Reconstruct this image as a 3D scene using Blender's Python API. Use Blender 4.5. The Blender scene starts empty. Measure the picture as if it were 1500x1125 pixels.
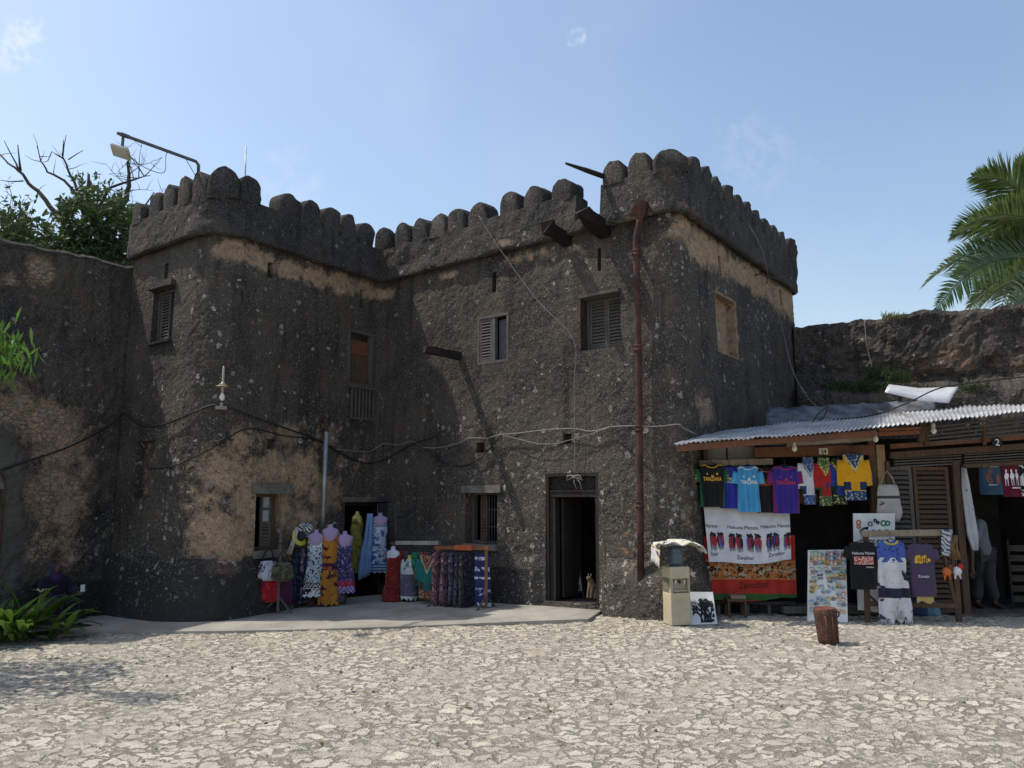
import bpy, bmesh, math, random
import numpy as np
from mathutils import Vector as V, Matrix, noise
random.seed(7)
SC = bpy.context.scene
R = math.radians
# ---------------------------------------------------------------- camera, sky, sun, exposure
FPX, CXP, CYP, CAMH, PITCH = 1150.0, 750.0, 562.5, 2.0, math.atan(162.5/1150)
cd = bpy.data.cameras.new('camera'); cam = bpy.data.objects.new('camera', cd)
SC.collection.objects.link(cam); SC.camera = cam
cd.sensor_width = 36; cd.lens = 36*FPX/1500; cd.clip_end = 800
cam.location = (0, 0, CAMH); cam.rotation_euler = (math.pi/2+PITCH, 0, 0)
SUND = V((1.0, -0.17, -1.75)).normalized()
world = bpy.data.worlds.new('World'); SC.world = world; world.use_nodes = True
wn = world.node_tree.nodes; wl = world.node_tree.links
bg = wn['Background']; bg.inputs[1].default_value = 0.15
sky = wn.new('ShaderNodeTexSky'); sky.sky_type = 'NISHITA'; sky.sun_disc = False
sky.sun_elevation = math.asin(-SUND.z); sky.sun_rotation = math.atan2(-SUND.x, -SUND.y) % (2*math.pi)
sky.air_density = 1.25; sky.dust_density = 1.9; sky.ozone_density = 0.9
CLOUDS = []   # filled below: faint cirrus wisps, placed by direction in the sky
sl = bpy.data.lights.new('sun', 'SUN'); sun = bpy.data.objects.new('sun', sl); SC.collection.objects.link(sun)
sl.energy = 3.2; sl.angle = R(0.53); sl.color = (1, 0.94, 0.83)
sun.rotation_euler = SUND.to_track_quat('-Z', 'Y').to_euler(); sun.location = (-20, 2, 35)
SC.view_settings.view_transform = 'Standard'; SC.view_settings.look = 'None'
SC.view_settings.exposure = 0.30; SC.view_settings.gamma = 1.0
# ---------------------------------------------------------------- picture geometry: rays of the calibrated camera
_f = V((0, math.cos(PITCH), math.sin(PITCH))); _u = V((0, -math.sin(PITCH), math.cos(PITCH)))
EYE = V((0, 0, CAMH))
def ray(px, py): return _f + V((1, 0, 0))*((px-CXP)/FPX) + _u*((CYP-py)/FPX)
def atz(px, py, z=0.0):
    d = ray(px, py); return EYE + d*((z-CAMH)/d.z)
def gz(x, y):   # the court rises gently towards the door and the stalls
    k = min(1.0, max(0.0, (y-6.0)/5.0)); k = k*k*(3-2*k)
    return k*min(0.14, max(-0.16, 0.034*(x+2.0)))
def atg(px, py, up=0.0):   # point of the court under a picture point
    z = 0.0
    for _ in range(12): p = atz(px, py, z); z = gz(p.x, p.y)+up
    return p
def aty(px, py, Y):
    d = ray(px, py); return EYE + d*(Y/d.y)
def wnode(ty, **kw):
    nd = wn.new('ShaderNode'+ty)
    for k, v in kw.items(): setattr(nd, k, v)
    return nd
def wmath(op, a, b=None):
    nd = wnode('Math', operation=op)
    for i, v in enumerate((a, b)):
        if v is None: continue
        if isinstance(v, bpy.types.NodeSocket): wl.new(v, nd.inputs[i])
        else: nd.inputs[i].default_value = v
    return nd.outputs[0]
def wss(v, a, b):
    nd = wnode('MapRange', interpolation_type='SMOOTHSTEP'); wl.new(v, nd.inputs[0]); nd.inputs[1].default_value = a; nd.inputs[2].default_value = b; return nd.outputs[0]
wtc = wnode('TexCoord'); wno = wnode('TexNoise'); wl.new(wtc.outputs['Generated'], wno.inputs['Vector']); wno.inputs['Scale'].default_value = 55; wno.inputs['Detail'].default_value = 6; wno.inputs['Roughness'].default_value = .62
wn2 = wnode('TexNoise'); wl.new(wtc.outputs['Generated'], wn2.inputs['Vector']); wn2.inputs['Scale'].default_value = 3.2; wn2.inputs['Detail'].default_value = 5
fac = wmath('MULTIPLY', wss(wn2.outputs[0], .42, .75), .10)
for cx_, cy_, rad, k in ((42, 56, 1.7, .55), (10, 76, 1.5, .5), (846, 52, .75, .55), (838, 58, .6, .35), (428, 262, 3.0, .14), (1110, 228, 3.6, .09), (1080, 196, 2.0, .09), (1205, 240, 1.6, .06)):
    vd = wnode('VectorMath', operation='DOT_PRODUCT'); wl.new(wtc.outputs['Generated'], vd.inputs[0]); vd.inputs[1].default_value = ray(cx_, cy_).normalized()
    fac = wmath('MAXIMUM', fac, wmath('MULTIPLY', wmath('MULTIPLY', wss(vd.outputs['Value'], math.cos(R(rad)), 1.0), wss(wno.outputs[0], .42, .66)), k))
wmx = wnode('Mix', data_type='RGBA'); wl.new(fac, wmx.inputs[0]); wl.new(sky.outputs[0], wmx.inputs[6]); wmx.inputs[7].default_value = (5.0, 5.3, 5.6, 1); wl.new(wmx.outputs[2], bg.inputs[0])
# ---------------------------------------------------------------- mesh helpers
WM = {}
def tag(o, label=None, cat=None, group=None, kind=None):
    if label: o['label'] = label
    if cat: o['category'] = cat
    if group: o['group'] = group
    if kind: o['kind'] = kind
    return o
def thing(name, label, cat, loc=(0, 0, 0), rz=0.0, group=None):
    o = bpy.data.objects.new(name, None); SC.collection.objects.link(o)
    o.empty_display_size = 0.1
    o.location = loc; o.rotation_euler = (0, 0, rz)
    WM[o.name] = Matrix.Translation(V(loc)) @ Matrix.Rotation(rz, 4, 'Z')
    return tag(o, label, cat, group)
def copy_thing(root, loc, rz=0.0, label=None):
    def cp(o, par):
        c = o.copy(); SC.collection.objects.link(c)
        if par: c.parent = par
        for ch in [x for x in KIDS.get(o.name, [])]: cp(ch, c)
        return c
    c = cp(root, None); c.location = loc; c.rotation_euler = (0, 0, rz)
    if label: c['label'] = label
    return c
KIDS = {}
def put(name, verts, faces, m, parent=None, smooth=False, local=False, attrs=None):
    me = bpy.data.meshes.new(name)
    if parent is not None and not local:
        inv = WM[parent.name].inverted()
        verts = [inv @ V(v) for v in verts]
    me.from_pydata([tuple(v) for v in verts], [], faces)
    if attrs:
        for k, arr in attrs.items():
            a = me.attributes.new(k, 'FLOAT', 'POINT'); a.data.foreach_set('value', arr)
    if smooth is True: me.polygons.foreach_set('use_smooth', [True]*len(me.polygons))
    elif smooth is not False: me.polygons.foreach_set('use_smooth', smooth)
    if m is not None: me.materials.append(m)
    me.update()
    o = bpy.data.objects.new(name, me); SC.collection.objects.link(o)
    if parent is not None:
        o.parent = parent; WM[o.name] = WM[parent.name]; KIDS.setdefault(parent.name, []).append(o)
    else: WM[o.name] = Matrix()
    return o
class Fr:
    """a frame on a wall: a along the wall, b outwards, z up"""
    def __init__(s, o, u, n): s.o = V((o[0], o[1], 0)); s.u = V((u[0], u[1], 0)).normalized(); s.n = V((n[0], n[1], 0)).normalized()
    def pt(s, a, b, z): return s.o + s.u*a + s.n*b + V((0, 0, z))
class MB:
    def __init__(s): s.v = []; s.f = []; s.sm = []
    def add(s, vs, fs, smooth=False):
        k = len(s.v); s.v += [V(p) for p in vs]; s.f += [tuple(i+k for i in f) for f in fs]; s.sm += [smooth]*len(fs)
    def hexa(s, p):   # 8 corners: 0-3 bottom ring, 4-7 top ring
        s.add(p, [(3, 2, 1, 0), (4, 5, 6, 7), (0, 1, 5, 4), (1, 2, 6, 5), (2, 3, 7, 6), (3, 0, 4, 7)])
    def box(s, c, d, M=None):
        x, y, z = [q/2 for q in d]; c = V(c)
        p = [V(q) for q in ((-x,-y,-z),(x,-y,-z),(x,y,-z),(-x,y,-z),(-x,-y,z),(x,-y,z),(x,y,z),(-x,y,z))]
        s.hexa([c+(M @ q if M is not None else q) for q in p])
    def fbox(s, fr, a0, a1, b0, b1, z0, z1, j=0.0):
        r = lambda: random.uniform(-j, j)
        s.hexa([fr.pt(a+r(), b+r(), z+r()) for z in (z0, z1) for a, b in ((a0, b1), (a1, b1), (a1, b0), (a0, b0))])
    def bar(s, p, q, w, h=None, up=(0, 0, 1)):
        p, q = V(p), V(q); d = (q-p).normalized(); h = h or w
        x = d.cross(V(up))
        if x.length < 1e-3: x = d.cross(V((0, 1, 0)))
        x.normalize(); y = x.cross(d).normalized()
        s.hexa([c+x*(w/2*a)+y*(h/2*b) for c in (p, q) for a, b in ((-1,-1),(1,-1),(1,1),(-1,1))])
    def tube(s, pts, rad, n=8, caps=True, smooth=True):
        pts = [V(p) for p in pts]; m = len(pts)
        if not hasattr(rad, '__len__'): rad = [rad]*m
        vs = []; fs = []; ref = None
        for i, p in enumerate(pts):
            t = (pts[min(i+1, m-1)]-pts[max(i-1, 0)]).normalized()
            if ref is None: ref = t.orthogonal().normalized()
            x = (ref-t*ref.dot(t))
            if x.length < 1e-4: x = t.orthogonal()
            x.normalize(); ref = x; y = t.cross(x)
            for k in range(n):
                a = 2*math.pi*k/n; vs.append(p+(x*math.cos(a)+y*math.sin(a))*rad[i])
        for i in range(m-1):
            for k in range(n):
                a, b = i*n+k, i*n+(k+1) % n; fs.append((a, b, b+n, a+n))
        if caps: fs += [tuple(range(n-1, -1, -1)), tuple(range((m-1)*n, m*n))]
        s.add(vs, fs, smooth)
    def rings(s, rg, cap0=True, cap1=True, smooth=True):
        n = len(rg[0]); vs = [p for r in rg for p in r]; fs = []
        for i in range(len(rg)-1):
            for k in range(n):
                a, b = i*n+k, i*n+(k+1) % n; fs.append((a, b, b+n, a+n))
        if cap0: fs.append(tuple(range(n-1, -1, -1)))
        if cap1: fs.append(tuple(range((len(rg)-1)*n, len(rg)*n)))
        s.add(vs, fs, smooth)
    def lathe(s, c, prof, n=20, smooth=True):
        c = V(c); s.rings([[c+V((r*math.cos(2*math.pi*k/n), r*math.sin(2*math.pi*k/n), z)) for k in range(n)] for r, z in prof], smooth=smooth)
    def grid(s, rows, smooth=True, thick=None):
        n = len(rows[0]); vs = [p for r in rows for p in r]
        fs = [(i*n+k, i*n+k+1, (i+1)*n+k+1, (i+1)*n+k) for i in range(len(rows)-1) for k in range(n-1)]
        s.add(vs, fs, smooth)
    def build(s, name, m, parent=None, local=False):
        return put(name, s.v, s.f, m, parent, s.sm, local)
def bevel(o, w=0.006, seg=2):
    md = o.modifiers.new('bevel', 'BEVEL'); md.width = w; md.segments = seg; md.limit_method = 'ANGLE'; md.angle_limit = R(50)
    return o
def fbm(p, oc=4):
    return noise.fractal(V(p), 1.0, 2.0, oc, noise_basis='PERLIN_ORIGINAL')
# ---------------------------------------------------------------- materials
class NT:
    def __init__(s, name):
        s.m = bpy.data.materials.new(name); s.m.use_nodes = True; s.t = s.m.node_tree; s.t.nodes.clear()
        s.out = s.t.nodes.new('ShaderNodeOutputMaterial'); s.b = s.t.nodes.new('ShaderNodeBsdfPrincipled')
        s.t.links.new(s.b.outputs[0], s.out.inputs[0]); s.tc = s.t.nodes.new('ShaderNodeTexCoord'); s.P = s.tc.outputs['Object']
    def n(s, ty, **kw):
        nd = s.t.nodes.new('ShaderNode'+ty)
        for k, v in kw.items():
            if k in nd.inputs: s.set(nd.inputs[k], v)
            else: setattr(nd, k, v)
        return nd
    def set(s, inp, v):
        if isinstance(v, bpy.types.NodeSocket): s.t.links.new(v, inp)
        else:
            if inp.type == 'RGBA' and len(v) == 3: v = (*v, 1)
            inp.default_value = v
    def math(s, op, a, b=None, c=None, clamp=False):
        nd = s.t.nodes.new('ShaderNodeMath'); nd.operation = op; nd.use_clamp = clamp
        for i, v in enumerate((a, b, c)):
            if v is not None: s.set(nd.inputs[i], v)
        return nd.outputs[0]
    def mix(s, f, a, b, mode='MIX'):
        nd = s.t.nodes.new('ShaderNodeMix'); nd.data_type = 'RGBA'; nd.blend_type = mode
        s.set(nd.inputs[0], f); s.set(nd.inputs[6], a); s.set(nd.inputs[7], b); return nd.outputs[2]
    def noise(s, scale, detail=4, rough=0.55, P=None, dist=0.0):
        return s.n('TexNoise', Vector=P or s.P, Scale=scale, Detail=detail, Roughness=rough, Distortion=dist).outputs[0]
    def vor(s, scale, feature='F1', P=None, out='Distance', rnd=1.0):
        return s.n('TexVoronoi', feature=feature, Vector=P or s.P, Scale=scale, Randomness=rnd).outputs[out]
    def ss(s, v, a, b):   # smooth step
        nd = s.n('MapRange', interpolation_type='SMOOTHSTEP'); s.set(nd.inputs[0], v)
        nd.inputs[1].default_value = a; nd.inputs[2].default_value = b; return nd.outputs[0]
    def map(s, scale=(1, 1, 1), P=None, loc=(0, 0, 0), rot=(0, 0, 0)):
        return s.n('Mapping', Vector=P or s.P, Scale=scale, Location=loc, Rotation=rot).outputs[0]
    def sep(s, P=None):
        return s.n('SeparateXYZ', Vector=P or s.P).outputs
    def attr(s, k):
        return s.n('Attribute', attribute_name=k).outputs['Fac']
    def bump(s, h, strength=0.5, dist=0.02, nrm=None):
        nd = s.n('Bump', Strength=strength, Distance=dist, Height=h)
        if nrm: s.set(nd.inputs['Normal'], nrm)
        return nd.outputs[0]
    def done(s, col, rough=0.9, nrm=None, metal=0.0, spec=0.3):
        s.set(s.b.inputs['Base Color'], col); s.set(s.b.inputs['Roughness'], rough); s.b.inputs['Metallic'].default_value = metal
        s.b.inputs['Specular IOR Level'].default_value = spec
        if nrm: s.set(s.b.inputs['Normal'], nrm)
        return s.m
MATS = {}
def simple(name, col, rough=0.8, var=0.3, scale=9, bump=0.15, metal=0.0, col2=None, stretch=(1, 1, 1), spec=0.3):
    if name in MATS: return MATS[name]
    t = NT(name); P = t.map(stretch)
    c2 = col2 or tuple(c*(1-var) for c in col); c1 = tuple(min(1, c*(1+var*0.6)) for c in col)
    n1 = t.noise(scale, 5, 0.6, P); n2 = t.noise(scale*6, 3, 0.6, P)
    c = t.mix(t.ss(n1, 0.3, 0.7), c2, c1)
    c = t.mix(t.math('MULTIPLY', t.ss(n2, 0.45, 0.75), var), c, tuple(q*0.5 for q in col))
    MATS[name] = t.done(c, rough, t.bump(n2, bump, 0.01) if bump else None, metal, spec)
    return MATS[name]
def wood(name, col, col2, sx=1.0, dirt=0.4):
    if name in MATS: return MATS[name]
    t = NT(name)
    g = t.noise(7, 6, 0.65, t.map((9, 9, 0.7) if sx == 1 else (1.2, 1.2, 14)), 0.6)
    b = t.noise(2.5, 4, 0.6)
    c = t.mix(t.ss(g, 0.3, 0.72), col2, col)
    c = t.mix(t.math('MULTIPLY', t.ss(b, 0.45, 0.7), dirt), c, (0.05, 0.045, 0.04))
    MATS[name] = t.done(c, 0.82, t.bump(g, 0.35, 0.006), 0, 0.25)
    return MATS[name]
def coral(name, dark1, dark2, tan1, tan2, stone=1.0, crack=0.0):
    """weathered coral-rag wall: blackened render, bare tan masonry where 'tan' says so, pale stones where 'spk' says so"""
    t = NT(name)
    nb = t.noise(0.9, 5, 0.6); nm = t.noise(5, 6, 0.65); nf = t.noise(34, 5, 0.65)
    wob = t.math('SUBTRACT', nm, 0.5)
    base = t.mix(t.ss(t.math('MULTIPLY_ADD', wob, .35, nb), 0.36, 0.62), dark1, dark2)
    base = t.mix(t.math('MULTIPLY', t.ss(nf, 0.46, 0.66), 0.7), base, tuple(c*1.9 for c in dark2))
    base = t.mix(t.math('MULTIPLY', t.ss(t.noise(26, 5, 0.75), 0.52, 0.64), 0.8), base, tuple(c*0.25 for c in dark1))
    base = t.mix(t.math('MULTIPLY', t.ss(t.noise(1.7, 6, .65), .5, .68), .6), base, tuple(c*q for c, q in zip(dark2, (1.35, 1.2, 1.02))))
    # streaks of black run-off
    st = t.noise(1.0, 5, 0.65, t.map((5, 5, 0.45)))
    base = t.mix(t.math('MULTIPLY', t.ss(st, 0.5, 0.72), 0.6), base, tuple(c*0.45 for c in dark1))
    # bare masonry
    vcell = t.n('TexVoronoi', feature='F1', Vector=t.map((1, 1, 1.5)), Scale=8.0).outputs
    vedge = t.vor(8.0, 'DISTANCE_TO_EDGE', t.map((1, 1, 1.5)))
    tcol = t.mix(t.noise(2.6, 4, 0.6), tan2, tan1)
    tcol = t.mix(t.math('MULTIPLY', t.n('SeparateColor', Color=vcell['Color']).outputs[0], 0.3), tcol, tuple(c*0.5 for c in tan2))
    tcol = t.mix(t.math('MULTIPLY', t.ss(nf, 0.5, 0.68), 0.45), tcol, tuple(c*0.3 for c in tan2))
    tcol = t.mix(t.math('MULTIPLY', t.math('SUBTRACT', 1.0, t.ss(vedge, 0.0, 0.07)), t.math('MULTIPLY', t.ss(t.noise(1.7, 3), .42, .6), crack)), tcol, tuple(c*0.18 for c in tan2))
    tm = t.ss(t.math('ADD', t.attr('tan'), t.math('MULTIPLY_ADD', wob, 1.5, t.math('MULTIPLY', t.math('SUBTRACT', nf, .5), .9))), 0.36, 0.80)
    tcol = t.mix(t.math('MULTIPLY', t.ss(t.noise(13, 5, .7), .52, .66), .7), tcol, tuple(c*0.3 for c in tan2))
    tcol = t.mix(t.math('MULTIPLY', t.ss(nb, .5, .7), .45), tcol, tuple(c*0.55 for c in tan2))
    col = t.mix(tm, base, tcol)
    # dark painted dado
    dm = t.ss(t.math('ADD', t.attr('dark'), t.math('MULTIPLY', wob, 0.5)), 0.4, 0.6)
    col = t.mix(t.math('MULTIPLY', dm, 0.8), col, t.mix(nf, (0.012, 0.012, 0.014), (0.055, 0.052, 0.052)))
    pl = t.ss(t.math('ADD', t.attr('plaster'), t.math('MULTIPLY', wob, 0.6)), 0.4, 0.6)
    col = t.mix(pl, col, t.mix(nm, (0.07, 0.07, 0.06), (0.16, 0.155, 0.13)))
    # pale coral stones showing through
    Pw = t.n('VectorMath', operation='ADD', **{}).outputs[0]
    vm = Pw.node; t.set(vm.inputs[0], t.P)
    sc = t.n('VectorMath', operation='SCALE'); t.set(sc.inputs[0], t.n('TexNoise', Vector=t.P, Scale=22.0, Detail=4.0).outputs[1]); sc.inputs[3].default_value = 0.13
    t.set(vm.inputs[1], sc.outputs[0])
    v1 = t.n('TexVoronoi', feature='F1', Vector=Pw, Scale=9.0).outputs
    r1 = t.n('SeparateColor', Color=v1['Color']).outputs
    dens = t.math('ADD', t.math('MULTIPLY', t.math('MULTIPLY_ADD', tm, 0.4, t.attr('spk')), 1.05), t.math('MULTIPLY', t.math('SUBTRACT', t.noise(2.2, 4), 0.5), 1.15))
    k1 = t.math('LESS_THAN', r1[0], dens)
    sz = t.math('MULTIPLY_ADD', t.math('POWER', r1[1], 2.0), 0.42, 0.10)
    s1 = t.math('MULTIPLY', k1, t.math('SUBTRACT', 1.0, t.ss(t.math('SUBTRACT', v1['Distance'], sz), -0.05, 0.05)))
    v2 = t.n('TexVoronoi', feature='F1', Vector=Pw, Scale=24.0).outputs
    r2 = t.n('SeparateColor', Color=v2['Color']).outputs
    k2 = t.math('LESS_THAN', r2[0], t.math('MULTIPLY_ADD', dens, 0.8, 0.06))
    s2 = t.math('MULTIPLY', k2, t.math('SUBTRACT', 1.0, t.ss(v2['Distance'], 0.22, 0.40)))
    sm = t.math('MULTIPLY', t.math('MAXIMUM', s1, s2), t.ss(nf, 0.3, 0.55))
    scol = t.mix(r1[2], (0.17*stone, 0.155*stone, 0.135*stone), (0.56*stone, 0.53*stone, 0.47*stone))
    col = t.mix(t.math('MULTIPLY', sm, 0.9), col, scol)
    h = t.math('ADD', t.math('MULTIPLY', nm, 0.8), t.math('MULTIPLY', nf, 0.55))
    h = t.math('ADD', h, t.math('MULTIPLY', sm, 0.35))
    h = t.math('ADD', h, t.math('MULTIPLY', t.math('MULTIPLY', tm, t.ss(vedge, 0.0, 0.08)), .08+.35*crack))
    h = t.math('ADD', h, t.math('MULTIPLY', t.noise(16, 4, 0.6), 0.8))
    return t.done(col, 0.95, t.bump(h, 1.0, 0.045), 0, 0.12)
M_WALL = coral('blackened_coral_render', (0.043, 0.040, 0.0385), (0.088, 0.077, 0.065), (0.60, 0.415, 0.265), (0.34, 0.232, 0.15))
M_PARA = coral('blackened_parapet_render', (0.036, 0.035, 0.035), (0.072, 0.066, 0.06), (0.34, 0.26, 0.19), (0.24, 0.18, 0.13), 0.8)
M_LWALL = coral('left_wall_render', (0.042, 0.040, 0.040), (0.088, 0.079, 0.069), (0.48, 0.345, 0.24), (0.28, 0.205, 0.145), 0.8, 0.75)
M_RWALL = coral('right_wall_rubble', (0.042, 0.038, 0.036), (0.085, 0.071, 0.062), (0.25, 0.16, 0.105), (0.15, 0.10, 0.07), 0.75, .3)
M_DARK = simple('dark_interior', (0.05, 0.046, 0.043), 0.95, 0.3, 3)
M_GREYWOOD = wood('grey_weathered_wood', (0.14, 0.125, 0.112), (0.065, 0.057, 0.05))
M_BROWN = wood('brown_wood', (0.13, 0.075, 0.045), (0.06, 0.036, 0.024))
M_BLACKWOOD = wood('blackened_wood', (0.032, 0.026, 0.023), (0.014, 0.012, 0.011))
M_REDWOOD = wood('reddish_wood', (0.22, 0.085, 0.045), (0.11, 0.05, 0.03))
M_PALEWOOD = wood('pale_wood', (0.33, 0.27, 0.2), (0.2, 0.155, 0.11))
M_ORANGEWOOD = wood('orange_wood', (0.30, 0.11, 0.05), (0.16, 0.065, 0.035))
M_RUST = simple('rust_red_pipe', (0.075, 0.03, 0.025), 0.8, 0.5, 6, 0.3, col2=(0.03, 0.017, 0.015))
M_GALV = simple('galvanised_steel', (0.35, 0.36, 0.37), 0.5, 0.3, 6, 0.1, metal=0.5)
M_BLACKCABLE = simple('black_cable', (0.015, 0.015, 0.016), 0.6, 0.2)
M_WHITECABLE = simple('white_cable', (0.24, 0.23, 0.215), 0.6, 0.3)
M_ROPE = simple('grey_rope', (0.2, 0.19, 0.175), 0.9, 0.3, 40)
# ---------------------------------------------------------------- ground
def vnoise(X, Y, seed=0):
    xi = np.floor(X); yi = np.floor(Y); xf = X-xi; yf = Y-yi
    def h(a, b):
        q = np.sin(a*127.1+b*311.7+seed*74.7)*43758.5453; return q-np.floor(q)
    u = xf*xf*(3-2*xf); w = yf*yf*(3-2*yf)
    return (h(xi, yi)*(1-u)+h(xi+1, yi)*u)*(1-w)+(h(xi, yi+1)*(1-u)+h(xi+1, yi+1)*u)*w
def fb2(X, Y, oc=4, seed=0):
    s = 0; a = 0.5
    for k in range(oc): s = s+a*vnoise(X*2**k, Y*2**k, seed+k*3.1); a *= 0.5
    return s
def voro(X, Y, seed=1.0):
    ix = np.floor(X); iy = np.floor(Y); f1 = np.full(X.shape, 9.0); f2 = f1.copy(); rid = np.zeros(X.shape)
    for dx in (-1, 0, 1):
        for dy in (-1, 0, 1):
            cx = ix+dx; cy = iy+dy
            q = np.sin(cx*127.1+cy*311.7+seed)*43758.5453; r1 = q-np.floor(q)
            q = np.sin(cx*269.5+cy*183.3+seed)*28001.83; r2 = q-np.floor(q)
            d = np.hypot(cx+0.1+0.8*r1-X, cy+0.1+0.8*r2-Y)
            n = d < f1
            f2 = np.where(n, f1, np.minimum(f2, d)); rid = np.where(n, np.mod(r1*7.3+r2*3.1, 1.0), rid); f1 = np.where(n, d, f1)
    return f1, f2, rid
gx = np.concatenate([np.linspace(-90, -9.5, 24), np.arange(-9.4, 10.4, 0.03), np.linspace(10.5, 90, 24)])
gy = np.concatenate([np.linspace(-60, 3.2, 24), np.arange(3.3, 13.3, 0.026), np.linspace(13.4, 120, 30)])
GX, GY = np.meshgrid(gx, gy)
wx = GX+0.16*(fb2(GX*5, GY*5, 3, 2)-0.45); wy = GY+0.12*(fb2(GX*5, GY*5, 3, 9)-0.45)
wx = wx+0.045*(fb2(GX*19, GY*19, 3, 42)-0.45); wy = wy+0.045*(fb2(GX*19, GY*19, 3, 49)-0.45)
f1, f2, rid = voro(wx/0.19, wy/0.125)
edge = np.clip((f2-f1-0.05)/0.14, 0, 1); edge = edge*edge*(3-2*edge)
rough = fb2(GX*22, GY*22, 4, 5)-0.47; rough2 = fb2(GX*9, GY*9, 3, 15)-0.45
big = fb2(GX*0.5, GY*0.5, 3, 21)-0.45
sunk = np.clip((fb2(GX*1.3, GY*1.3, 4, 31)-0.34)*5, 0, 1)*0.65+0.35       # where grit fills the joints
H = rough*0.045+(fb2(GX*6, GY*6, 3, 61)-0.45)*0.04+rough2*0.02+big*0.07
H = H-0.004
near = np.clip(np.minimum(GX+9.4, 10.2-GX)/0.5, 0, 1)*np.clip(np.minimum(GY-3.3, 13.2-GY)/0.4, 0, 1)
H = H*near-0.03*(1-near)
KY = np.clip((GY-6.0)/5.0, 0, 1); KY = KY*KY*(3-2*KY)
H = H+KY*np.clip(0.034*(GX+2.0), -0.16, 0.14)
nx, ny = len(gx), len(gy)
idx = np.arange(nx*ny).reshape(ny, nx)
faces = np.stack([idx[:-1, :-1], idx[:-1, 1:], idx[1:, 1:], idx[1:, :-1]], -1).reshape(-1, 4)
me = bpy.data.meshes.new('cobbled_ground')
me.vertices.add(nx*ny); me.vertices.foreach_set('co', np.stack([GX, GY, H], -1).astype(np.float32).ravel())
me.loops.add(len(faces)*4); me.loops.foreach_set('vertex_index', faces.astype(np.int32).ravel())
me.polygons.add(len(faces)); me.polygons.foreach_set('loop_start', np.arange(0, len(faces)*4, 4, dtype=np.int32))
me.update(calc_edges=True); me.polygons.foreach_set('use_smooth', np.ones(len(faces), bool))
for k, arr in (('stone', edge*(0.35+0.65*sunk)), ('rnd', rid)):
    a = me.attributes.new(k, 'FLOAT', 'POINT'); a.data.foreach_set('value', arr.astype(np.float32).ravel())
t = NT('cobbles')
nf = t.noise(70, 6, 0.7); nm = t.noise(9, 5, 0.65); nb = t.noise(0.7, 4, 0.6); ng = t.noise(1.5, 5, .65)
wv = t.n('VectorMath', operation='SCALE'); t.set(wv.inputs[0], t.n('VectorMath', operation='SUBTRACT').outputs[0])
sbn = wv.inputs[0].links[0].from_node; t.set(sbn.inputs[0], t.n('TexNoise', Vector=t.P, Scale=7.0, Detail=5.0, Roughness=.65).outputs[1]); sbn.inputs[1].default_value = (.5, .5, .5); wv.inputs[3].default_value = .20
pw = t.n('VectorMath', operation='ADD'); t.set(pw.inputs[0], t.P); t.set(pw.inputs[1], wv.outputs[0])
PM = t.map((5.7, 8.8, 0), pw.outputs[0])
ve = t.vor(1.0, 'DISTANCE_TO_EDGE', PM); vc = t.n('SeparateColor', Color=t.n('TexVoronoi', feature='F1', Vector=PM, Scale=1.0).outputs['Color']).outputs
e = t.math('ADD', ve, t.math('MULTIPLY', t.math('SUBTRACT', nf, .5), .12))
stone_m = t.ss(e, .03, .11)
grit_m = t.ss(t.math('MULTIPLY_ADD', nm, .5, ng), .74, .92)
low = t.math('LESS_THAN', vc[1], .10)
stone = t.mix(vc[0], (0.45, 0.406, 0.33), (0.66, 0.60, 0.495))
stone = t.mix(t.math('MULTIPLY', t.ss(nf, .52, .62), .55), stone, (0.29, 0.26, 0.215))
crust = t.math('MULTIPLY', t.ss(t.noise(38, 5, .7), .54, .64), .7)
stone = t.mix(crust, stone, (0.70, 0.65, 0.56))
grit = t.mix(t.ss(nf, .4, .65), (0.36, 0.322, 0.262), (0.53, 0.482, 0.398))
joint = t.mix(nf, (0.20, 0.178, 0.143), (0.36, 0.322, 0.262))
col = t.mix(stone_m, t.mix(t.math('MULTIPLY', grit_m, .85), joint, grit), stone)
col = t.mix(t.math('MAXIMUM', t.math('MULTIPLY', grit_m, .8), t.math('MULTIPLY', low, .7)), col, grit)
col = t.mix(t.math('MULTIPLY', t.ss(nb, 0.42, 0.7), 0.25), col, (0.34, 0.305, 0.26))
hh = t.math('MULTIPLY', t.math('MULTIPLY', stone_m, t.math('SUBTRACT', 1.0, t.math('MULTIPLY', grit_m, .7))), t.math('MULTIPLY_ADD', vc[2], .7, .5))
hh = t.math('ADD', hh, t.math('MULTIPLY', t.noise(30, 5, .7), 1.1)); hh = t.math('ADD', hh, t.math('MULTIPLY', nf, .5))
me.materials.append(t.done(col, 0.92, t.bump(hh, 0.9, 0.03), 0, 0.15))
go = bpy.data.objects.new('cobbled_ground', me); SC.collection.objects.link(go); tag(go, kind='structure')
# ---------------------------------------------------------------- plan of the fort
ZM = 6.60
def xy(p): return V((p.x, p.y))
def isect(a, b, c, d):
    r = b-a; s = d-c; k = (c-a).cross(s)/r.cross(s) if False else ((c-a).x*s.y-(c-a).y*s.x)/(r.x*s.y-r.y*s.x)
    return a+r*k
dc = [xy(atz(x, y, ZM)) for x, y in ((191, 378), (267, 351))]
cb = [xy(atz(x, y, ZM)) for x, y in ((401, 361), (531, 404))]
ba = [xy(atz(x, y, ZM)) for x, y in ((670, 385), (887, 330))]
ae = [xy(atz(x, y, ZM)) for x, y in ((1070, 360), (1167, 430))]
PD, PE = dc[0], ae[1]
PC = isect(*dc, *cb); PB = isect(*cb, *ba); PA = isect(*ba, *ae)
ucb = (PB-PC).normalized(); uba = (PA-PB).normalized()
PD0 = PD+ucb*4.0; PE0 = PE-uba*5.5
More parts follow.
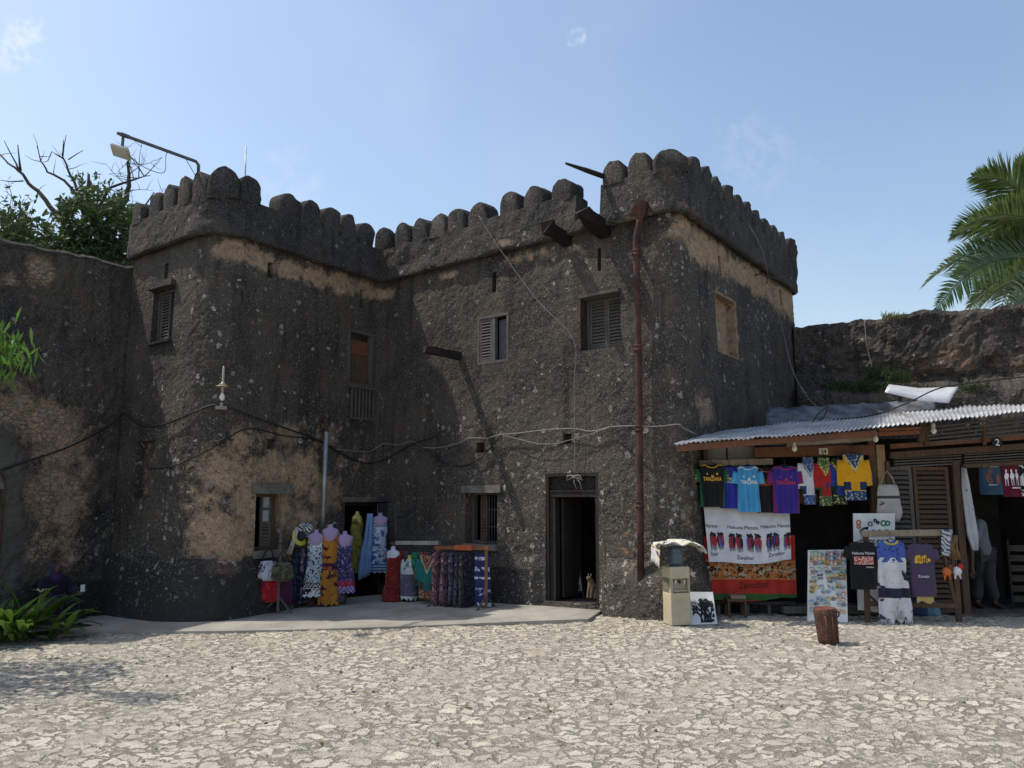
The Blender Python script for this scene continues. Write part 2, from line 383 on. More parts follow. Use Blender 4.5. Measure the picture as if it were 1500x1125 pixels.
class Path:
    def __init__(s, pts, fil, step=0.03):
        out = []
        for i, p in enumerate(pts):
            r = fil.get(i, 0)
            if r and 0 < i < len(pts)-1:
                a = (pts[i-1]-p).normalized(); b = (pts[i+1]-p).normalized()
                ang = math.acos(max(-1, min(1, a.dot(b)))); t = r/math.tan(ang/2)
                s0 = p+a*t; s1 = p+b*t
                for k in range(13):   # quadratic blend reads as a worn round corner
                    q = k/12; out.append(s0*(1-q)**2+p*(2*q*(1-q))+s1*q*q)
            else: out.append(p)
        s.p = out; s.s = [0.0]
        for a, b in zip(out, out[1:]): s.s.append(s.s[-1]+(b-a).length)
        s.L = s.s[-1]
        s.nn = []
        for a, b in zip(out, out[1:]):
            u = (b-a).normalized(); s.nn.append(V((u.y, -u.x)))
    def seg(s, q):
        q = max(0.0, min(s.L-1e-6, q))
        import bisect
        i = bisect.bisect_right(s.s, q)-1
        return i, (q-s.s[i])/max(1e-9, s.s[i+1]-s.s[i])
    def nrm(s, q):
        e = 0.05; i, _ = s.seg(q-e); j, _ = s.seg(q+e); k, _ = s.seg(q)
        n = s.nn[i]+s.nn[j]+s.nn[k]; return n.normalized()
    def at(s, q, off=0.0):
        i, f = s.seg(q); p = s.p[i].lerp(s.p[i+1], f); n = s.nrm(q); return V((p.x+n.x*off, p.y+n.y*off))
    def p3(s, q, z, off=0.0):
        p = s.at(q, off); return V((p.x, p.y, z))
    def hit(s, px, py, n_=30):
        d = ray(px, py); best = None
        for i in range(len(s.p)-1):
            a = s.p[i]; r = s.p[i+1]-a
            if s.nn[i].dot(V((d.x, d.y))) >= 0: continue
            den = d.x*r.y-d.y*r.x
            if abs(den) < 1e-9: continue
            k = (a.x*d.y-a.y*d.x)/den; t = (a.x*r.y-a.y*r.x)/den
            if -1e-6 <= k <= 1+1e-6 and t > 0 and (best is None or t < best[2]): best = (s.s[i]+k*r.length, CAMH+d.z*t, t)
        if best: return (best[0], best[1])
        return s.hit(px+(3 if px < 700 else -3), py, n_-1) if 0 < n_ else None
    def frame(s, q): p = s.at(q); n = s.nrm(q); return Fr(p, (-n.y, n.x), n)
FP = Path([PD0, PD, PC, PB, PA, PE, PE0, PD0], {2: 0.75, 3: 0.12, 4: 0.42, 5: 0.15})
def hole(path, x0, x1, y0, y1, depth=0.45, back=True, **kw):
    xm, ym = (x0+x1)/2, (y0+y1)/2
    a, b = path.hit(x0, ym)[0], path.hit(x1, ym)[0]
    return dict(s0=a, s1=b, z0=path.hit(xm, y1)[1], z1=path.hit(xm, y0)[1], depth=depth, back=back, **kw)
HO = {
 'dc_win': hole(FP, 219, 250, 422, 500, 0.32), 'cb_upper': hole(FP, 511, 548, 484, 566, 0.22),
 'ba_win1': hole(FP, 697, 743, 460, 532, 0.30, False), 'ba_win2': hole(FP, 848, 907, 428, 510, 0.34),
 'ae_niche': hole(FP, 1054, 1082, 436, 518, 0.22), 'cb_win': hole(FP, 374, 411, 723, 806, 0.34, False),
 'ba_win3': hole(FP, 681, 728, 721, 797, 0.36, False), 'cb_door': hole(FP, 504, 566, 735, 874, 0.5, False),
 'ba_door': hole(FP, 799, 877, 693, 884, 0.45, False), 'dc_panel': hole(FP, 197, 222, 646, 730, 0.16),
}
for i, (x, y0, y1, w) in enumerate(((239, 385, 407, 5), (399, 383, 406, 8), (533, 423, 450, 6), (721, 398, 427, 6), (875, 362, 396, 5), (1059, 375, 404, 4), (1148, 424, 446, 3))):
    HO['slit%d' % i] = hole(FP, x-w/2, x+w/2, y0, y1, 0.3)
for i, (x, y) in enumerate(((398, 650), (703, 655), (830, 642))):
    HO['vent%d' % i] = hole(FP, x-6, x+6, y-7, y+8, 0.2)
SA = FP.hit(985, 500)[0]; SCORN = FP.hit(322, 500)[0]
sD = FP.s[1]; sB = FP.hit(571, 600)[0]; sE = FP.hit(1164, 430)[0]
def blobset(path, L):
    out = []
    for px, py, rs, rz, k in L:
        h = path.hit(px, py)
        if h: out.append((h[0], h[1], rs, rz, k))
    return out
def blob(bs, s, z):
    m = 0.0
    for a, b, rs, rz, k in bs:
        d = ((s-a)/rs)**2+((z-b)/rz)**2
        if d < 6: m = max(m, k*math.exp(-d*0.7))
    return m
TAN = blobset(FP, [(348, 366, .45, .2, 1.1), (385, 380, .4, .22, 1.1), (425, 393, .4, .2, 1.1), (465, 404, .4, .22, 1.1), (505, 415, .4, .24, 1.15), (540, 424, .4, .22, 1.0), (565, 430, .3, .14, .9),
  (655, 402, .28, .08, 1.0), (760, 377, .5, .12, .75), (800, 366, .3, .13, .7), (843, 362, .25, .2, .55), (625, 410, .2, .1, .6),
  (1010, 338, .5, .28, 1.05), (1030, 360, .7, .34, 1.15), (1055, 376, .8, .30, 1.15), (1085, 396, 1.0, .24, 1.05), (1115, 413, 1.1, .28, 1.1), (1145, 434, 1.1, .32, 1.1), (1162, 445, .9, .38, 1.1),
  (330, 690, .6, .5, .9), (300, 730, .5, .5, .7), (310, 780, .55, .5, .95), (345, 790, .5, .45, 1.1), (365, 740, .4, .6, 1.15), (400, 690, .6, .4, .95), (440, 690, .6, .5, .95), (475, 720, .5, .45, .9), (450, 780, .6, .6, .9), (360, 645, .6, .3, .75), (420, 635, .6, .3, .7), (480, 640, .5, .4, .6), (530, 680, .5, .5, .5), (400, 740, .6, .5, 1.0), (330, 830, .35, .15, .95), (500, 690, .4, .4, .6),
  (1035, 602, .5, .35, .75), (1005, 760, .35, .9, .5), (1020, 700, .3, .5, .5), (860, 610, .9, .3, .22), (920, 800, .5, .7, .38)])
SPK = blobset(FP, [(250, 700, 1.2, 1.2, .75), (230, 800, 1.0, .6, .9), (300, 600, .9, .8, .45), (300, 450, .8, 1.0, .4), (340, 740, .8, .9, .55), (450, 640, 1.0, .7, .5), (420, 450, 1.2, .9, .38), (530, 500, .6, 1.2, .25), (520, 690, .8, 1.0, .45),
  (700, 700, .9, 1.0, .55), (760, 780, 1.0, 1.2, .62), (840, 660, 1.2, .5, .55), (900, 780, .6, 1.3, .75), (640, 760, .6, .8, .45), (980, 750, .5, 1.3, .85), (1010, 830, .5, .8, .8), (960, 620, .6, .5, .5), (900, 860, .5, .4, .7),
  (980, 400, .5, 1.2, .5), (1010, 480, .7, 1.0, .6), (1060, 480, .9, 1.0, .62), (1110, 470, 1.2, .9, .55), (1020, 600, .6, .6, .55), (960, 560, .5, .6, .25), (740, 380, .6, .3, .35), (830, 380, .6, .3, .35), (390, 395, .7, .2, .5), (780, 590, 1.5, .6, .12), (600, 600, .5, .7, .22), (330, 400, .6, .5, .4)])
sDoorL = HO['ba_door']['s0']; sDoorR = HO['ba_door']['s1']; sWinL = FP.hit(395, 800)[0]
def flare(s, z):
    o = 0.0
    if sD-0.2 < s < sE+0.3:
        k = max(0.0, (0.95-z)/0.95)
        o += 0.10*min(1, k*4)*(1 if s < sWinL+1 else 0.5)+0.10*k*k
        if s > sDoorR+0.05:      # heap of masonry at the foot of the right corner
            kk = max(0.0, min(1.0, (0.95-z)/0.3)); o += 0.16*kk*min(1, (s-sDoorR-0.05)/0.15)*max(0.15, min(1, 1-(s-SA-.1)/.5))
    return o
def hole_near(s, z):
    m = 1.0
    for h in HO.values():
        d = max(h['s0']-s, s-h['s1'], h['z0']-z, z-h['z1'], 0)
        m = min(m, d/0.25)
    return max(0.12, min(1, m))
def wall_off(s, z):
    p = FP.p3(s, z)
    n = 0.028*fbm((p.x*0.6, p.y*0.6, p.z*0.6))+0.008*fbm((p.x*4, p.y*4, p.z*4), 3)+0.012*fbm((p.x*11, p.y*11, p.z*11), 3)
    return n*hole_near(s, z)+flare(s, z)*hole_near(s, max(z, 0.0) if not (sDoorL-0.3 < s < sDoorR+0.02) else z)-0.012*max(0, z-1)
def wall_dark(s, z):
    d = 0.0
    if sD-0.5 < s < sWinL+0.25: d = 1.0 if z < 0.93+0.05*math.sin(s*5) else 0.0
    elif sB-1.2 < s < sDoorL-0.05: d = 1.0 if z < 0.72 else 0.0
    elif sWinL < s <= sB: d = 0.8 if z < 0.8 else 0.0
    return d
def lines(a, b, step, extra):
    L = list(np.linspace(a, b, max(2, int((b-a)/step)+1))); ex = sorted(e for e in set(extra) if a < e < b)
    L = [q for q in L if q in (L[0], L[-1]) or all(abs(q-e) > step*0.4 for e in ex)]
    return sorted(L+ex)
def wall_mesh(name, path, s0, s1, z0, z1, holes, off, m, parent, step, attr):
    hs = list(holes)
    sl_ = lines(s0, s1, step, [h[k] for h in hs for k in ('s0', 's1')]); zl = lines(z0, z1, step, [h[k] for h in hs for k in ('z0', 'z1')])
    ns, nz = len(sl_), len(zl); vs = []; A = {'tan': [], 'spk': [], 'dark': [], 'plaster': []}
    def addv(s, z, o):
        vs.append(path.p3(s, z, o))
        a = attr(s, z)
        for k, v in zip(('tan', 'spk', 'dark', 'plaster'), a): A[k].append(v)
        return len(vs)-1
    for z in zl:
        for s in sl_: addv(s, z, off(s, z))
    def inh(s, z):
        for h in hs:
            if h['s0'] < s < h['s1'] and h['z0'] < z < h['z1']: return h
    C = [[inh((sl_[i]+sl_[i+1])/2, (zl[j]+zl[j+1])/2) for i in range(ns-1)] for j in range(nz-1)]
    fs = [(j*ns+i, j*ns+i+1, (j+1)*ns+i+1, (j+1)*ns+i) for j in range(nz-1) for i in range(ns-1) if not C[j][i]]
    inner = {}
    def inn(i, j, h):
        k = (i, j, id(h))
        if k not in inner: inner[k] = addv(sl_[i], zl[j], -h['depth'])
        return inner[k]
    for j in range(nz-1):
        for i in range(ns-1):
            h = C[j][i]
            if not h: continue
            g = lambda jj, ii: C[jj][ii] if 0 <= jj < nz-1 and 0 <= ii < ns-1 else h
            for (a, b, other) in (((i, j), (i+1, j), g(j-1, i)), ((i+1, j), (i+1, j+1), g(j, i+1)), ((i+1, j+1), (i, j+1), g(j+1, i)), ((i, j+1), (i, j), g(j, i-1))):
                if other is h: continue
                fs.append((a[1]*ns+a[0], b[1]*ns+b[0], inn(*b, h), inn(*a, h)))
            if h['back']: fs.append((inn(i, j, h), inn(i+1, j, h), inn(i+1, j+1, h), inn(i, j+1, h)))
    return put(name, vs, fs, m, parent, True if step > 1 else False, attrs=A)
def wattr(s, z):
    tn = blob(TAN, s, z)
    h = HO['ae_niche']
    if h['s0']-.01 < s < h['s1']+.01 and h['z0']-.01 < z < h['z1']+.01: tn = max(tn, 1.0)
    h = HO['dc_panel']
    if h['s0']+.02 < s < h['s1']+.01 and h['z0']-.01 < z < h['z1']+.01: tn = max(tn, 0.42)
    return tn, blob(SPK, s, z), wall_dark(s, z), 0.0
fort = thing('stone_fort', 'blackened coral stone fort building with two square towers and rounded battlements', 'fort', (PB.x, PB.y, 0))
wall_o = wall_mesh('wall', FP, 0, FP.s[-2], -0.3, ZM+0.12, HO.values(), wall_off, M_WALL, fort, 0.075, wattr)
b = MB()
bw = Path([PE0, PD0], {})
b.grid([[bw.p3(q, z) for q in np.linspace(0, bw.L, 20)] for z in np.linspace(-0.2, ZM+.6, 10)], False); b.build('rear_wall', M_PARA, fort)
b = MB(); ring = [FP.p3(q, ZM+.17, -0.3) for q in np.linspace(0, FP.L-0.01, 80)]
b.add(ring, [tuple(range(len(ring)))]); b.build('roof', M_DARK, fort)
# parapet with its lip; the gap beside the right tower is broken down to the roof
ZP = ZM+.68
gap0, gap1 = FP.hit(846, 300)[0], FP.hit(883, 280)[0]
def para_top(s):
    if gap0 < s < gap1: return ZM+.2
    if FP.hit(712, 330)[0] < s < gap0: return ZP+0.02
    if s >= gap1: return ZP+0.04
    return ZP
ss_ = lines(0, FP.s[-2], 0.07, [gap0, gap0+0.02, gap1, gap1-0.02]); rows = []; at_ = {'tan': [], 'spk': [], 'dark': [], 'plaster': []}
PT = blobset(FP, [(990, 302, .4, .12, .5), (925, 328, .5, .1, .95), (900, 334, .4, .07, .9), (745, 358, .3, .07, .9), (690, 372, .4, .06, .7), (1010, 312, .3, .10, .5)])
for s in ss_:
    tp = para_top(s)+0.035*fbm((s*2.3, 0, 0), 3)
    prof = [(0.0, ZM-.03), (0.055, ZM-.025), (0.085, ZM+.0), (0.09, ZM+.05), (0.08, ZM+.15)]
    prof += [(0.075-0.01*k/6, ZM+.15+(tp-ZM-.15)*k/6) for k in range(1, 7)]
    prof += [(0.04, tp+0.015), (-0.1, tp+0.02), (-0.25, tp+0.01), (-0.32, tp), (-0.33, ZM+.2), (-0.33, ZM)]
    r = []
    for o, z in prof:
        p = FP.p3(s, z); nn = 0.035*fbm((p.x*1.2, p.y*1.2, p.z*1.2), 3)+0.025*fbm((p.x*5, p.y*5, p.z*5), 3)
        r.append(FP.p3(s, z, o+nn*(1 if o > 0 else 0.3))); at_['tan'].append(blob(PT, s, z)); at_['spk'].append(0.12); at_['dark'].append(0); at_['plaster'].append(0)
    rows.append(r)
k = len(rows[0])
put('parapet', [p for r in rows for p in r], [(i*k+j, (i+1)*k+j, (i+1)*k+j+1, i*k+j+1) for i in range(len(rows)-1) for j in range(k-1)], M_PARA, fort, False, attrs=at_)
MT = []
def merlon(px, ytop, wpx, corner=False):
    MT.append((px, round(FP.hit(px, ytop)[1], 2)))
    s, zt = FP.hit(px, ytop); s_l = FP.hit(px-wpx/2, ytop+20)[0]; s_r = FP.hit(px+wpx/2, ytop+20)[0]
    w = min(0.60, max(0.27, (s_r-s_l)*0.87)); zt = min(max(zt, ZM+.98), ZM+1.2)
    if corner: w = 0.54
    fr = FP.frame(s); zb = para_top(s)-0.06; hw = w/2; hgt = zt-zb
    prof = []
    n = 12
    for kk in range(4): prof.append((-hw, zb+(hgt-hw*0.95)*kk/3.0) if hgt > hw else (-hw, zb))
    for kk in range(1, n): a = math.pi*(1-kk/n); prof.append((hw*math.cos(a), zt-hw*0.95+hw*0.95*math.sin(a)))
    for kk in range(4): prof.append((hw, zb+(hgt-hw*0.95)*(3-kk)/3.0))
    b0, b1 = 0.056, -0.33
    rows = []
    for bb, sc in ((b0, 0.80), (b0-0.015, 0.93), (b0-0.07, 1.0), (-0.12, 1.0), (b1+0.06, 1.0), (b1, 0.97)):
        r = []
        for a, z in prof:
            p = fr.pt(a*sc, bb, zb+(z-zb)*(0.93+0.07*sc)); nn = 0.05*fbm((p.x*2.1, p.y*2.1, p.z*2.1), 3)+0.02*fbm((p.x*9, p.y*9, p.z*9), 2)
            p += fr.n*nn*(1 if bb > -0.1 else 0)+V((0, 0, nn*0.8))+fr.u*nn*0.7
            r.append(p)
        rows.append(r)
    m = MB(); q = len(prof)
    vs = [p for r in rows for p in r]
    fs = [(i*q+j, (i+1)*q+j, (i+1)*q+j+1, i*q+j+1) for i in range(len(rows)-1) for j in range(q-1)]
    m.add(vs, fs+[tuple(range(q))], True); m.add(rows[-1], [tuple(range(q-1, -1, -1))])
    o = m.build('merlon', M_PARA, fort); return o
for a in ((205, 299, 20), (231, 281, 20), (252, 272, 20), (274, 263, 21), (297, 254, 26), (329, 246, 44, True), (367, 258, 33), (426, 283, 34), (458, 293, 30), (485, 304, 27), (511, 315, 26), (537, 324, 25), (563, 335, 24),
  (591, 328, 25), (617, 321, 26), (643, 313, 28), (670, 306, 29), (701, 298, 33), (748, 282, 34), (783, 274, 35), (824, 263, 35), (899, 238, 37), (937, 227, 40), (982, 216, 48, True),
  (1015, 231, 20), (1032, 246, 17), (1048, 260, 16), (1063, 273, 15), (1078, 286, 14), (1093, 297, 13), (1106, 308, 13), (1120, 320, 12), (1132, 331, 12), (1144, 340, 11), (1156, 349, 10)):
    merlon(*a)
# ---------------------------------------------------------------- openings of the fort
def hfr(h):
    return FP.frame((h['s0']+h['s1'])/2), (h['s1']-h['s0'])/2
def louvre(m, fr, a0, a1, b, z0, z1, pitch=0.055, st=0.045, th=0.035):
    m.fbox(fr, a0, a0+st, b-th/2, b+th/2, z0, z1); m.fbox(fr, a1-st, a1, b-th/2, b+th/2, z0, z1)
    m.fbox(fr, a0+st, a1-st, b-th/2, b+th/2, z0, z0+st); m.fbox(fr, a0+st, a1-st, b-th/2, b+th/2, z1-st, z1)
    n = max(2, int((z1-z0-2*st)/pitch))
    for k in range(n):
        z = z0+st+(k+0.5)*(z1-z0-2*st)/n; j = random.uniform(-.004, .004)
        m.hexa([fr.pt(a0+st, b+0.018, z-0.026+j), fr.pt(a1-st, b+0.018, z-0.026+j), fr.pt(a1-st, b-0.014, z+0.018), fr.pt(a0+st, b-0.014, z+0.018),
                fr.pt(a0+st, b+0.022, z-0.018+j), fr.pt(a1-st, b+0.022, z-0.018+j), fr.pt(a1-st, b-0.010, z+0.026), fr.pt(a0+st, b-0.010, z+0.026)])
def frame_box(fr, hw, z0, z1, b0, b1, t, sill=True):
    m = MB(); m.fbox(fr, -hw, -hw+t, b0, b1, z0, z1); m.fbox(fr, hw-t, hw, b0, b1, z0, z1); m.fbox(fr, -hw+t, hw-t, b0, b1, z1-t, z1)
    if sill: m.fbox(fr, -hw+t, hw-t, b0, b1, z0, z0+t)
    return m
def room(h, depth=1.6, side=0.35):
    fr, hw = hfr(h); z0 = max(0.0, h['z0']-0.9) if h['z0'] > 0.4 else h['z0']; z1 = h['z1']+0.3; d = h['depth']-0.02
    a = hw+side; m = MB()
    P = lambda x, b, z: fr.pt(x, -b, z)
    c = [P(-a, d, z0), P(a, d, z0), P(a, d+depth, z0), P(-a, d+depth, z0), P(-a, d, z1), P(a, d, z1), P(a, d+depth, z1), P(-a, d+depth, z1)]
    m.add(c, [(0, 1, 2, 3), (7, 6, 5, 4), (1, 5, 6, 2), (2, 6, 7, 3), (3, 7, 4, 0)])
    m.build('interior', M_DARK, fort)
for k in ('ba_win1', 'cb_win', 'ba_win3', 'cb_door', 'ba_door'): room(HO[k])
W = lambda nm, m, mt, par=fort: m.build(nm, mt, par)
# upper window of the left tower, half closed
h = HO['dc_win']; fr, hw = hfr(h)
w = W('window', frame_box(fr, hw-.01, h['z0']+.01, h['z1']-.01, -.24, -.16, .05), M_GREYWOOD)
m = MB(); louvre(m, fr, -hw+.07, .02, -.2, h['z0']+.06, h['z1']-.07); W('shutter', m, M_GREYWOOD, w)
m = MB(); m.fbox(fr, .03, hw-.07, -.23, -.2, h['z0']+.06, h['z1']-.07); W('shutter', m, M_BLACKWOOD, w)
m = MB(); m.fbox(fr, -hw-.05, hw+.03, -.05, .05, h['z1'], h['z1']+.09, .01); W('lintel', m, M_PARA)
m = MB(); m.fbox(fr, -hw-.03, hw+.02, -.1, .03, h['z0']-.03, h['z0']+.005, .006); W('sill', m, M_PARA)
# upper doorway over the inner corner with planked door and slatted guard
h = HO['cb_upper']; fr, hw = hfr(h)
zlow = FP.hit(529, 614)[1]
w = W('door', frame_box(fr, hw-.005, h['z0']+.005, h['z1']-.005, -.16, -.03, .06), M_GREYWOOD)
m = MB(); zt = h['z1']-.08; zm = zt-.42
for k in range(5):
    a0 = -hw+.08+k*(2*hw-.16)/5; m.fbox(fr, a0, a0+(2*hw-.16)/5-.006, -.14, -.10, h['z0']+.08, zm, .003)
W('door_leaf', m, M_BROWN, w)
m = MB(); m.fbox(fr, -hw+.08, hw-.08, -.145, -.125, zm+.05, zt-.12); m.fbox(fr, -hw+.075, hw-.075, -.13, -.08, zm, zm+.045); W('transom_panel', m, M_REDWOOD, w)
m = MB(); m.fbox(fr, -hw-.02, hw+.02, .02, .10, h['z0']-.06, h['z0']-.01)
for k in range(7):
    a0 = -hw+.05+k*(2*hw-.13)/6; m.fbox(fr, a0, a0+.032, .045, .075, zlow, h['z0']-.055, .003)
m.fbox(fr, -hw+.04, hw-.06, .035, .085, zlow-.02, zlow+.02); W('guard_rail', m, M_GREYWOOD, w)
# shuttered windows of the front
h = HO['ba_win1']; fr, hw = hfr(h)
w = W('window', frame_box(fr, hw-.005, h['z0']+.005, h['z1']-.005, -.14, -.04, .05), M_GREYWOOD)
m = MB(); louvre(m, fr, -hw+.055, -.02, -.07, h['z0']+.06, h['z1']-.06); W('shutter', m, M_GREYWOOD, w)
m = MB(); m.fbox(fr, .06, hw-.07, -.19, -.16, h['z0']+.06, h['z1']-.1, .002); m.fbox(fr, -.015, .05, -.13, -.05, h['z0']+.055, h['z1']-.055); W('shutter', m, simple('slate_board', (.09, .09, .1), .8), w)
m = MB(); m.fbox(fr, -hw+.0, hw+.0, -.28, -.145, h['z1']-.02, h['z1']+.03); W('lintel', m, M_PALEWOOD)
h = HO['ba_win2']; fr, hw = hfr(h)
w = W('window', frame_box(fr, hw-.005, h['z0']+.005, h['z1']-.005, -.33, -.25, .045), M_GREYWOOD)
for a0, a1 in ((-hw+.055, -.004), (.004, hw-.055)):
    m = MB(); louvre(m, fr, a0, a1, -.28, h['z0']+.06, h['z1']-.06); W('shutter', m, M_GREYWOOD, w)
m = MB(); m.fbox(fr, -hw, hw, -.24, .012, h['z1']-.045, h['z1']+.01, .004); W('lintel', m, M_GREYWOOD)
# ground floor windows
h = HO['cb_win']; fr, hw = hfr(h)
w = W('window', frame_box(fr, hw-.005, h['z0']+.005, h['z1']-.005, -.26, -.16, .055), M_BROWN)
m = MB(); mid = h['z0']+(h['z1']-h['z0'])*.5
louvre(m, fr, -.02, hw-.06, -.2, h['z0']+.06, mid); m.fbox(fr, -.02, .03, -.23, -.19, mid, h['z1']-.06); m.fbox(fr, hw-.1, hw-.06, -.23, -.19, mid, h['z1']-.06)
m.fbox(fr, .03, hw-.1, -.225, -.195, mid+.2, mid+.25); W('shutter', m, M_GREYWOOD, w)
m = MB(); m.fbox(fr, .03, hw-.1, -.215, -.208, mid, h['z1']-.06); W('pane', m, simple('milky_pane', (.33, .35, .38), .35, .2, spec=.5), w)
m = MB(); m.fbox(fr, -hw-.12, hw+.22, -.03, .035, h['z1'], h['z1']+.17, .012); W('lintel', m, simple('grey_concrete', (.15, .14, .125), .95, .35, 7, .4))
m = MB(); m.fbox(fr, -hw-.02, hw+.06, -.1, .10, h['z0']-.13, h['z0'], .012); W('sill', m, simple('grey_concrete', (.15, .14, .125)))
h = HO['ba_win3']; fr, hw = hfr(h)
w = W('window', frame_box(fr, hw-.005, h['z0']+.005, h['z1']-.005, -.30, -.2, .045), M_GREYWOOD)
m = MB(); louvre(m, fr, -hw+.2, -.02, -.24, h['z0']+.06, h['z0']+.5); m.fbox(fr, -hw+.2, -hw+.24, -.26, -.22, h['z0']+.5, h['z1']-.06); m.fbox(fr, -.06, -.02, -.26, -.22, h['z0']+.5, h['z1']-.06); m.fbox(fr, -hw+.24, -.06, -.25, -.23, h['z0']+.5, h['z1']-.06); W('shutter', m, M_BROWN, w)
m = MB()
for k in range(6): a0 = .0+k*(hw-.07)/5; m.tube([fr.pt(a0, -.17, h['z0']+.02), fr.pt(a0, -.17, h['z1']-.02)], .008, 6)
for q in (.33, .66): z = h['z0']+(h['z1']-h['z0'])*q; m.tube([fr.pt(-.03, -.165, z), fr.pt(hw-.03, -.165, z)], .006, 6)
W('window_bars', m, simple('dull_iron', (.10, .105, .11), .6, .3), w)
m = MB(); m.fbox(fr, -hw-.06, hw+.1, -.05, .045, h['z1'], h['z1']+.13, .012); W('lintel', m, simple('grey_concrete', (.15, .14, .125)))
m = MB(); m.fbox(fr, -hw-.02, hw+.04, -.12, .06, h['z0']-.10, h['z0'], .01); W('sill', m, simple('grey_concrete', (.15, .14, .125)))
# doorway to the sales room behind the racks
h = HO['cb_door']; fr, hw = hfr(h)
W('door_frame', frame_box(fr, hw-.005, h['z0'], h['z1']-.005, -.3, -.2, .08, False), M_BLACKWOOD)
m = MB(); m.fbox(fr, -hw-.1, hw+.1, -.03, .03, h['z1'], h['z1']+.10, .01); W('lintel', m, simple('grey_concrete', (.15, .14, .125)))
# main door with carved panel above
h = HO['ba_door']; fr, hw = hfr(h); ztr = FP.hit(838, 728)[1]
m = frame_box(fr, hw-.004, h['z0']+.0, h['z1']-.004, -.20, -.02, .05, False)
w = W('door_frame', m, M_BLACKWOOD)
m = MB(); m.fbox(fr, -hw+.055, -hw+.17, -.19, -.06, h['z0'], ztr); m.fbox(fr, hw-.1, hw-.055, -.19, -.06, h['z0'], ztr); m.fbox(fr, -hw+.055, hw-.055, -.19, -.05, ztr, ztr+.09); m.fbox(fr, -hw+.055, hw-.055, -.19, -.035, ztr+.09, ztr+.115)
W('door_lining', m, M_BLACKWOOD, w)
m = MB(); rows = []
for j in range(26):
    r = []
    for i in range(60):
        a = -hw+.055+(2*hw-.11)*i/59; z = ztr+.12+(h['z1']-.06-ztr-.12)*j/25
        d = 0.016*math.sin(a*38+2*math.sin(z*24))*math.cos(z*46+a*8)+.01*fbm((a*22, z*22, 1), 2)
        r.append(fr.pt(a, -.10+d, z))
    rows.append(r)
m.grid(rows, True); W('carved_panel', m, M_BLACKWOOD, w)
m = MB(); m.fbox(fr, -hw+.05, hw-.05, -.22, -.01, -.02, .10, .006); W('threshold', m, M_GREYWOOD, w)
m = MB(); m.fbox(fr, -hw+.2, -hw+.25, -.75, -.2, h['z0']+.05, ztr-.01); W('door_leaf', m, M_BLACKWOOD, w)
m = MB(); m.hexa([fr.pt(hw-.12-.03*q, -.2-b_, z) for z in (h['z0']+.05, ztr-.01) for q, b_ in ((0, .0), (1, .0), (1, .7), (0, .7))]); W('door_leaf', m, M_BLACKWOOD, w)
# timber ends sticking out of the walls
def beam(x0, y0, x1, y1, L, w, hgt, mt=M_BLACKWOOD, dz=0.0, rag=0.0, inset=.1):
    s, z = FP.hit(x0, y0); fr = FP.frame(s); m = MB()
    n = 5; rows = []
    for k in range(n):
        q = k/(n-1); b_ = -inset+(L+inset)*q; ww = w*(1-.12*q); hh = hgt*(1-.15*q); j = lambda: random.uniform(-.012, .012)+(random.uniform(-rag, rag) if k == n-1 else 0)
        rows.append([fr.pt(a*ww/2+j(), b_+j()*2.5, z+dz*q+c*hh/2+j()) for a, c in ((-1, -1), (1, -1), (1, 1), (-1, 1))])
    m.rings(rows, smooth=False); m.build('beam', mt, fort)
beam(671, 521, 0, 0, .92, .10, .15, M_BLACKWOOD)
beam(828, 352, 0, 0, .55, .18, .22, simple('rotten_timber', (.018, .011, .009), .95, .5, 12, .5), .10, .05)
beam(884, 338, 0, 0, .62, .22, .26, simple('rotten_timber', (.04, .022, .017)), .12, .07)
s, z = FP.hit(884, 262); fr = FP.frame(s); m = MB()
m.tube([fr.pt(.1, -.1, z), fr.pt(-.10, .35, z+.06), fr.pt(-.2, .85, z+.05)], [.05, .045, .02], 6); m.build('beam', M_BLACKWOOD, fort)
# drain pipe with hopper head
ps = [(943, 322, .14), (943, 330, .14), (941, 338, .13), (938, 348, .12), (937, 360, .12), (936, 480, .12), (935, 600, .13), (937, 660, .14), (940, 760, .15), (944, 850, .20)]
pts = []
for x, y, o in ps:
    s, z = FP.hit(x, y); pts.append(FP.p3(s, z, o))
sx, sy = pts[-2], pts[-1]
for i in range(4, 10): pts[i] = V((pts[4].x+(pts[9].x-pts[4].x)*max(0, (4.0-pts[i].z)/4)*.6, pts[4].y+(pts[9].y-pts[4].y)*max(0, (4.0-pts[i].z)/4)*.6, pts[i].z))
m = MB(); m.tube(pts, .055, 12); pipe = m.build('drain_pipe', M_RUST, fort)
m = MB(); q = pts[0]; m.lathe((q.x, q.y, q.z-.04), [(.06, 0), (.075, .05), (.14, .17), (.15, .2), (.15, .28), (.13, .28), (.12, .2), (.02, .1)], 8, False); m.build('hopper', M_RUST, pipe)
for zz in (3.05, 4.35, 1.85, 5.95):
    k = min(range(4, 9), key=lambda i: abs((pts[i].z+pts[i+1].z)/2-zz)); a, c = pts[k], pts[k+1]; f = min(1, max(0, (zz-a.z)/(c.z-a.z))); p = a.lerp(c, f)
    m = MB(); m.lathe((p.x, p.y, zz), [(.056, -.05), (.072, -.045), (.072, -.02), (.06, -.015), (.06, .02), (.07, .025), (.07, .05), (.056, .055)], 12); m.build('pipe_collar', M_RUST, pipe)
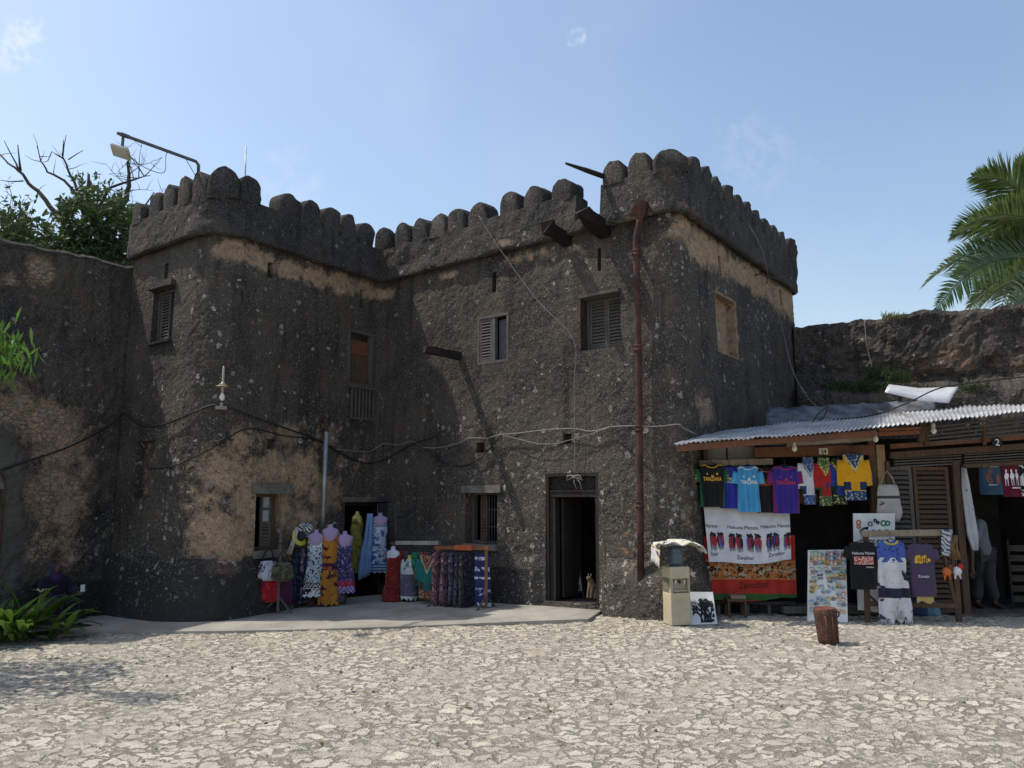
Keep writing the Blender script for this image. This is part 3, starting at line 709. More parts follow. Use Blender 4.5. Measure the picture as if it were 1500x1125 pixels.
# grey conduit on the left tower
a = FP.hit(471, 618); c = FP.hit(468, 800); m = MB(); fr = FP.frame(a[0])
m.tube([fr.pt(.03, -.05, a[1]+.02), fr.pt(.02, .08, a[1]+.03), fr.pt(0, .13, a[1]-.05), fr.pt(0, .14, a[1]-.22)], .04, 8); el = None
o = MB(); o.tube([fr.pt(0, .14, a[1]-.2), fr.pt(-.03, .16, c[1])], .042, 10); cp = o.build('conduit', M_GALV, fort); m.build('elbow', M_RUST, cp)
# ---------------------------------------------------------------- walkway
wp = [atg(x, y, 0.03) for x, y in ((60, 931), (150, 926), (300, 925), (420, 923), (530, 920), (640, 916), (760, 911), (862, 907))]
bk = [FP.at(FP.hit(x, 700)[0], -0.1) for x in (192, 230, 290, 350, 420, 500, 575, 640, 700, 760, 876)]
m = MB(); g3 = lambda x, y, u: V((x, y, gz(x, y)+u))
poly = [g3(p.x, p.y, 0.035) for p in wp]+[g3(p.x, p.y, 0.035) for p in reversed(bk)]+[g3(-8.6, 13.6, .035)]
n = len(poly); low = [V((p.x, p.y, p.z-.1)) for p in poly]
m.add(poly+low, [tuple(range(n))]+[(i, i+n, (i+1) % n+n, (i+1) % n) for i in range(n)])
t = NT('worn_concrete'); nf = t.noise(45, 5, .65); nb = t.noise(1.2, 5, .6)
col = t.mix(t.ss(nb, .35, .65), (.25, .23, .2), (.36, .335, .295)); col = t.mix(t.math('MULTIPLY', t.ss(nf, .45, .75), .45), col, (.2, .185, .165))
col = t.mix(t.math('MULTIPLY', t.ss(t.noise(4, 6, .7), .55, .75), .5), col, (.17, .16, .145))
ml = t.done(col, .93, t.bump(nf, .4, .01), 0, .2)
tag(m.build('walkway', ml), kind='structure')
# ---------------------------------------------------------------- wall on the left with the arched doorway
la = xy(atz(0, 345, 6.45)); lb = PD+(PD-PC).normalized()*0.02+ucb*.15
ul = (lb-la).normalized(); la2 = la-ul*1.0
LP = Path([la2, lb], {})
def lw_top(s): return 6.45+0.10*fbm((s*1.3, 3, 0), 3)
LT = blobset(LP, [(25, 605, .5, .5, 1.0), (60, 620, .5, .5, 1.1), (90, 650, .45, .6, 1.1), (75, 720, .45, .7, 1.05), (100, 740, .35, .7, 1.0), (60, 800, .5, .5, .8), (80, 840, .5, .3, .6), (60, 395, .25, .3, 1.2), (110, 620, .35, .4, .8), (120, 690, .3, .5, .8), (30, 560, .4, .3, .7), (100, 820, .35, .3, .7), (15, 410, .25, .15, .9), (50, 440, .1, .15, .8), (95, 790, .4, .4, .8)])
LK = blobset(LP, [(125, 560, .5, .8, .5), (140, 500, .4, .7, .35), (110, 480, .4, .5, .5), (140, 720, .3, 1.2, .7)])
LPL = blobset(LP, [(10, 700, .28, .7, 1.0), (12, 800, .3, .9, .9), (8, 640, .2, .3, .85)])
hs_ = []
ca = LP.hit(-14, 716)
ac_s, ac_z, ac_r = LP.hit(-36, 716)[0], LP.hit(-36, 716)[1], .42
lh = [dict(s0=ac_s-ac_r, s1=ac_s+ac_r, z0=-.05, z1=ac_z, depth=.5, back=True)]
loff = lambda s, z: 0.05*fbm((s*.9, z*.9, 5))+.03*fbm((s*4, z*4, 7), 3)+.018*fbm((s*12, z*12, 3), 2)
lw = thing('stone_wall', 'tall dark stone wall with bare tan masonry patches and an arched doorway at left', 'wall', (lb.x, lb.y, 0))
wall_mesh('masonry', LP, 0, LP.L, -.3, 6.35, lh, loff, M_LWALL, lw, .08, lambda s, z: (blob(LT, s, z), blob(LK, s, z), 1.0 if z < .5 and s > LP.L-1.5 else 0.0, blob(LPL, s, z)))
m = MB(); rows = []
for s in np.linspace(0, LP.L, 60):
    tp = lw_top(s); rows.append([LP.p3(s, 6.3, .0), LP.p3(s, tp-.06, .02+.03*fbm((s*5, 1, 1), 2)), LP.p3(s, tp, -.06), LP.p3(s, tp+.02, -.4), LP.p3(s, tp-.05, -.75), LP.p3(s, 0, -.8)])
k = 6
put('coping', [p for r in rows for p in r], [(i*k+j, (i+1)*k+j, (i+1)*k+j+1, i*k+j+1) for i in range(len(rows)-1) for j in range(k-1)], M_PARA, lw, False)
m = MB(); m.add([LP.p3(0, 0, 0), LP.p3(0, 6.4, 0), LP.p3(0, 6.4, -.8), LP.p3(0, 0, -.8)], [(0, 1, 2, 3)]); m.build('wall_end', M_PARA, lw)
m = MB(); fr = LP.frame(ac_s)
m.tube([fr.pt(ac_r*1.0, .05, 0)]+[fr.pt((ac_r)*math.cos(a), .05, ac_z+ac_r*math.sin(a)) for a in np.linspace(0, math.pi, 20)]+[fr.pt(-ac_r, .05, 0)], .018, 8); m.build('arch_moulding', simple('terracotta_trim', (.08, .042, .03), .9, .3), lw)
m = MB(); m.add([fr.pt(ac_r*math.cos(a), .045, ac_z+ac_r*math.sin(a)) for a in np.linspace(0, math.pi, 20)], [tuple(range(20))]); m.build('tympanum', simple('grey_plaster', (.14, .135, .12), .95, .3), lw)
m = MB(); m.fbox(fr, -ac_r+.02, ac_r-.02, -.4, -.3, 0, ac_z); m.build('door', M_BLACKWOOD, lw)
# ---------------------------------------------------------------- ruined wall on the right, with a broken ledge
ra = PE+(PE-PA).normalized()*-.4; rb = xy(atz(1500, 446, 5.9)); ur = (rb-ra).normalized(); rb2 = rb+ur*2.5
RP = Path([ra, rb2], {})
rw_ = thing('ruined_wall', 'thick ruined rubble wall with an uneven top behind the market stalls', 'wall', (rb.x, rb.y, 0))
tops = [(RP.hit(x, 500)[0], y) for x, y in ((1172, 478), (1195, 474), (1240, 470), (1275, 466), (1300, 466), (1315, 461), (1340, 456), (1375, 450), (1400, 453), (1440, 452), (1470, 448), (1500, 444), (1560, 440))]
def rw_top(s):
    tp = []
    for q, y in tops:
        p = RP.at(q); tp.append(CAMH+ray(750, y).z/ray(750, y).y*p.y)
    return float(np.interp(s, [q for q, _ in tops], tp))+.05*fbm((s*4, 9, 0), 3)
RT = blobset(RP, [(1390, 520, .5, .18, .9), (1360, 535, .4, .2, .9), (1330, 550, .4, .2, .75), (1410, 535, .3, .2, .9), (1480, 530, .5, .25, .8), (1480, 480, .5, .2, .35), (1440, 560, .5, .2, .5), (1280, 480, .6, .2, .3)])
zl0 = RP.hit(1340, 572)[1]
rr = []; A = {'tan': [], 'spk': [], 'dark': [], 'plaster': []}; S = np.linspace(0, RP.L, 110)
for s in S:
    tp = rw_top(s); r = []
    prof = [(.62, 0), (.62, 1.2), (.62, 2.4)]+[(.60, 2.4+(zl0-.25-2.4)*k/10) for k in range(1, 11)]+[(.56, zl0-.12), (.42, zl0+.02), (.2, zl0+.10), (.05, zl0+.2)]+[(.02-.05*k/18, zl0+.2+(tp-.1-zl0-.2)*k/18) for k in range(1, 19)]+[(-.1, tp), (-.5, tp+.03), (-.9, tp-.1), (-.95, 0)]
    for o, z in prof:
        nn = .16*fbm((s*1.1, z*1.1, 4), 4)+.06*fbm((s*5, z*5, 2), 3)+.03*fbm((s*14, z*14, 2), 2)
        r.append(RP.p3(s, z+(.4*nn if .05 < o < .6 else 0), o+nn)); A['tan'].append(blob(RT, s, z)); A['spk'].append(.1); A['dark'].append(0); A['plaster'].append(0)
    rr.append(r)
k = len(rr[0])
put('masonry', [p for r in rr for p in r], [(i*k+j, (i+1)*k+j, (i+1)*k+j+1, i*k+j+1) for i in range(len(rr)-1) for j in range(k-1)], M_RWALL, rw_, False, attrs=A)
# ---------------------------------------------------------------- vegetation
def leafmat(name, c1, c2, rough=.62, trans=.25):
    t = NT(name); n = t.noise(3, 3); n2 = t.noise(30, 2)
    geo = t.n('NewGeometry'); rnd = geo.outputs['Random Per Island']
    col = t.mix(rnd, c1, c2); col = t.mix(t.math('MULTIPLY', t.ss(n, .4, .7), .4), col, tuple(q*.6 for q in c1))
    mm = t.done(col, rough, None, 0, .4)
    tr = t.n('BsdfTranslucent', Color=t.mix(.5, col, tuple(min(1, q*1.6) for q in c2))); mx = t.n('MixShader', Fac=trans)
    t.t.links.new(t.b.outputs[0], mx.inputs[1]); t.t.links.new(tr.outputs[0], mx.inputs[2]); t.t.links.new(mx.outputs[0], t.out.inputs[0]); return mm
M_BARK = simple('dark_bark', (.075, .06, .05), .95, .4, 14, .5)
M_LEAF_D = leafmat('dark_leaves', (.022, .045, .014), (.06, .10, .03))
M_LEAF_B = leafmat('bright_leaves', (.045, .12, .02), (.12, .23, .04), trans=.4)
M_LILY = leafmat('lily_leaves', (.018, .065, .012), (.13, .23, .035), .4, .25)
M_PALM = leafmat('palm_leaves', (.04, .075, .02), (.12, .18, .055), .32, .2)
def rv(): return V((random.gauss(0, 1), random.gauss(0, 1), random.gauss(0, 1))).normalized()
def leaf(m, p, d, L, w, up=None):
    d = d.normalized(); x = d.cross(up or rv())
    if x.length < 1e-3: return
    x.normalize(); y = x.cross(d)
    m.add([p, p+d*L*.4+x*w/2+y*.05*L, p+d*L, p+d*L*.4-x*w/2+y*.05*L], [(0, 1, 2), (0, 2, 3)])
def limb(m, pts, r0, r1, n=7):
    k = len(pts); out = []
    # smooth and roughen
    for i in range(k-1):
        for q in (0, .33, .66): out.append(pts[i].lerp(pts[i+1], q)+rv()*r0*.25*(1 if 0 < i+q < k-1 else 0))
    out.append(pts[-1]); m.tube(out, [r0+(r1-r0)*i/(len(out)-1) for i in range(len(out))], n)
    return out
def twigs(m, base, n, L, r, spread=1.0, up=.5, depth=2, tips=None):
    for _ in range(n):
        p = random.choice(base); d = (rv()*spread+V((0, 0, up))).normalized(); pts = [p]
        for k in range(4): d = (d+rv()*.3+V((0, 0, .08))).normalized(); pts.append(pts[-1]+d*L/4*random.uniform(.7, 1.2))
        m.tube(pts, [r*(1-.8*i/4) for i in range(5)], 5)
        if tips is not None: tips += pts[2:]
        if depth > 1: twigs(m, pts[2:], 2, L*.55, r*.5, spread, up, depth-1, tips)
# tree behind the left wall
YT = 18.5
T = lambda x, y, dy=0: aty(x, y, YT+dy)
tree = thing('tree', 'dark leafed tree with bare twisted branches behind the left wall', 'tree', aty(128, 640, YT+.3)*1.0)
tree.location.z = 0; WM[tree.name] = Matrix.Translation(tree.location)
m = MB(); tips = []; tl = []
base = V((tree.location.x, tree.location.y, 0)); fork = T(128, 400)
tl += limb(m, [base, base.lerp(fork, .5)+V((.15, .1, 0)), fork], .26, .17)
L1 = limb(m, [T(128, 385), T(105, 335), T(82, 312), T(60, 285), T(42, 268), T(28, 250), T(12, 240), T(0, 228, .2)], .08, .012)
m.tube([T(28, 252), T(24, 240), T(14, 222), T(6, 206)], [.03, .02, .014, .008], 5); m.tube([T(30, 250), T(28, 232), T(26, 212)], [.035, .02, .012], 5)
m.tube([T(34, 265), T(15, 266), T(0, 264)], [.02, .014, .008], 5); m.tube([T(12, 240), T(6, 232), T(-3, 222)], [.02, .014, .008], 5)
L2 = limb(m, [T(128, 395), T(130, 350), T(128, 300), T(130, 255)], .14, .03)
L3 = limb(m, [T(128, 340), T(112, 275), T(100, 248), T(92, 228), T(93, 205)], .045, .008)
L4 = limb(m, [T(125, 300), T(95, 265), T(70, 252), T(60, 236), T(54, 214)], .04, .008)
m.tube([T(92, 228), T(94, 212), T(97, 198)], [.02, .012, .007], 5); m.tube([T(100, 234), T(112, 226), T(122, 220)], [.018, .012, .007], 5); m.tube([T(92, 232), T(82, 226), T(76, 222), T(70, 236), T(62, 238)], [.02, .016, .012, .01, .006], 5)
L5 = limb(m, [T(130, 380), T(155, 330), T(185, 290), T(190, 262), T(188, 240), T(185, 222)], .10, .012)
L6 = limb(m, [T(130, 330), T(160, 275), T(195, 263), T(220, 257)], .05, .008)
L7 = limb(m, [T(150, 380), T(195, 340), T(205, 310), T(225, 282)], .06, .01)
L8 = limb(m, [T(120, 400), T(60, 360), T(20, 335), T(0, 310)], .09, .02)
for L in (L5, L6, L7, L8): twigs(m, L[len(L)//3:], 8, .7, .014, depth=2, tips=tips)
for L in (L1, L2, L3, L4): twigs(m, L[len(L)//4:], 5, .45, .011, depth=1)
m.build('trunk', M_BARK, tree)
m = MB()
for _ in range(24000):
    x = random.gauss(140, 42); y = 392-abs(random.gauss(0, 70))
    if y < 290 and random.random() < .6: continue
    if x < 55 or x > 214 or y < 255: continue
    if abs(x-140)/75+(390-y)/150 > 1.35: continue
    cn = noise.noise(V((x*.055, y*.055, 3)))+.25*noise.noise(V((x*.2, y*.2, 9)))
    if cn < (-.24 if y > 330 else -.10): continue
    leaf(m, T(x, y, random.uniform(-1.6, 1.6)), rv()+V((0, 0, -.2)), random.uniform(.10, .2), random.uniform(.05, .085))
for p in tips:
    if random.random() < .45 and p.z < 8.9: leaf(m, p, rv(), .15, .07)
m.build('crown', M_LEAF_D, tree)
# smaller leafy tree peeping over the wall at the far left
tr2 = thing('tree', 'small bushy green tree just above the left wall at the picture edge', 'tree', V((aty(20, 600, 17).x, 17, 0)))
m = MB(); b0 = tr2.location.copy(); top = aty(20, 350, 17); tt = limb(m, [b0, b0.lerp(top, .5), top], .14, .05); tp2 = []
twigs(m, [aty(x, y, 17) for x, y in ((5, 345), (25, 345), (40, 348), (10, 330))], 14, .7, .02, depth=2, tips=tp2); m.build('trunk', M_BARK, tr2)
m = MB()
for _ in range(2600):
    x = random.gauss(18, 28); y = 362-abs(random.gauss(0, 22))
    if x > 72 or x < -60 or noise.noise(V((x*.1, y*.1, 6))) < -.05: continue
    leaf(m, aty(x, y, 17+random.uniform(-.8, .8)), rv(), random.uniform(.12, .2), .075)
for p in tp2: leaf(m, p, rv(), .15, .07)
m.build('crown', M_LEAF_D, tr2)
# coconut palm beyond the ruined wall
YP = 19.0
pc = aty(1585, 395, YP)
palm = thing('palm_tree', 'coconut palm with drooping feathery fronds above the ruined wall', 'palm', (pc.x, pc.y+.2, 0))
m = MB(); limb(m, [V((pc.x+.3, pc.y+.2, 0)), V((pc.x+.15, pc.y+.2, 4)), V((pc.x, pc.y, pc.z))], .2, .13, 10); m.build('trunk', simple('palm_bark', (.17, .15, .13), .95, .4, 12, .5), palm)
def frond(pts, wid, seed, n=110, tw=None):
    rnd = random.Random(seed); m = MB(); twist = rnd.choice((-1, 1))*rnd.uniform(.6, 1.1) if tw is None else tw
    P = []
    for i in range(41):   # bezier through control points
        q = i/40; a = [V(p) for p in pts]
        while len(a) > 1: a = [a[k].lerp(a[k+1], q) for k in range(len(a)-1)]
        P.append(a[0])
    m.tube(P, [.03*(1-.85*i/40)+.004 for i in range(41)], 5)
    for i in range(n):
        q = .12+.88*i/(n-1); k = min(39, int(q*40)); p = P[k].lerp(P[k+1], q*40-k if k < 40 else 0); tg = (P[min(40, k+1)]-P[max(0, k-1)]).normalized()
        sd = tg.cross(V((0, 0, 1))).normalized(); upv = sd.cross(tg).normalized()
        L = 1.3*wid*(math.sin(math.pi*min(1, .18+q*.80))**.7)*rnd.uniform(.85, 1.1)
        tw_ = twist+.35*q; sdt = sd*math.cos(tw_)+upv*math.sin(tw_); vup = upv*math.cos(tw_)-sd*math.sin(tw_)
        for sg in (-1, 1):
            d = (sdt*sg*.8+tg*(.45+.55*q)+vup*.22+V((rnd.gauss(0, .07), rnd.gauss(0, .07), rnd.gauss(0, .07)))).normalized()
            p1 = p+d*L*.5; d2 = (d+V((0, 0, -.30))).normalized(); p2 = p1+d2*L*.5
            wv = tg*.034; m.add([p-wv*.6, p+wv*.6, p1+wv, p1-wv, p2], [(0, 1, 2, 3), (3, 2, 4)])
    m.build('frond', M_PALM, palm)
F = lambda x, y, dy=0: aty(x, y, YP+dy)
frond([pc, F(1530, 320), F(1495, 250), F(1425, 258, -.3)], .85, 1)
frond([pc, F(1540, 325, -.5), F(1480, 285, -.8), F(1400, 340, -1)], .8, 2)
frond([pc, F(1545, 350, .6), F(1440, 300, .5), F(1395, 345, .5)], .85, 3)
frond([pc, F(1530, 380, -.4), F(1430, 330, -.8), F(1352, 420, -1.2)], .85, 4)
frond([pc, F(1540, 385, -.6), F(1440, 340, -1.2), F(1372, 455, -1.8)], .85, 5)
frond([pc, F(1540, 410, -.9), F(1460, 390, -1.8), F(1425, 470, -2.2)], .85, 6)
frond([pc, F(1550, 420, -1.2), F(1500, 410, -2.2), F(1470, 480, -2.6)], .8, 7)
frond([pc, F(1550, 400, .8), F(1470, 380, 1.4), F(1420, 450, 1.8)], .85, 8)
frond([pc, F(1545, 340, .9), F(1500, 300, 1.2), F(1452, 318, 1.4)], .85, 9)
frond([pc, F(1540, 400, 1), F(1480, 375, 1.8), F(1400, 400, 2.2)], .85, 10)
frond([pc, F(1560, 330, .3), F(1545, 265, .2), F(1490, 238, .1)], .85, 11)
frond([pc, F(1560, 420, -.3), F(1530, 430, -.6), F(1500, 500, -.8)], .85, 12)
for k in range(9):
    a = -1.2+k*.36; d = V((math.cos(a), math.sin(a), 0)); z = V((0, 0, 1))
    frond([pc, pc+d*.9+z*(1.1-.1*k % .5), pc+d*2.2+z*1.1, pc+d*3.0-z*(.2+.2*(k % 3))], .85, 20+k, 40)
# shade tree and street-side tree on the left, mostly outside the picture
def round_tree(name, label, base, h, cr, cz, nl, lm, seed, cat='tree', sq=.8):
    random.seed(seed); o = thing(name, label, cat, base); m = MB(); b0 = V(base); tips = []
    t0 = limb(m, [b0, b0+V((.1, 0, h*.3)), b0+V((0, .15, h*.55))], .2, .13); bs = t0[-4:]
    for k in range(8):
        a = k*.8; e = b0+V((math.cos(a)*cr*.7, math.sin(a)*cr*.7, cz+random.uniform(-.4, .6)*cr*sq)); tips += limb(m, [t0[-1], t0[-1].lerp(e, .5)+rv()*.2, e], .08, .02)[3:]
    twigs(m, tips, 24, cr*.5, .018, depth=2, tips=tips); m.build('trunk', M_BARK, o)
    m = MB(); n = 0
    while n < nl:
        d = rv(); r = random.random()**.45
        if noise.noise(d*2.2+V((seed, 0, 0))) < -.28: continue
        leaf(m, b0+V((0, 0, cz))+V((d.x*cr*r, d.y*cr*r, d.z*cr*sq*r)), rv()+V((0, 0, -.4)), random.uniform(.14, .26), .09); n += 1
    m.build('crown', lm, o); return o
nt = round_tree('tree', 'young tree with hanging light green leaves over the courtyard at left', (-8.7, 9.6, 0), 4.6, 1.6, 4.6, 2000, M_LEAF_B, 12, sq=.7)
m = MB(); random.seed(5)
ends = [aty(4, 495, 8.6), aty(22, 510, 8.6), aty(10, 528, 8.5), aty(-24, 490, 8.6)]
st = V((-8.4, 9.5, 4.6))
for e in ends:
    q = [st, st.lerp(e, .5)+V((0, 0, .5)), st.lerp(e, .85)+V((0, 0, .2)), e]; m.tube(q, [.03, .02, .012, .005], 5)
m.build('branch', M_BARK, nt)
for e in ends:
    m = MB()
    for _ in range(46): leaf(m, e+V((random.gauss(-.05, .13), random.gauss(0, .15), random.gauss(.02, .10))), V((random.gauss(0, .5), random.gauss(0, .5), -1)), random.uniform(.14, .24), .035)
    for _ in range(40): leaf(m, st.lerp(e, random.uniform(.7, .97))+V((0, 0, .1))+rv()*.12, V((random.gauss(0, .5), random.gauss(0, .5), -1)), .2, .035)
    m.build('leaf_spray', M_LEAF_B, nt)
# lily clump in the left foreground
def blade(m, p, d, L, w, droop, n=7):
    d = d.normalized(); x = d.cross(V((0, 0, 1))).normalized(); rows = []; q = V(p)
    for i in range(n+1):
        f = i/n; ww = w*math.sin(math.pi*(.12+.86*f))**.8*.5
        nrm = x.cross(d).normalized()
        rows.append([q-x*ww+nrm*ww*.35, q, q+x*ww+nrm*ww*.35]); q = q+d*L/n; d = (d+V((0, 0, -droop*(.3+f)))).normalized()
    m.grid(rows, True)
lc = atg(18, 938); lily = thing('lily_plant', 'clump of broad glossy green lily leaves in the left foreground with one spidery white flower', 'plant', (lc.x, lc.y, 0)); random.seed(21)
m = MB()
for k in range(150):
    a = random.uniform(0, 6.28); r = random.uniform(0, .95); p = lc+V((math.cos(a)*r*1.15-.25, math.sin(a)*r*.45, random.uniform(0, .12)))
    el = random.uniform(.5, 1.5); a2 = a+random.gauss(0, .5); d = V((math.cos(a2), math.sin(a2)*.8, el)); blade(m, p, d, random.uniform(.45, .78), random.uniform(.09, .14), random.uniform(.14, .32))
for px, py, tx in ((62, 900, 1), (58, 905, .9), (70, 910, .8), (45, 890, .5), (66, 915, 1.1), (30, 890, -.35)):
    p = atg(px, 935); p.z = .15; blade(m, p, V((tx, -.15, 1.0)), .68, .11, .24)
m.build('leaves', M_LILY, lily)
m = MB(); fp = aty(60, 870, lc.y); m.tube([V((fp.x-.05, lc.y, .1)), V((fp.x-.02, lc.y, fp.z*.6)), fp], .012, 6); m.build('stem', M_LILY, lily); m = MB()
for k in range(14):
    a = k*.9; blade(m, fp+V((0, 0, .02)), V((math.cos(a), math.sin(a), .7)), random.uniform(.12, .18), .018, .3, 5)
m.build('flower', simple('cream_petals', (.5, .5, .34), .6, .2), lily)
m = MB()
soil = [V((lc.x+.0+1.35*math.cos(a)*(1+.12*math.sin(3*a))-.3, lc.y+.55*math.sin(a), .03)) for a in np.linspace(0, 6.28, 40, endpoint=False)]
m.add([V((lc.x-.3, lc.y, .09))]+soil, [(0, i+1, (i+1) % 40+1) for i in range(40)]); tag(m.build('soil', simple('dark_soil', (.05, .04, .03), .95, .4, 20, .5)), kind='structure')
# loose pebbles and dry leaves lying on the court
m = MB(); random.seed(77)
for _ in range(420):
    x, y = random.uniform(-6.5, 7), random.uniform(5.4, 12.2); s = random.uniform(.006, .02); z = gz(x, y)+.004
    m.lathe((x, y, z-.3*s), [(.2*s, 0), (s, .3*s), (s*.8, .9*s), (.1*s, 1.2*s)], 6)
tag(m.build('loose_pebbles', simple('pebble', (.26, .23, .2), .9, .4, 30)), kind='stuff')
m = MB()
for _ in range(90):
    x, y = random.uniform(-7, 1), random.uniform(6.5, 12.3); leaf(m, V((x, y, gz(x, y)+.02)), V((random.gauss(0, 1), random.gauss(0, 1), .1)), random.uniform(.05, .10), .035, V((0, 0, 1)))
tag(m.build('fallen_leaves', leafmat('dry_leaves', (.12, .07, .03), (.22, .15, .06))), kind='stuff')
# weeds on the ruined wall's ledge
m = MB(); random.seed(31)
def weeds(m, x0, x1, y, n, sp, o, L=.13):
    for _ in range(n):
        x = random.uniform(x0, x1); h_ = RP.hit(x, y+random.gauss(0, sp))
        if not h_: continue
        p = RP.p3(h_[0], h_[1]-.03, o+random.uniform(-.1, .15)); leaf(m, p, V((random.gauss(0, .6), random.gauss(-.4, .4), .8)), random.uniform(.05, L), .025)
weeds(m, 1200, 1300, 571, 800, 4, .42); weeds(m, 1265, 1330, 553, 500, 6, .22); weeds(m, 1320, 1420, 575, 300, 4, .45); weeds(m, 1400, 1440, 572, 200, 4, .45)
tag(m.build('weeds', M_LEAF_D), kind='stuff')
m = MB(); weeds(m, 1293, 1322, 464, 170, 2.5, -.1, .16); tag(m.build('grass_tuft', leafmat('dry_grass', (.09, .11, .04), (.2, .2, .08))), 'small tuft of dry grass on top of the ruined wall', 'grass')
# ---------------------------------------------------------------- fabrics
def fabric(name, base, kind='plain', c2=(0, 0, 0), c3=(0, 0, 0), scale=12.0, h=1.0, bands=(), thr=.5):
    if name in MATS: return MATS[name]
    t = NT(name); x, y, z = t.sep(); nz = t.noise(6, 4, .6); nf = t.noise(90, 2)
    col = t.mix(t.ss(nz, .3, .7), tuple(c*.82 for c in base), base)
    ax = t.math('ABSOLUTE', x)
    flat = t.map((1, .15, 1))
    def m_(mask, c): return t.mix(mask, col, c)
    if kind == 'dots':
        col = m_(t.math('LESS_THAN', t.vor(scale, P=flat), thr), c2)
    elif kind == 'blotch':
        n = t.noise(scale, 3, .5, flat, .8); col = m_(t.ss(n, thr-.02, thr+.02), c2)
        n = t.noise(scale*1.7, 2, .5, t.map((1, .15, 1), loc=(3, 1, 7)), .5); col = m_(t.ss(n, .6, .63), c3)
    elif kind == 'zebra':
        wv = t.n('TexWave', wave_type='BANDS', bands_direction='DIAGONAL', Vector=flat, Scale=scale, Distortion=9.0, Detail=2.0).outputs[1]
        col = m_(t.ss(wv, .5, .6), c2)
    elif kind == 'dashiki':
        q = t.math('SUBTRACT', z, t.math('MULTIPLY_ADD', ax, 1.75, h-.36))
        v = t.vor(38, P=flat)
        col = m_(t.math('GREATER_THAN', q, 0.0), c3); col = m_(t.math('MULTIPLY', t.math('GREATER_THAN', q, 0.0), t.math('LESS_THAN', v, .35)), tuple(c*.3 for c in c2))
        col = m_(t.math('GREATER_THAN', q, .075), c2); col = m_(t.math('MULTIPLY', t.math('GREATER_THAN', q, .1), t.math('LESS_THAN', t.vor(22, P=flat), .3)), c3)
        hem = t.math('LESS_THAN', z, .15); col = m_(hem, c2); col = m_(t.math('MULTIPLY', hem, t.math('LESS_THAN', t.vor(26, P=flat), .32)), c3)
        cuff = t.math('MULTIPLY', t.math('GREATER_THAN', ax, .27), t.math('LESS_THAN', z, h-.30)); col = m_(cuff, c2)
        sq = t.math('MULTIPLY', t.math('MULTIPLY', t.math('GREATER_THAN', ax, .07), t.math('LESS_THAN', ax, .18)), t.math('MULTIPLY', t.math('GREATER_THAN', z, .16), t.math('LESS_THAN', z, .29)))
        col = m_(sq, tuple(c*.6 for c in c2))
    elif kind == 'jersey':
        side = t.math('GREATER_THAN', t.math('ADD', ax, t.math('MULTIPLY', z, -.09)), .145); col = m_(side, c2)
        sh = t.math('MULTIPLY', t.math('GREATER_THAN', z, h-.075), t.math('GREATER_THAN', t.math('SINE', t.math('MULTIPLY', t.math('ADD', ax, t.math('MULTIPLY', z, 1.1)), 190)), -.2)); col = m_(t.math('MULTIPLY', sh, t.math('GREATER_THAN', ax, .10)), c3)
        cf = t.math('MULTIPLY', t.math('GREATER_THAN', ax, .24), t.math('GREATER_THAN', t.math('SINE', t.math('MULTIPLY', z, 130)), .3)); col = m_(t.math('MULTIPLY', cf, t.math('LESS_THAN', z, h-.22)), c3)
        st = t.ss(t.math('SINE', t.math('MULTIPLY', x, 75)), .2, .9); col = m_(t.math('MULTIPLY', st, .18), tuple(min(1, c*2+.01) for c in base))
    for b_ in bands:
        z0, z1, c = b_[:3]; mk = t.math('MULTIPLY', t.math('GREATER_THAN', z, z0*h), t.math('LESS_THAN', z, z1*h))
        if len(b_) > 3:
            k, sc, th = b_[3:6]
            if k == 'v': pm = t.math('LESS_THAN', t.vor(sc, P=flat), th)
            elif k == 'n': pm = t.ss(t.noise(sc, 3, .5, flat, 1.0), th-.02, th+.02)
            elif k == 's': pm = t.math('GREATER_THAN', t.math('SINE', t.math('MULTIPLY', z, sc)), th)
            elif k == 'x': pm = t.math('GREATER_THAN', t.math('SINE', t.math('MULTIPLY', t.math('ADD', ax, t.math('MULTIPLY', z, .8)), sc)), th)
            mk = t.math('MULTIPLY', mk, pm)
        col = m_(mk, c)
    t.b.inputs['Sheen Weight'].default_value = .15
    MATS[name] = t.done(col, .9, t.bump(t.math('ADD', t.math('MULTIPLY', nz, .8), t.math('MULTIPLY', nf, .1)), .25, .02), 0, .15)
    return MATS[name]
WHITE, BLACK = (.72, .72, .74), (.012, .012, .014)
def plain(name, c): return simple(name, c, .7, .12, 12, 0)
def text_mesh(s, size, bold=0.0):
    cu = bpy.data.curves.new('lettering', 'FONT'); cu.body = s; cu.size = size; cu.align_x = 'CENTER'; cu.offset = bold; cu.resolution_u = 3
    o = bpy.data.objects.new('lettering', cu); SC.collection.objects.link(o)
    dg = bpy.context.evaluated_depsgraph_get(); me = bpy.data.meshes.new_from_object(o.evaluated_get(dg))
    vs = [v.co.copy() for v in me.vertices]; fs = [tuple(p.vertices) for p in me.polygons]
    bpy.data.objects.remove(o); bpy.data.meshes.remove(me); bpy.data.curves.remove(cu); return vs, fs
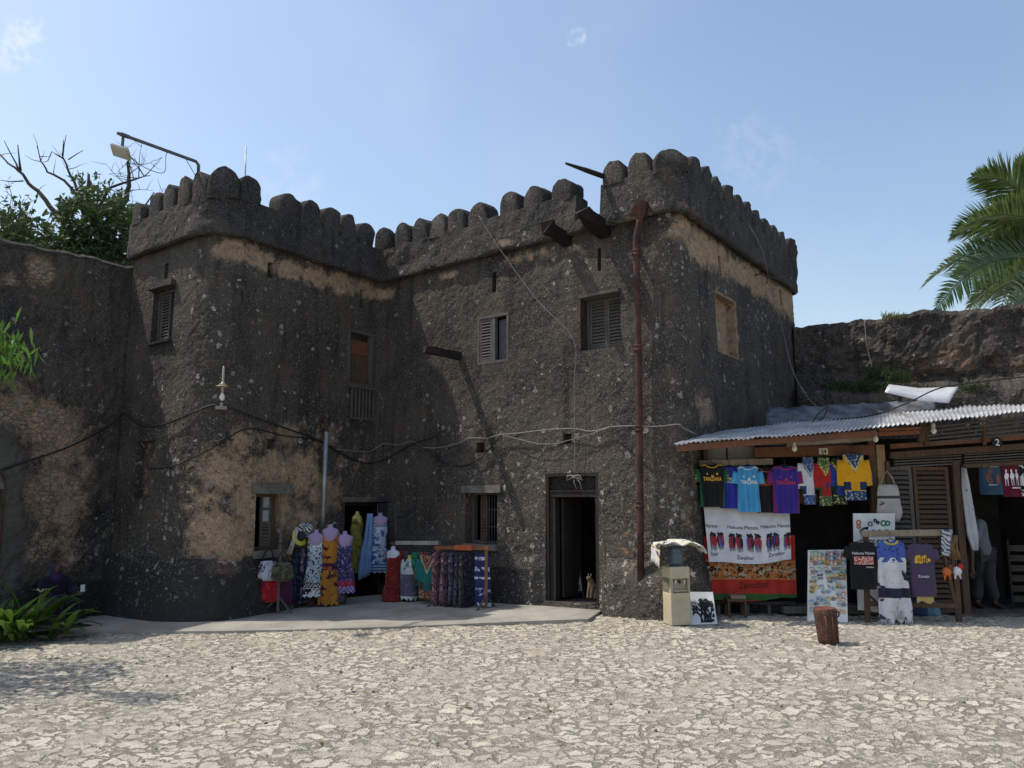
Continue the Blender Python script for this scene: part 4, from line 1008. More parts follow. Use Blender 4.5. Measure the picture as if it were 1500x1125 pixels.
class Cloth:
    """hanging garment, local coordinates: x across, -y towards the viewer, z from hem (0) to shoulder (h)"""
    def __init__(s, w, h, b=.045, flare=.05, sh=None, seed=0, fold=.012, waist=0.0, neck=.09, kx=34):
        s.w, s.h, s.b, s.fl, s.seed, s.fo, s.wa, s.neck, s.kx = w, h, b, flare, seed, fold, waist, neck, kx; s.sh = sh or w/2
    def half(s, z):
        v = 1-z/s.h
        if v < .04: return s.neck+(s.sh-s.neck)*(v/.04)**.7
        q = (v-.04)/.96; a = s.sh+(s.w/2-s.sh)*min(1, q/.25)
        a *= 1-s.wa*math.exp(-((q-.38)/.2)**2); return a*(1+s.fl*q)
    def dep(s, z):
        v = 1-z/s.h; return s.b*(.45+.55*min(1, v/.12))*(1+.3*v)
    def rip(s, x, z):
        v = 1-z/s.h; ph = s.seed*1.7
        return s.fo*min(1, v*1.6)*(math.sin(x*s.kx+ph+2.2*math.sin(z*3+ph))+.5*math.sin(x*s.kx*2.1+ph*3+z*5))+.4*s.fo*math.sin(z*17+x*11+ph)
    def front(s, x, z, off=0.0):
        a = s.half(min(s.h, max(0, z))); q = max(0.0, 1-(x/a)**2); return V((x, -s.dep(z)*q**.4-s.rip(x, z)-off, z))
    def body(s, m, n=30, rows=18, ragged=0.0):
        rg = []
        for i in range(rows+1):
            f = i/rows; z = s.h*(1-f) if i > 2 else s.h*(1-(0, .02, .045)[i]); a, d = s.half(z), s.dep(z); r = []
            for k in range(n):
                th = 2*math.pi*k/n; c, sn = math.cos(th), math.sin(th); x = a*c
                y = -d*abs(sn)**.8*(1 if sn > 0 else -1)-s.rip(x, z)
                zz = z+(ragged*math.sin(k*2.3+s.seed)*(1 if i == rows else 0)); r.append(V((x, y, zz-(.03*(1-abs(c)) if i == 0 else 0))))
            rg.append(r)
        m.rings(rg, cap0=False, cap1=False)
    def sleeves(s, m, L=.2, ang=1.0, r0=.10, r1=.085, drop=.02):
        for sg in (-1, 1):
            rg = []; p0 = V((sg*(s.sh-.03), 0, s.h-.03-r0*.75)); d = V((sg*math.cos(ang), 0, -math.sin(ang))); u_ = V((sg*math.sin(ang), 0, math.cos(ang)))
            for i in range(6):
                f = i/5; c = p0+d*L*f; r = r0+(r1-r0)*f; q = []
                for k in range(12):
                    th = 2*math.pi*k/12; q.append(c+u_*r*math.cos(th)+V((0, -.028*math.sin(th)-.006*math.sin(f*9+s.seed+k), 0)))
                if sg < 0: q.reverse()
                rg.append(q)
            m.rings(rg, cap0=True, cap1=True)
def put_text(cl, s, cx, cz, size, mt, parent, bold=0.0, name='lettering', squash=1.0):
    vs, fs = text_mesh(s, size, bold); m = MB()
    m.add([cl.front(cx+v.x*squash, cz+v.y, .006) for v in vs], fs); m.build(name, mt, parent, True)
def put_shape(cl, pts, mt, parent, name='print', off=.005):
    m = MB()
    for poly in pts:
        xs = [p[0] for p in poly]
        if len(poly) == 4 and max(xs)-min(xs) > .1:   # wide rectangles follow the curve of the chest
            z0, z1 = min(p[1] for p in poly), max(p[1] for p in poly)
            m.grid([[cl.front(x, z, off+.002) for x in np.linspace(min(xs), max(xs), 12)] for z in (z1, (z0+z1)/2, z0)]); continue
        m.add([cl.front(x, z, off) for x, z in poly], [tuple(range(len(poly)))])
    m.build(name, mt, parent, True)
def ell(cx, cz, rx, rz, n=10, jag=0.0): return [(cx+rx*math.cos(2*math.pi*k/n)*(1+random.uniform(-jag, jag)), cz+rz*math.sin(2*math.pi*k/n)*(1+random.uniform(-jag, jag))) for k in range(n)]
M_HANG = simple('dark_hanger', (.04, .035, .03), .5, .2)
def hanger(cl, parent, up=.10):
    m = MB(); h = cl.h; sh = cl.sh*.9
    m.tube([V((-sh, 0, h-.04)), V((0, 0, h+.02)), V((sh, 0, h-.04))], .007, 5)
    m.tube([V((0, 0, h+.02)), V((0, 0, h+up*.6)), V((.02, 0, h+up*.85)), V((0, 0, h+up)), V((-.02, 0, h+up*.85))], .004, 5); m.build('hanger', M_HANG, parent, True)
def garment(name, label, cat, top, rz, w, h, mt, sleeve=None, hang=True, group=None, collar=None, part='cloth', ragged=0.0, **kw):
    """top = world point of the shoulder line's middle"""
    t = thing(name, label, cat, (top[0], top[1], top[2]-h), rz, group); cl = Cloth(w, h, **kw)
    m = MB(); cl.body(m, ragged=ragged)
    m.build('body', mt, t, True)
    if sleeve:
        ms = MB(); cl.sleeves(ms, **sleeve)
        half = len(ms.v)//2
        for q in (0, 1):
            k = MB(); k.v = ms.v[q*half:(q+1)*half]; fh = len(ms.f)//2; k.f = [tuple(i-q*half for i in f) for f in ms.f[q*fh:(q+1)*fh]]; k.sm = [True]*fh; k.build('sleeve', mt, t, True)
    if collar is not None:
        k = MB(); k.tube([cl.front(cl.neck*math.sin(a)*1.0, h-.012-.055*max(0, math.cos(a)), .004) for a in np.linspace(-1.5, 1.5, 9)], .007, 5); k.build('collar', collar, t, True)
    if hang: hanger(cl, t)
    return t, cl
# ---------------------------------------------------------------- market stalls on the right
q = FP.at(FP.hit(1033, 800)[0]); SLp = V((q.x, q.y)); q2 = aty(1500, 800, 12.55); SRp = V((q2.x, q2.y))
us = (SRp-SLp).normalized(); ns_ = V((us.y, -us.x)); FS = Fr(SLp, us, ns_); RZ = math.atan2(us.y, us.x)
def sp(px, py, b=0.0):    # point of the stall front plane (moved b towards the court) under a picture point
    d = ray(px, py); o = FS.o+FS.n*b; t = (o.x*FS.n.x+o.y*FS.n.y)/(d.x*FS.n.x+d.y*FS.n.y); return EYE+d*t
def sa(px, py, b=0.0): p = sp(px, py, b); return (p-FS.o).dot(FS.u), p.z
GZ = .12
LEND = sa(1300, 700)[0]; REND = sa(1560, 700)[0]
st1 = thing('market_stall', 'wooden souvenir stall with wavy tin roof, number 14 plate and open dark shop front', 'market stall', FS.pt(LEND/2, 0, GZ))
st2 = thing('market_stall', 'wooden souvenir stall with brown louvred doors and number 2 plate at the right edge', 'market stall', FS.pt((LEND+REND)/2, 0, GZ))
def plank(par, nm, x0, x1, y0, y1, b0, b1, mt, j=.004):   # board on the stall front given by picture corners
    a0, z0 = sa(x0, (y0+y1)/2, b1); a1, _ = sa(x1, (y0+y1)/2, b1); z1 = sa((x0+x1)/2, y0, b1)[1]; z0 = sa((x0+x1)/2, y1, b1)[1]
    m = MB(); m.fbox(FS, a0, a1, b0, b1, z0, z1, j); return bevel(m.build(nm, mt, par), .004, 1)
def slope_plank(par, nm, p0, p1, hpx, b, th, mt):         # board running between two picture points
    A = sp(*p0, b); Bp = sp(*p1, b); hh = hpx*A.y/FPX; m = MB(); m.bar(A, Bp, th, hh); return bevel(m.build(nm, mt, par), .004, 1)
def corrug(nm, par, c, mt, waves, amp=.014):
    FL, FR_, BR, BL = [V(p) for p in c]; n = waves*6; rows = []
    for j in range(5):
        v = j/4; r = []
        for i in range(n+1):
            u = i/n; p = FL.lerp(FR_, u).lerp(BL.lerp(BR, u), v); r.append(p+V((0, 0, amp*math.sin(u*waves*2*math.pi)+.012*math.sin(u*9+v*4)+.022*fbm((u*9, v*3, 2), 3))))
        rows.append(r)
    m = MB(); m.grid(rows, True); o = m.build(nm, mt, par)
    md = o.modifiers.new('thickness', 'SOLIDIFY'); md.thickness = .004; return o
t = NT('corrugated_tin'); x, y, z = t.sep(); nb = t.noise(1.6, 5, .65); nf = t.noise(18, 4, .6)
col = t.mix(t.ss(nb, .35, .7), (.27, .275, .28), (.52, .53, .54)); col = t.mix(t.math('MULTIPLY', t.ss(nf, .5, .7), .6), col, (.2, .13, .09))
M_TIN = t.done(col, .55, t.bump(nf, .15, .01), .25, .4)
RL, RR, RBL, RBR = aty(986, 651, 12.0), aty(1338, 622, 11.75), aty(1325, 603, 13.9), aty(1040, 632, 13.6)
corrug('roof', st1, (RL, RR, RBL, RBR), M_TIN, 50)
corrug('roof', st2, (aty(1332, 622, 11.70), aty(1560, 594, 11.6), aty(1560, 588, 13.9), aty(1320, 601, 13.9)), M_TIN, 34)
# stall 14
m = MB(); m.bar(aty(992, 657, 12.05), aty(1100, 648, 12.0), .06, .10); m.build('eaves_board', M_REDWOOD, st1)
m = MB(); m.bar(aty(1100, 648.5, 12.0), aty(1282, 635, 11.9), .06, .09); m.build('eaves_board', M_REDWOOD, st1)
plank(st1, 'post', 1280, 1290, 640, 908, -.06, .04, M_BROWN); plank(st1, 'post', 1034, 1041, 655, 905, -.06, .02, M_BROWN)
plank(st1, 'column', 1291, 1304, 651, 900, -.12, .0, simple('tan_cardboard', (.36, .22, .11), .9, .25, 9, .2))
slope_plank(st1, 'beam', (1105, 663), (1280, 659), 15, .03, .05, M_REDWOOD)
m = MB(); A_, B_ = sp(1152, 650, .06), sp(1282, 641, .06); m.tube([A_.lerp(B_, k/8) for k in range(9)], [.05+(.006 if k % 3 == 0 else 0) for k in range(9)], 10); m.build('bamboo_pole', simple('grey_bamboo', (.3, .25, .19), .7, .3, 5), st1)
slope_plank(st1, 'hanging_rail', (1024, 679), (1132, 676), 9, .08, .03, M_PALEWOOD)
for x0, x1 in ((1036, 1064), (1066, 1106), (1110, 1150)): plank(st1, 'panel', x0, x1, 653 if x0 < 1100 else 643, 675 if x0 < 1100 else 652, -.10, -.08, simple('dusty_panel', (.27, .25, .23), .6, .3, 3), .006)
slope_plank(st1, 'rafter', (1224, 637), (1276, 634), 6, .35, .05, M_PALEWOOD); slope_plank(st1, 'rafter', (1286, 636), (1346, 633), 6, .35, .05, M_ORANGEWOOD); slope_plank(st1, 'rafter', (1287, 630), (1348, 627), 4, .35, .05, M_ORANGEWOOD)
slope_plank(st1, 'bracket', (1349, 647), (1351, 620), 9, .30, .06, M_BROWN)
slope_plank(st1, 'door_sill', (1145, 892), (1290, 893), 9, .05, .3, M_GREYWOOD)
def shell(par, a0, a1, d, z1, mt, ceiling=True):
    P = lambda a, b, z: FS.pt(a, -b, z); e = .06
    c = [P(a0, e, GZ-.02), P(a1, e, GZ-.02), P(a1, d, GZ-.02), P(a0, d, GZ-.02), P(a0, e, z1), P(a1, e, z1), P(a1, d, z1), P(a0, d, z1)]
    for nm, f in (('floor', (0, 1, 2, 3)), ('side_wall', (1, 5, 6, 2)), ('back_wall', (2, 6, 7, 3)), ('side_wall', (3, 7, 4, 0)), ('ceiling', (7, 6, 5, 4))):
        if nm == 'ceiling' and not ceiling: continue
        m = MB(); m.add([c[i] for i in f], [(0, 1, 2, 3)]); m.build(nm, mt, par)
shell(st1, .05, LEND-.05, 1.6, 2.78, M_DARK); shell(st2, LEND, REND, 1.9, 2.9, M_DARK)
# counter under the cloths, with legs
m = MB(); a0, z0 = sa(1047, 884, .1); a1, _ = sa(1166, 884, .1)
tb = thing('table', 'low wooden table under the red printed cloth at stall 14', 'table', FS.pt((a0+a1)/2, -.1, GZ)); zt = sp(1100, 881, .1).z
m.fbox(FS, a0, a1, -.5, .1, zt-.05, zt, .004); m.build('tabletop', M_BLACKWOOD, tb)
for a_ in (a0+.06, a0+.52, a0+.85, a1-.06):
    for b_ in (-.42, .05): m = MB(); m.fbox(FS, a_-.022, a_+.022, b_-.02, b_+.02, GZ-.03, zt-.05, .003); m.build('leg', M_GREYWOOD, tb)
so = sp(1077, 880, .16); st = thing('stool', 'small square wooden stool beneath the table at stall 14', 'stool', (so.x, so.y, GZ), RZ)
m = MB(); m.box((0, 0, .27), (.30, .26, .035)); bevel(m.build('seat', M_BROWN, st, True))
for sx in (-1, 1):
    for sy in (-1, 1): m = MB(); m.box((sx*.125, sy*.1, .125), (.035, .035, .255)); m.build('leg', M_BROWN, st, True)
m = MB(); m.box((.03, 0, .315), (.22, .18, .05)); tag(put('wooden_box', [WM[st.name] @ v for v in m.v], m.f, M_PALEWOOD), 'flat pale wooden box lying on the small stool', 'box')
# football shirts in a row
JY = plain('yellow_print', (.75, .42, .03)); JW = plain('white_print', (.75, .76, .78)); JR = plain('red_print', (.55, .05, .03)); JO = plain('orange_print', (.6, .13, .03)); JB = plain('black_print', BLACK)
fb = 'football shirts hanging in a row at stall 14'
def jersey(px, y0, y1, wpx, b, label, mt, txt, tm, sl=True, seed=0, rz=0.0, collar=None):
    p = sp(px, y0, b); k = p.y/FPX; h = (y1-y0)*k*1.01; w = wpx*k*.93
    t, cl = garment('football_shirt', label, 'football shirt', p, RZ+rz, w, h, mt, dict(L=.19, ang=1.36, r0=.10, r1=.085), seed=seed, group=fb, collar=collar, fold=.016, b=.05)
    put_text(cl, txt, 0, h*.60, .085, tm, t, .0015, squash=min(1, w*.75/.42)); put_shape(cl, [ell(-.08, h*.76, .012, .012), ell(.075, h*.76, .016, .018), [(-.02, h*.71), (0, h*.66), (.02, h*.71), (.012, h*.74), (0, h*.71), (-.012, h*.74)]], tm, t, 'crest')
    return t
jersey(1068, 683, 743, 30, .12, 'royal blue football shirt with green sides, half hidden behind the black one', fabric('jersey_royal', (.03, .035, .30), 'jersey', (.02, .12, .07), (.6, .4, .05), h=.72), 'TANZANIA', plain('pale_print', (.5, .55, .62)), seed=2)
jersey(1042, 679, 741, 37, .20, 'black football shirt with green sides and yellow TANZANIA lettering', fabric('jersey_black', BLACK, 'jersey', (.01, .10, .045), (.62, .42, .04), h=.72), 'TANZANIA', JY, seed=1, collar=JY)
jersey(1121, 685, 749, 31, .12, 'black football shirt with orange side panels and orange TANZANIA lettering', fabric('jersey_blackorange', (.018, .015, .017), 'jersey', (.5, .12, .02), (.4, .08, .03), h=.75), 'TANZANIA', JO, seed=4, collar=JO)
jersey(1095, 682, 748, 33, .19, 'sky blue football shirt with white TANZANIA lettering', fabric('jersey_sky', (.06, .29, .56), 'jersey', (.08, .36, .62), (.7, .75, .8), h=.75), 'TANZANIA', JW, seed=3, collar=JW)
jersey(1149, 682, 750, 39, .21, 'dark violet football shirt with red shoulders and red TANZANIA lettering', fabric('jersey_violet', (.045, .025, .22), 'jersey', (.16, .02, .12), (.35, .03, .06), h=.77), 'TANZANIA', JR, seed=5, collar=JR)
# dashiki shirts
dg_ = 'dashiki shirts hanging at stall 14'
def dashiki(px, y0, y1, wpx, b, label, mt, seed, rz=0, sl=None):
    p = sp(px, y0, b); k = p.y/FPX; return garment('dashiki', label, 'dashiki', p, RZ+rz, wpx*k*.9, (y1-y0)*k, mt, sl or dict(L=.40, ang=1.42, r0=.12, r1=.115), seed=seed, group=dg_, flare=.04, fold=.014)
dashiki(1176, 689, 735, 15, .04, 'brown patterned top squeezed between the violet football shirt and the white dashiki', fabric('brown_pattern', (.09, .045, .025), 'dots', (.3, .18, .1), scale=30, thr=.3), 11)
dashiki(1227, 671, 738, 22, .10, 'royal blue dashiki hanging between the red and the yellow one', fabric('dashiki_blue', (.025, .05, .27), 'dashiki', (.02, .05, .03), (.5, .42, .12), h=.78), 12, .2)
dashiki(1183, 669, 738, 20, .15, 'white dashiki with blue embroidered neck', fabric('dashiki_white', (.62, .63, .66), 'dashiki', (.05, .09, .22), (.3, .34, .42), h=.78), 13, .25)
dashiki(1206, 669, 740, 20, .13, 'red dashiki with green and yellow trim', fabric('dashiki_red', (.42, .025, .022), 'dashiki', (.05, .12, .05), (.55, .42, .15), h=.82), 14, .15)
dashiki(1249, 664, 732, 33, .16, 'bright yellow dashiki with blue embroidered neck', fabric('dashiki_yellow', (.75, .36, .015), 'dashiki', (.03, .06, .17), (.5, .47, .25), h=.78), 15)
# printed cloths
class Sheet:
    def __init__(s, c, seed, amp=.03, k=9): s.c = [V(p) for p in c]; s.seed = seed; s.amp = amp; s.k = k
    def at(s, u, v, off=0.0):   # u 0..1 left to right, v 0..1 bottom to top; corners: TL TR BR BL
        TL, TR, BR, BL = s.c; p = BL.lerp(BR, u).lerp(TL.lerp(TR, u), v); f = (1.15-v)
        d = s.amp*f*(math.sin(u*s.k*2+s.seed+1.5*math.sin(v*3))+.5*math.sin(u*s.k*5+s.seed*2+v))
        return p+FS.n*(d+off)+V((0, 0, .018*math.sin(u*7+s.seed)*(1-v)-.05*(1-v)*4*u*(1-u)*.5))
    def mesh(s, nu=60, nv=24):
        m = MB(); m.grid([[s.at(i/nu, 1-j/nv) for i in range(nu+1)] for j in range(nv+1)], True); return m
def sheet_text(S, txt, u, v, size, mt, par, W_, H_, bold=0.0):
    vs, fs = text_mesh(txt, size, bold); m = MB(); m.add([S.at(u+q.x/W_, v+q.y/H_, .006) for q in vs], fs); m.build('lettering', mt, par)
t_ = thing('printed_cloth', 'red printed cloth with green border hanging below the white cloth', 'cloth', sp(1100, 880, .16))
Sr = Sheet((sp(1031, 786, .02), sp(1164, 784, .02), sp(1167, 876, .09), sp(1038, 879, .09)), 2.0, .022)
hR = (Sr.c[0]-Sr.c[3]).length; zb_ = t_.location.z
RED, ORG, GRN = (.42, .035, .022), (.42, .15, .04), (.04, .10, .03)
fr_ = fabric('red_kanga', RED, 'plain', h=hR, bands=((.0, .10, GRN), (.32, .62, ORG), (.34, .60, (.36, .30, .2), 'n', 12, .54), (.34, .60, BLACK, 'n', 20, .54), (.34, .6, (.03, .02, .02), 'v', 20, .22)))
o = Sr.mesh().build('cloth', fr_, t_); 
Wr = (Sr.c[1]-Sr.c[0]).length
sheet_text(Sr, 'Hakuna Matata', .52, .655, .13, plain('dark_print', (.05, .012, .01)), t_, Wr, hR); sheet_text(Sr, 'Zanzibar', .52, .20, .14, plain('dark_print', (.05, .012, .01)), t_, Wr, hR)
t_ = thing('printed_cloth', 'white printed cloth with rows of figures and Hakuna Matata lettering', 'cloth', sp(1095, 823, .2))
Sw = Sheet((sp(1030, 735, .06), sp(1156, 738, .06), sp(1159, 821, .12), sp(1038, 824, .12)), .7, .018)
Sw.mesh().build('cloth', fabric('white_kanga', (.66, .66, .70)), t_); Ww = (Sw.c[1]-Sw.c[0]).length; hW = (Sw.c[0]-Sw.c[3]).length
for tx, u, v in (('Matata', .06, .57), ('Hakuna Matata', .44, .56), ('Hakuna Matata', .86, .58), ('Zanzibar', .45, .07), ('Zanzibar', .87, .10), ('bar', .08, .1)):
    sheet_text(Sw, tx, u if u < .8 else .83, v, .082 if tx != 'bar' else .1, JB, t_, Ww, hW)
random.seed(8)
ti = NT('printed_inks'); ik = ti.n('ValToRGB'); ti.set(ik.inputs[0], ti.attr('ink')); ik.color_ramp.interpolation = 'CONSTANT'
for pos, rgb in ((0.0, BLACK), (.3, (.33, .03, .03)), (.5, (.03, .12, .4)), (.7, (.14, .02, .08))):
    e_ = ik.color_ramp.elements[0] if pos == 0 else ik.color_ramp.elements.new(pos); e_.color = (*rgb, 1)
ik.color_ramp.elements[-1].color = (.14, .02, .08, 1)
M_INK = ti.done(ik.outputs[0], .8)
for gu in (.08, .17, .30, .39, .52, .61, .75, .83, .96):
    vs = []; fs = []; ink = []
    def ap(poly, c, o):
        k0 = len(vs); vs.extend(Sw.at(u, v, o) for u, v in poly); fs.append(tuple(range(k0, len(vs)))); ink.extend([c]*len(poly))
    for k in range(5):
        u = gu+(k-2)*.013; v = .345+random.uniform(-.02, .03); c = random.choice((.4, .6, .8, .4, .1))
        ap([(u+a/Ww, v+b/hW) for a, b in ell(0, 0, .023, .09, 10, .25)], c, .005+.0006*k)
        ap([(u+a/Ww, v+b/hW) for a, b in ell(0, .10, .016, .022, 7)], .1, .0085+.0004*k)
        for dx in (-.008, .008): ap([(u+a/Ww, v+b/hW) for a, b in ((dx-.003, -.14), (dx+.003, -.14), (dx+.004, -.06), (dx-.004, -.06))], .1, .0045)
    ap([(gu+a/Ww, .345+b/hW) for a, b in ell(random.uniform(-.02, .02), .118, .04, .014, 8, .2)], .1, .0105)
    put('printed_figures', vs, fs, M_INK, t_, attrs={'ink': ink})
# hanging cloth bag, bulbs, plates
def bag(name, label, top, rz, w, h, mt, strap=.3, sm=None, flat=.35, seed=1):
    t = thing(name, label, 'bag', (top[0], top[1], top[2]-h-strap), rz); rg = []
    for i in range(10):
        f = i/9; z = h*f; a = w/2*(1.0-.30*f**2)*(.72+.28*min(1, f*5)); d = a*flat*(1.3-.7*f)
        rg.append([V((a*math.cos(q)+.01*math.sin(q*5+seed+i), d*math.sin(q)+.008*math.sin(q*3+i*1.3), z+.012*math.sin(q*4+seed))) for q in np.linspace(0, 2*math.pi, 20, endpoint=False)])
    m = MB(); m.rings(rg); m.build('pouch', mt, t, True)
    m = MB(); m.tube([V((-w*.3, 0, h*.95)), V((-w*.17, 0, h+strap*.6)), V((0, 0, h+strap)), V((w*.17, 0, h+strap*.6)), V((w*.3, 0, h*.95))], .014, 6); m.build('strap', sm or mt, t, True); return t
p = sp(1299, 690, .2); bag('shoulder_bag', 'pale cloth shoulder bag with dark bands hanging on the post of stall 14', p, RZ, .40, .55, fabric('pale_canvas', (.42, .40, .37), 'plain', h=.55, bands=((.62, .70, (.05, .05, .05)), (.0, .6, (.1, .09, .08), 'n', 7, .60))), .22, M_PALEWOOD, .3)
def bulb(px, y0, y1, b, label):
    p = sp(px, y1, b); t = thing('light_bulb', label, 'light bulb', p, group='light bulbs under the stall roofs'); H_ = sp(px, y0, b).z-p.z
    m = MB(); m.lathe((0, 0, 0), [(.002, 0), (.03, .015), (.042, .045), (.036, .075), (.022, .1), (.02, .11)], 12); m.build('bulb', simple('frosted_bulb', (.75, .72, .66), .3, .05, 5, 0, spec=.5), t, True)
    m = MB(); m.lathe((0, 0, .105), [(.024, 0), (.03, .005), (.03, .06), (.02, .075), (.006, .08)], 10); m.build('socket', simple('white_plastic', (.55, .54, .5), .5, .1, 5, 0), t, True)
    m = MB(); m.tube([V((0, 0, .18)), V((.01, 0, max(.22, H_*.8))), V((.05, 0, H_+.05))], .004, 5); m.build('cord', M_WHITECABLE, t, True)
bulb(1164, 645, 662, .25, 'bare bulb hanging left of the number 14 plate'); bulb(1283, 634, 648, .3, 'bare bulb hanging by the post between the two stalls'); bulb(1368, 622, 636, .4, 'bare bulb hanging before the dark slats of stall 2')
a_, z_ = sa(1207, 661, .1); m = MB(); m.fbox(FS, a_-.07, a_+.07, .065, .08, z_-.05, z_+.05); o = m.build('number_plate', simple('cream_plate', (.55, .5, .4), .7, .15, 8, 0)); tag(o, 'small cream number plate reading 14 on the beam', 'number plate')
def flat_text(txt, fr, a, b, z, size, mt, par, bold=.001):
    vs, fs = text_mesh(txt, size, bold); m = MB(); m.add([fr.pt(a+v.x, b, z+v.y) for v in vs], fs); m.build('lettering', mt, par)
flat_text('14', FS, a_, .084, z_-.032, .09, JB, o)
# stall 2
for x0, x1, y1 in ((1305, 1311, 905), (1405, 1415, 908)): plank(st2, 'post', x0, x1, 676, y1, -.05, .05, M_BROWN)
slope_plank(st2, 'beam', (1304, 667), (1560, 650), 9, .08, .06, M_BROWN); slope_plank(st2, 'beam', (1304, 654), (1560, 636), 7, .16, .05, M_REDWOOD)
slope_plank(st2, 'beam', (1410, 683), (1560, 674), 6, .04, .05, M_BROWN)
for k in range(4): slope_plank(st2, 'transom_slat', (1309, 672+k*4), (1408, 667+k*4), 2.2, .01, .03, M_GREYWOOD)
for k in range(4): slope_plank(st2, 'transom_slat', (1412, 666+k*4), (1560, 657+k*4), 2.2, .01, .03, M_GREYWOOD)
for k in range(5): slope_plank(st2, 'awning_slat', (1354, 627+k*5.6), (1560, 604+k*6.4), 3.0, .26-.02*k, .03, M_GREYWOOD)
for x in (1357, 1442): slope_plank(st2, 'awning_brace', (x, 652), (x, 622), 5, .22, .04, M_BROWN)
for x0, x1, mt in ((1312, 1349, M_GREYWOOD), (1351, 1404, M_BROWN)):
    a0, zb2 = sa(x0, 897, 0); a1, _ = sa(x1, 897, 0); zt2 = sa((x0+x1)/2, 684, 0)[1]; m = MB(); louvre(m, FS, a0, a1, .0, zb2, zt2, .075, .055, .04); m.build('louvred_door', mt, st2)
m = MB(); a0, z0 = sa(1408, 895, .1); m.fbox(FS, a0, REND, -1.8, .06, GZ-.1, GZ+.06, .01); m.build('step', simple('dusty_step', (.11, .095, .08), .95, .4, 8, .4), st2)
a_, z_ = sa(1460, 648, .2); m = MB(); r = .085
pl_ = [FS.pt(a_+r*1.05*math.sin(q), bb, z_+r*math.cos(q)) for bb in (.215, .20) for q in (0, 1.05, 2.1, 2.6, 3.68, 4.18, 5.23)]
m.add(pl_, [tuple(range(7)), tuple(range(13, 6, -1))]+[(i, i+7, (i+1) % 7+7, (i+1) % 7) for i in range(7)]); o = m.build('number_plate', plain('black_plate', (.012, .012, .012))); tag(o, 'black number plate with a white 2 above the open shop at right', 'number plate')
flat_text('2', FS, a_, .219, z_-.052, .15, JW, o)
# goods in stall 2
p = sp(1449, 680, .0); t2, cl = garment('t_shirt', 'slate blue shirt with hand print hanging inside stall 2', 't-shirt', p, RZ, 32*p.y/FPX*.95, 44*p.y/FPX, fabric('slate_blue', (.03, .065, .11)), None, seed=3)
h_ = cl.h; put_shape(cl, [ell(x, h_*.55+.05*k, .012, .07, 8) for k, x in enumerate((-.08, -.05, -.02, .01))]+[ell(.09, h_*.5, .03, .09, 9), ell(-.03, h_*.45, .045, .05, 9)], plain('rust_print', (.22, .07, .04)), t2); put_text(cl, 'ZANZIBAR', 0, h_*.9, .05, JW, t2); put_shape(cl, [[(-.07, h_*.31), (.07, h_*.31), (.07, h_*.325), (-.07, h_*.325)]], JW, t2)
p = sp(1482, 679, .0); t2, cl = garment('t_shirt', 'maroon shirt with four white printed zebras hanging inside stall 2', 't-shirt', p, RZ, 35*p.y/FPX*.92, 48*p.y/FPX, fabric('maroon', (.12, .012, .03)), None, seed=5)
zb = []
for k in range(4):
    x = -.12+.075*k; h_ = cl.h; zb += [ell(x, h_*.62, .028, .055, 9, .2), ell(x-.004, h_*.77, .012, .03, 7)]+[[(x+d, h_*.62-.02), (x+d+.010, h_*.62-.02), (x+d+.012+.015*k/3, h_*.33), (x+d+.004+.015*k/3, h_*.33)] for d in (-.02, .008)]
put_shape(cl, zb, JW, t2); put_shape(cl, [[(-.06, h_*.25), (.09, h_*.27), (.09, h_*.285), (-.06, h_*.262)]], JW, t2)
p = sp(1506, 680, .04); garment('t_shirt', 'black and white printed shirt cut off by the right picture edge', 't-shirt', p, RZ, .3, .5, fabric('black_white_print', BLACK, 'blotch', (.6, .6, .6), (.6, .6, .6), 7, thr=.56), None, seed=7)
def drape(name, label, cat, pts, wid, mt, seed=1, th=.03, folds=3, n=22):   # hanging folded length of cloth along points
    pts = [V(p) for p in pts]; P_ = []
    for i in range(n+1):
        q = i/n*(len(pts)-1); k = min(len(pts)-2, int(q)); P_.append(pts[k].lerp(pts[k+1], q-k))
    rg = []
    for i, p in enumerate(P_):
        w = wid[0]+(wid[-1]-wid[0])*i/n if len(wid) == 2 else np.interp(i/n, np.linspace(0, 1, len(wid)), wid)
        rg.append([p+FS.u*(w/2*math.cos(a))+FS.n*((th+.5*th*math.sin(a*folds+seed+i*.15))*math.sin(a)) for a in np.linspace(0, 2*math.pi, 20, endpoint=False)])
    m = MB(); m.rings(rg); o = m.build(name, mt); return tag(o, label, cat)
drape('scarf', 'long white scarf with black print hanging by the doorway of stall 2', 'scarf', [sp(1412, 684, .1), sp(1416, 720, .1), sp(1424, 775, .1), sp(1428, 806, .1)], [.05, .12, .15, .17, .08], fabric('white_black_scarf', (.46, .46, .49), 'blotch', (.02, .02, .02), (.42, .42, .45), 6, thr=.60), 2, .05)
# display rack before the louvred doors
RB = .75
rk = thing('display_rack', 'rough wooden rack with a pale top rail carrying three shirts before the louvred doors', 'rack', sp(1338, 915, RB))
rk.location.z = GZ; WM[rk.name] = Matrix.Translation(rk.location)
def rplank(nm, p0, p1, hpx, th, mt, b=RB): A = sp(*p0, b); B_ = sp(*p1, b); m = MB(); m.bar(A, B_, th, hpx*A.y/FPX); return bevel(m.build(nm, mt, rk), .004, 1)
rplank('rail', (1262, 782), (1380, 780), 9, .03, M_PALEWOOD); rplank('lower_rail', (1270, 884), (1408, 888), 7, .03, M_BROWN)
def rpost(x0, y0, x1, y1, wpx):
    A, B_ = sp(x0, y0, RB-.03), sp(x1, y1, RB-.03); B_.z = min(B_.z, GZ); m = MB(); m.bar(A, B_, wpx*A.y/FPX, .05, up=tuple(FS.n)); bevel(m.build('post', M_BROWN, rk), .004, 1)
rpost(1268, 780, 1271, 916, 7); rpost(1400, 840, 1406, 922, 7); rpost(1376, 782, 1400, 842, 5)
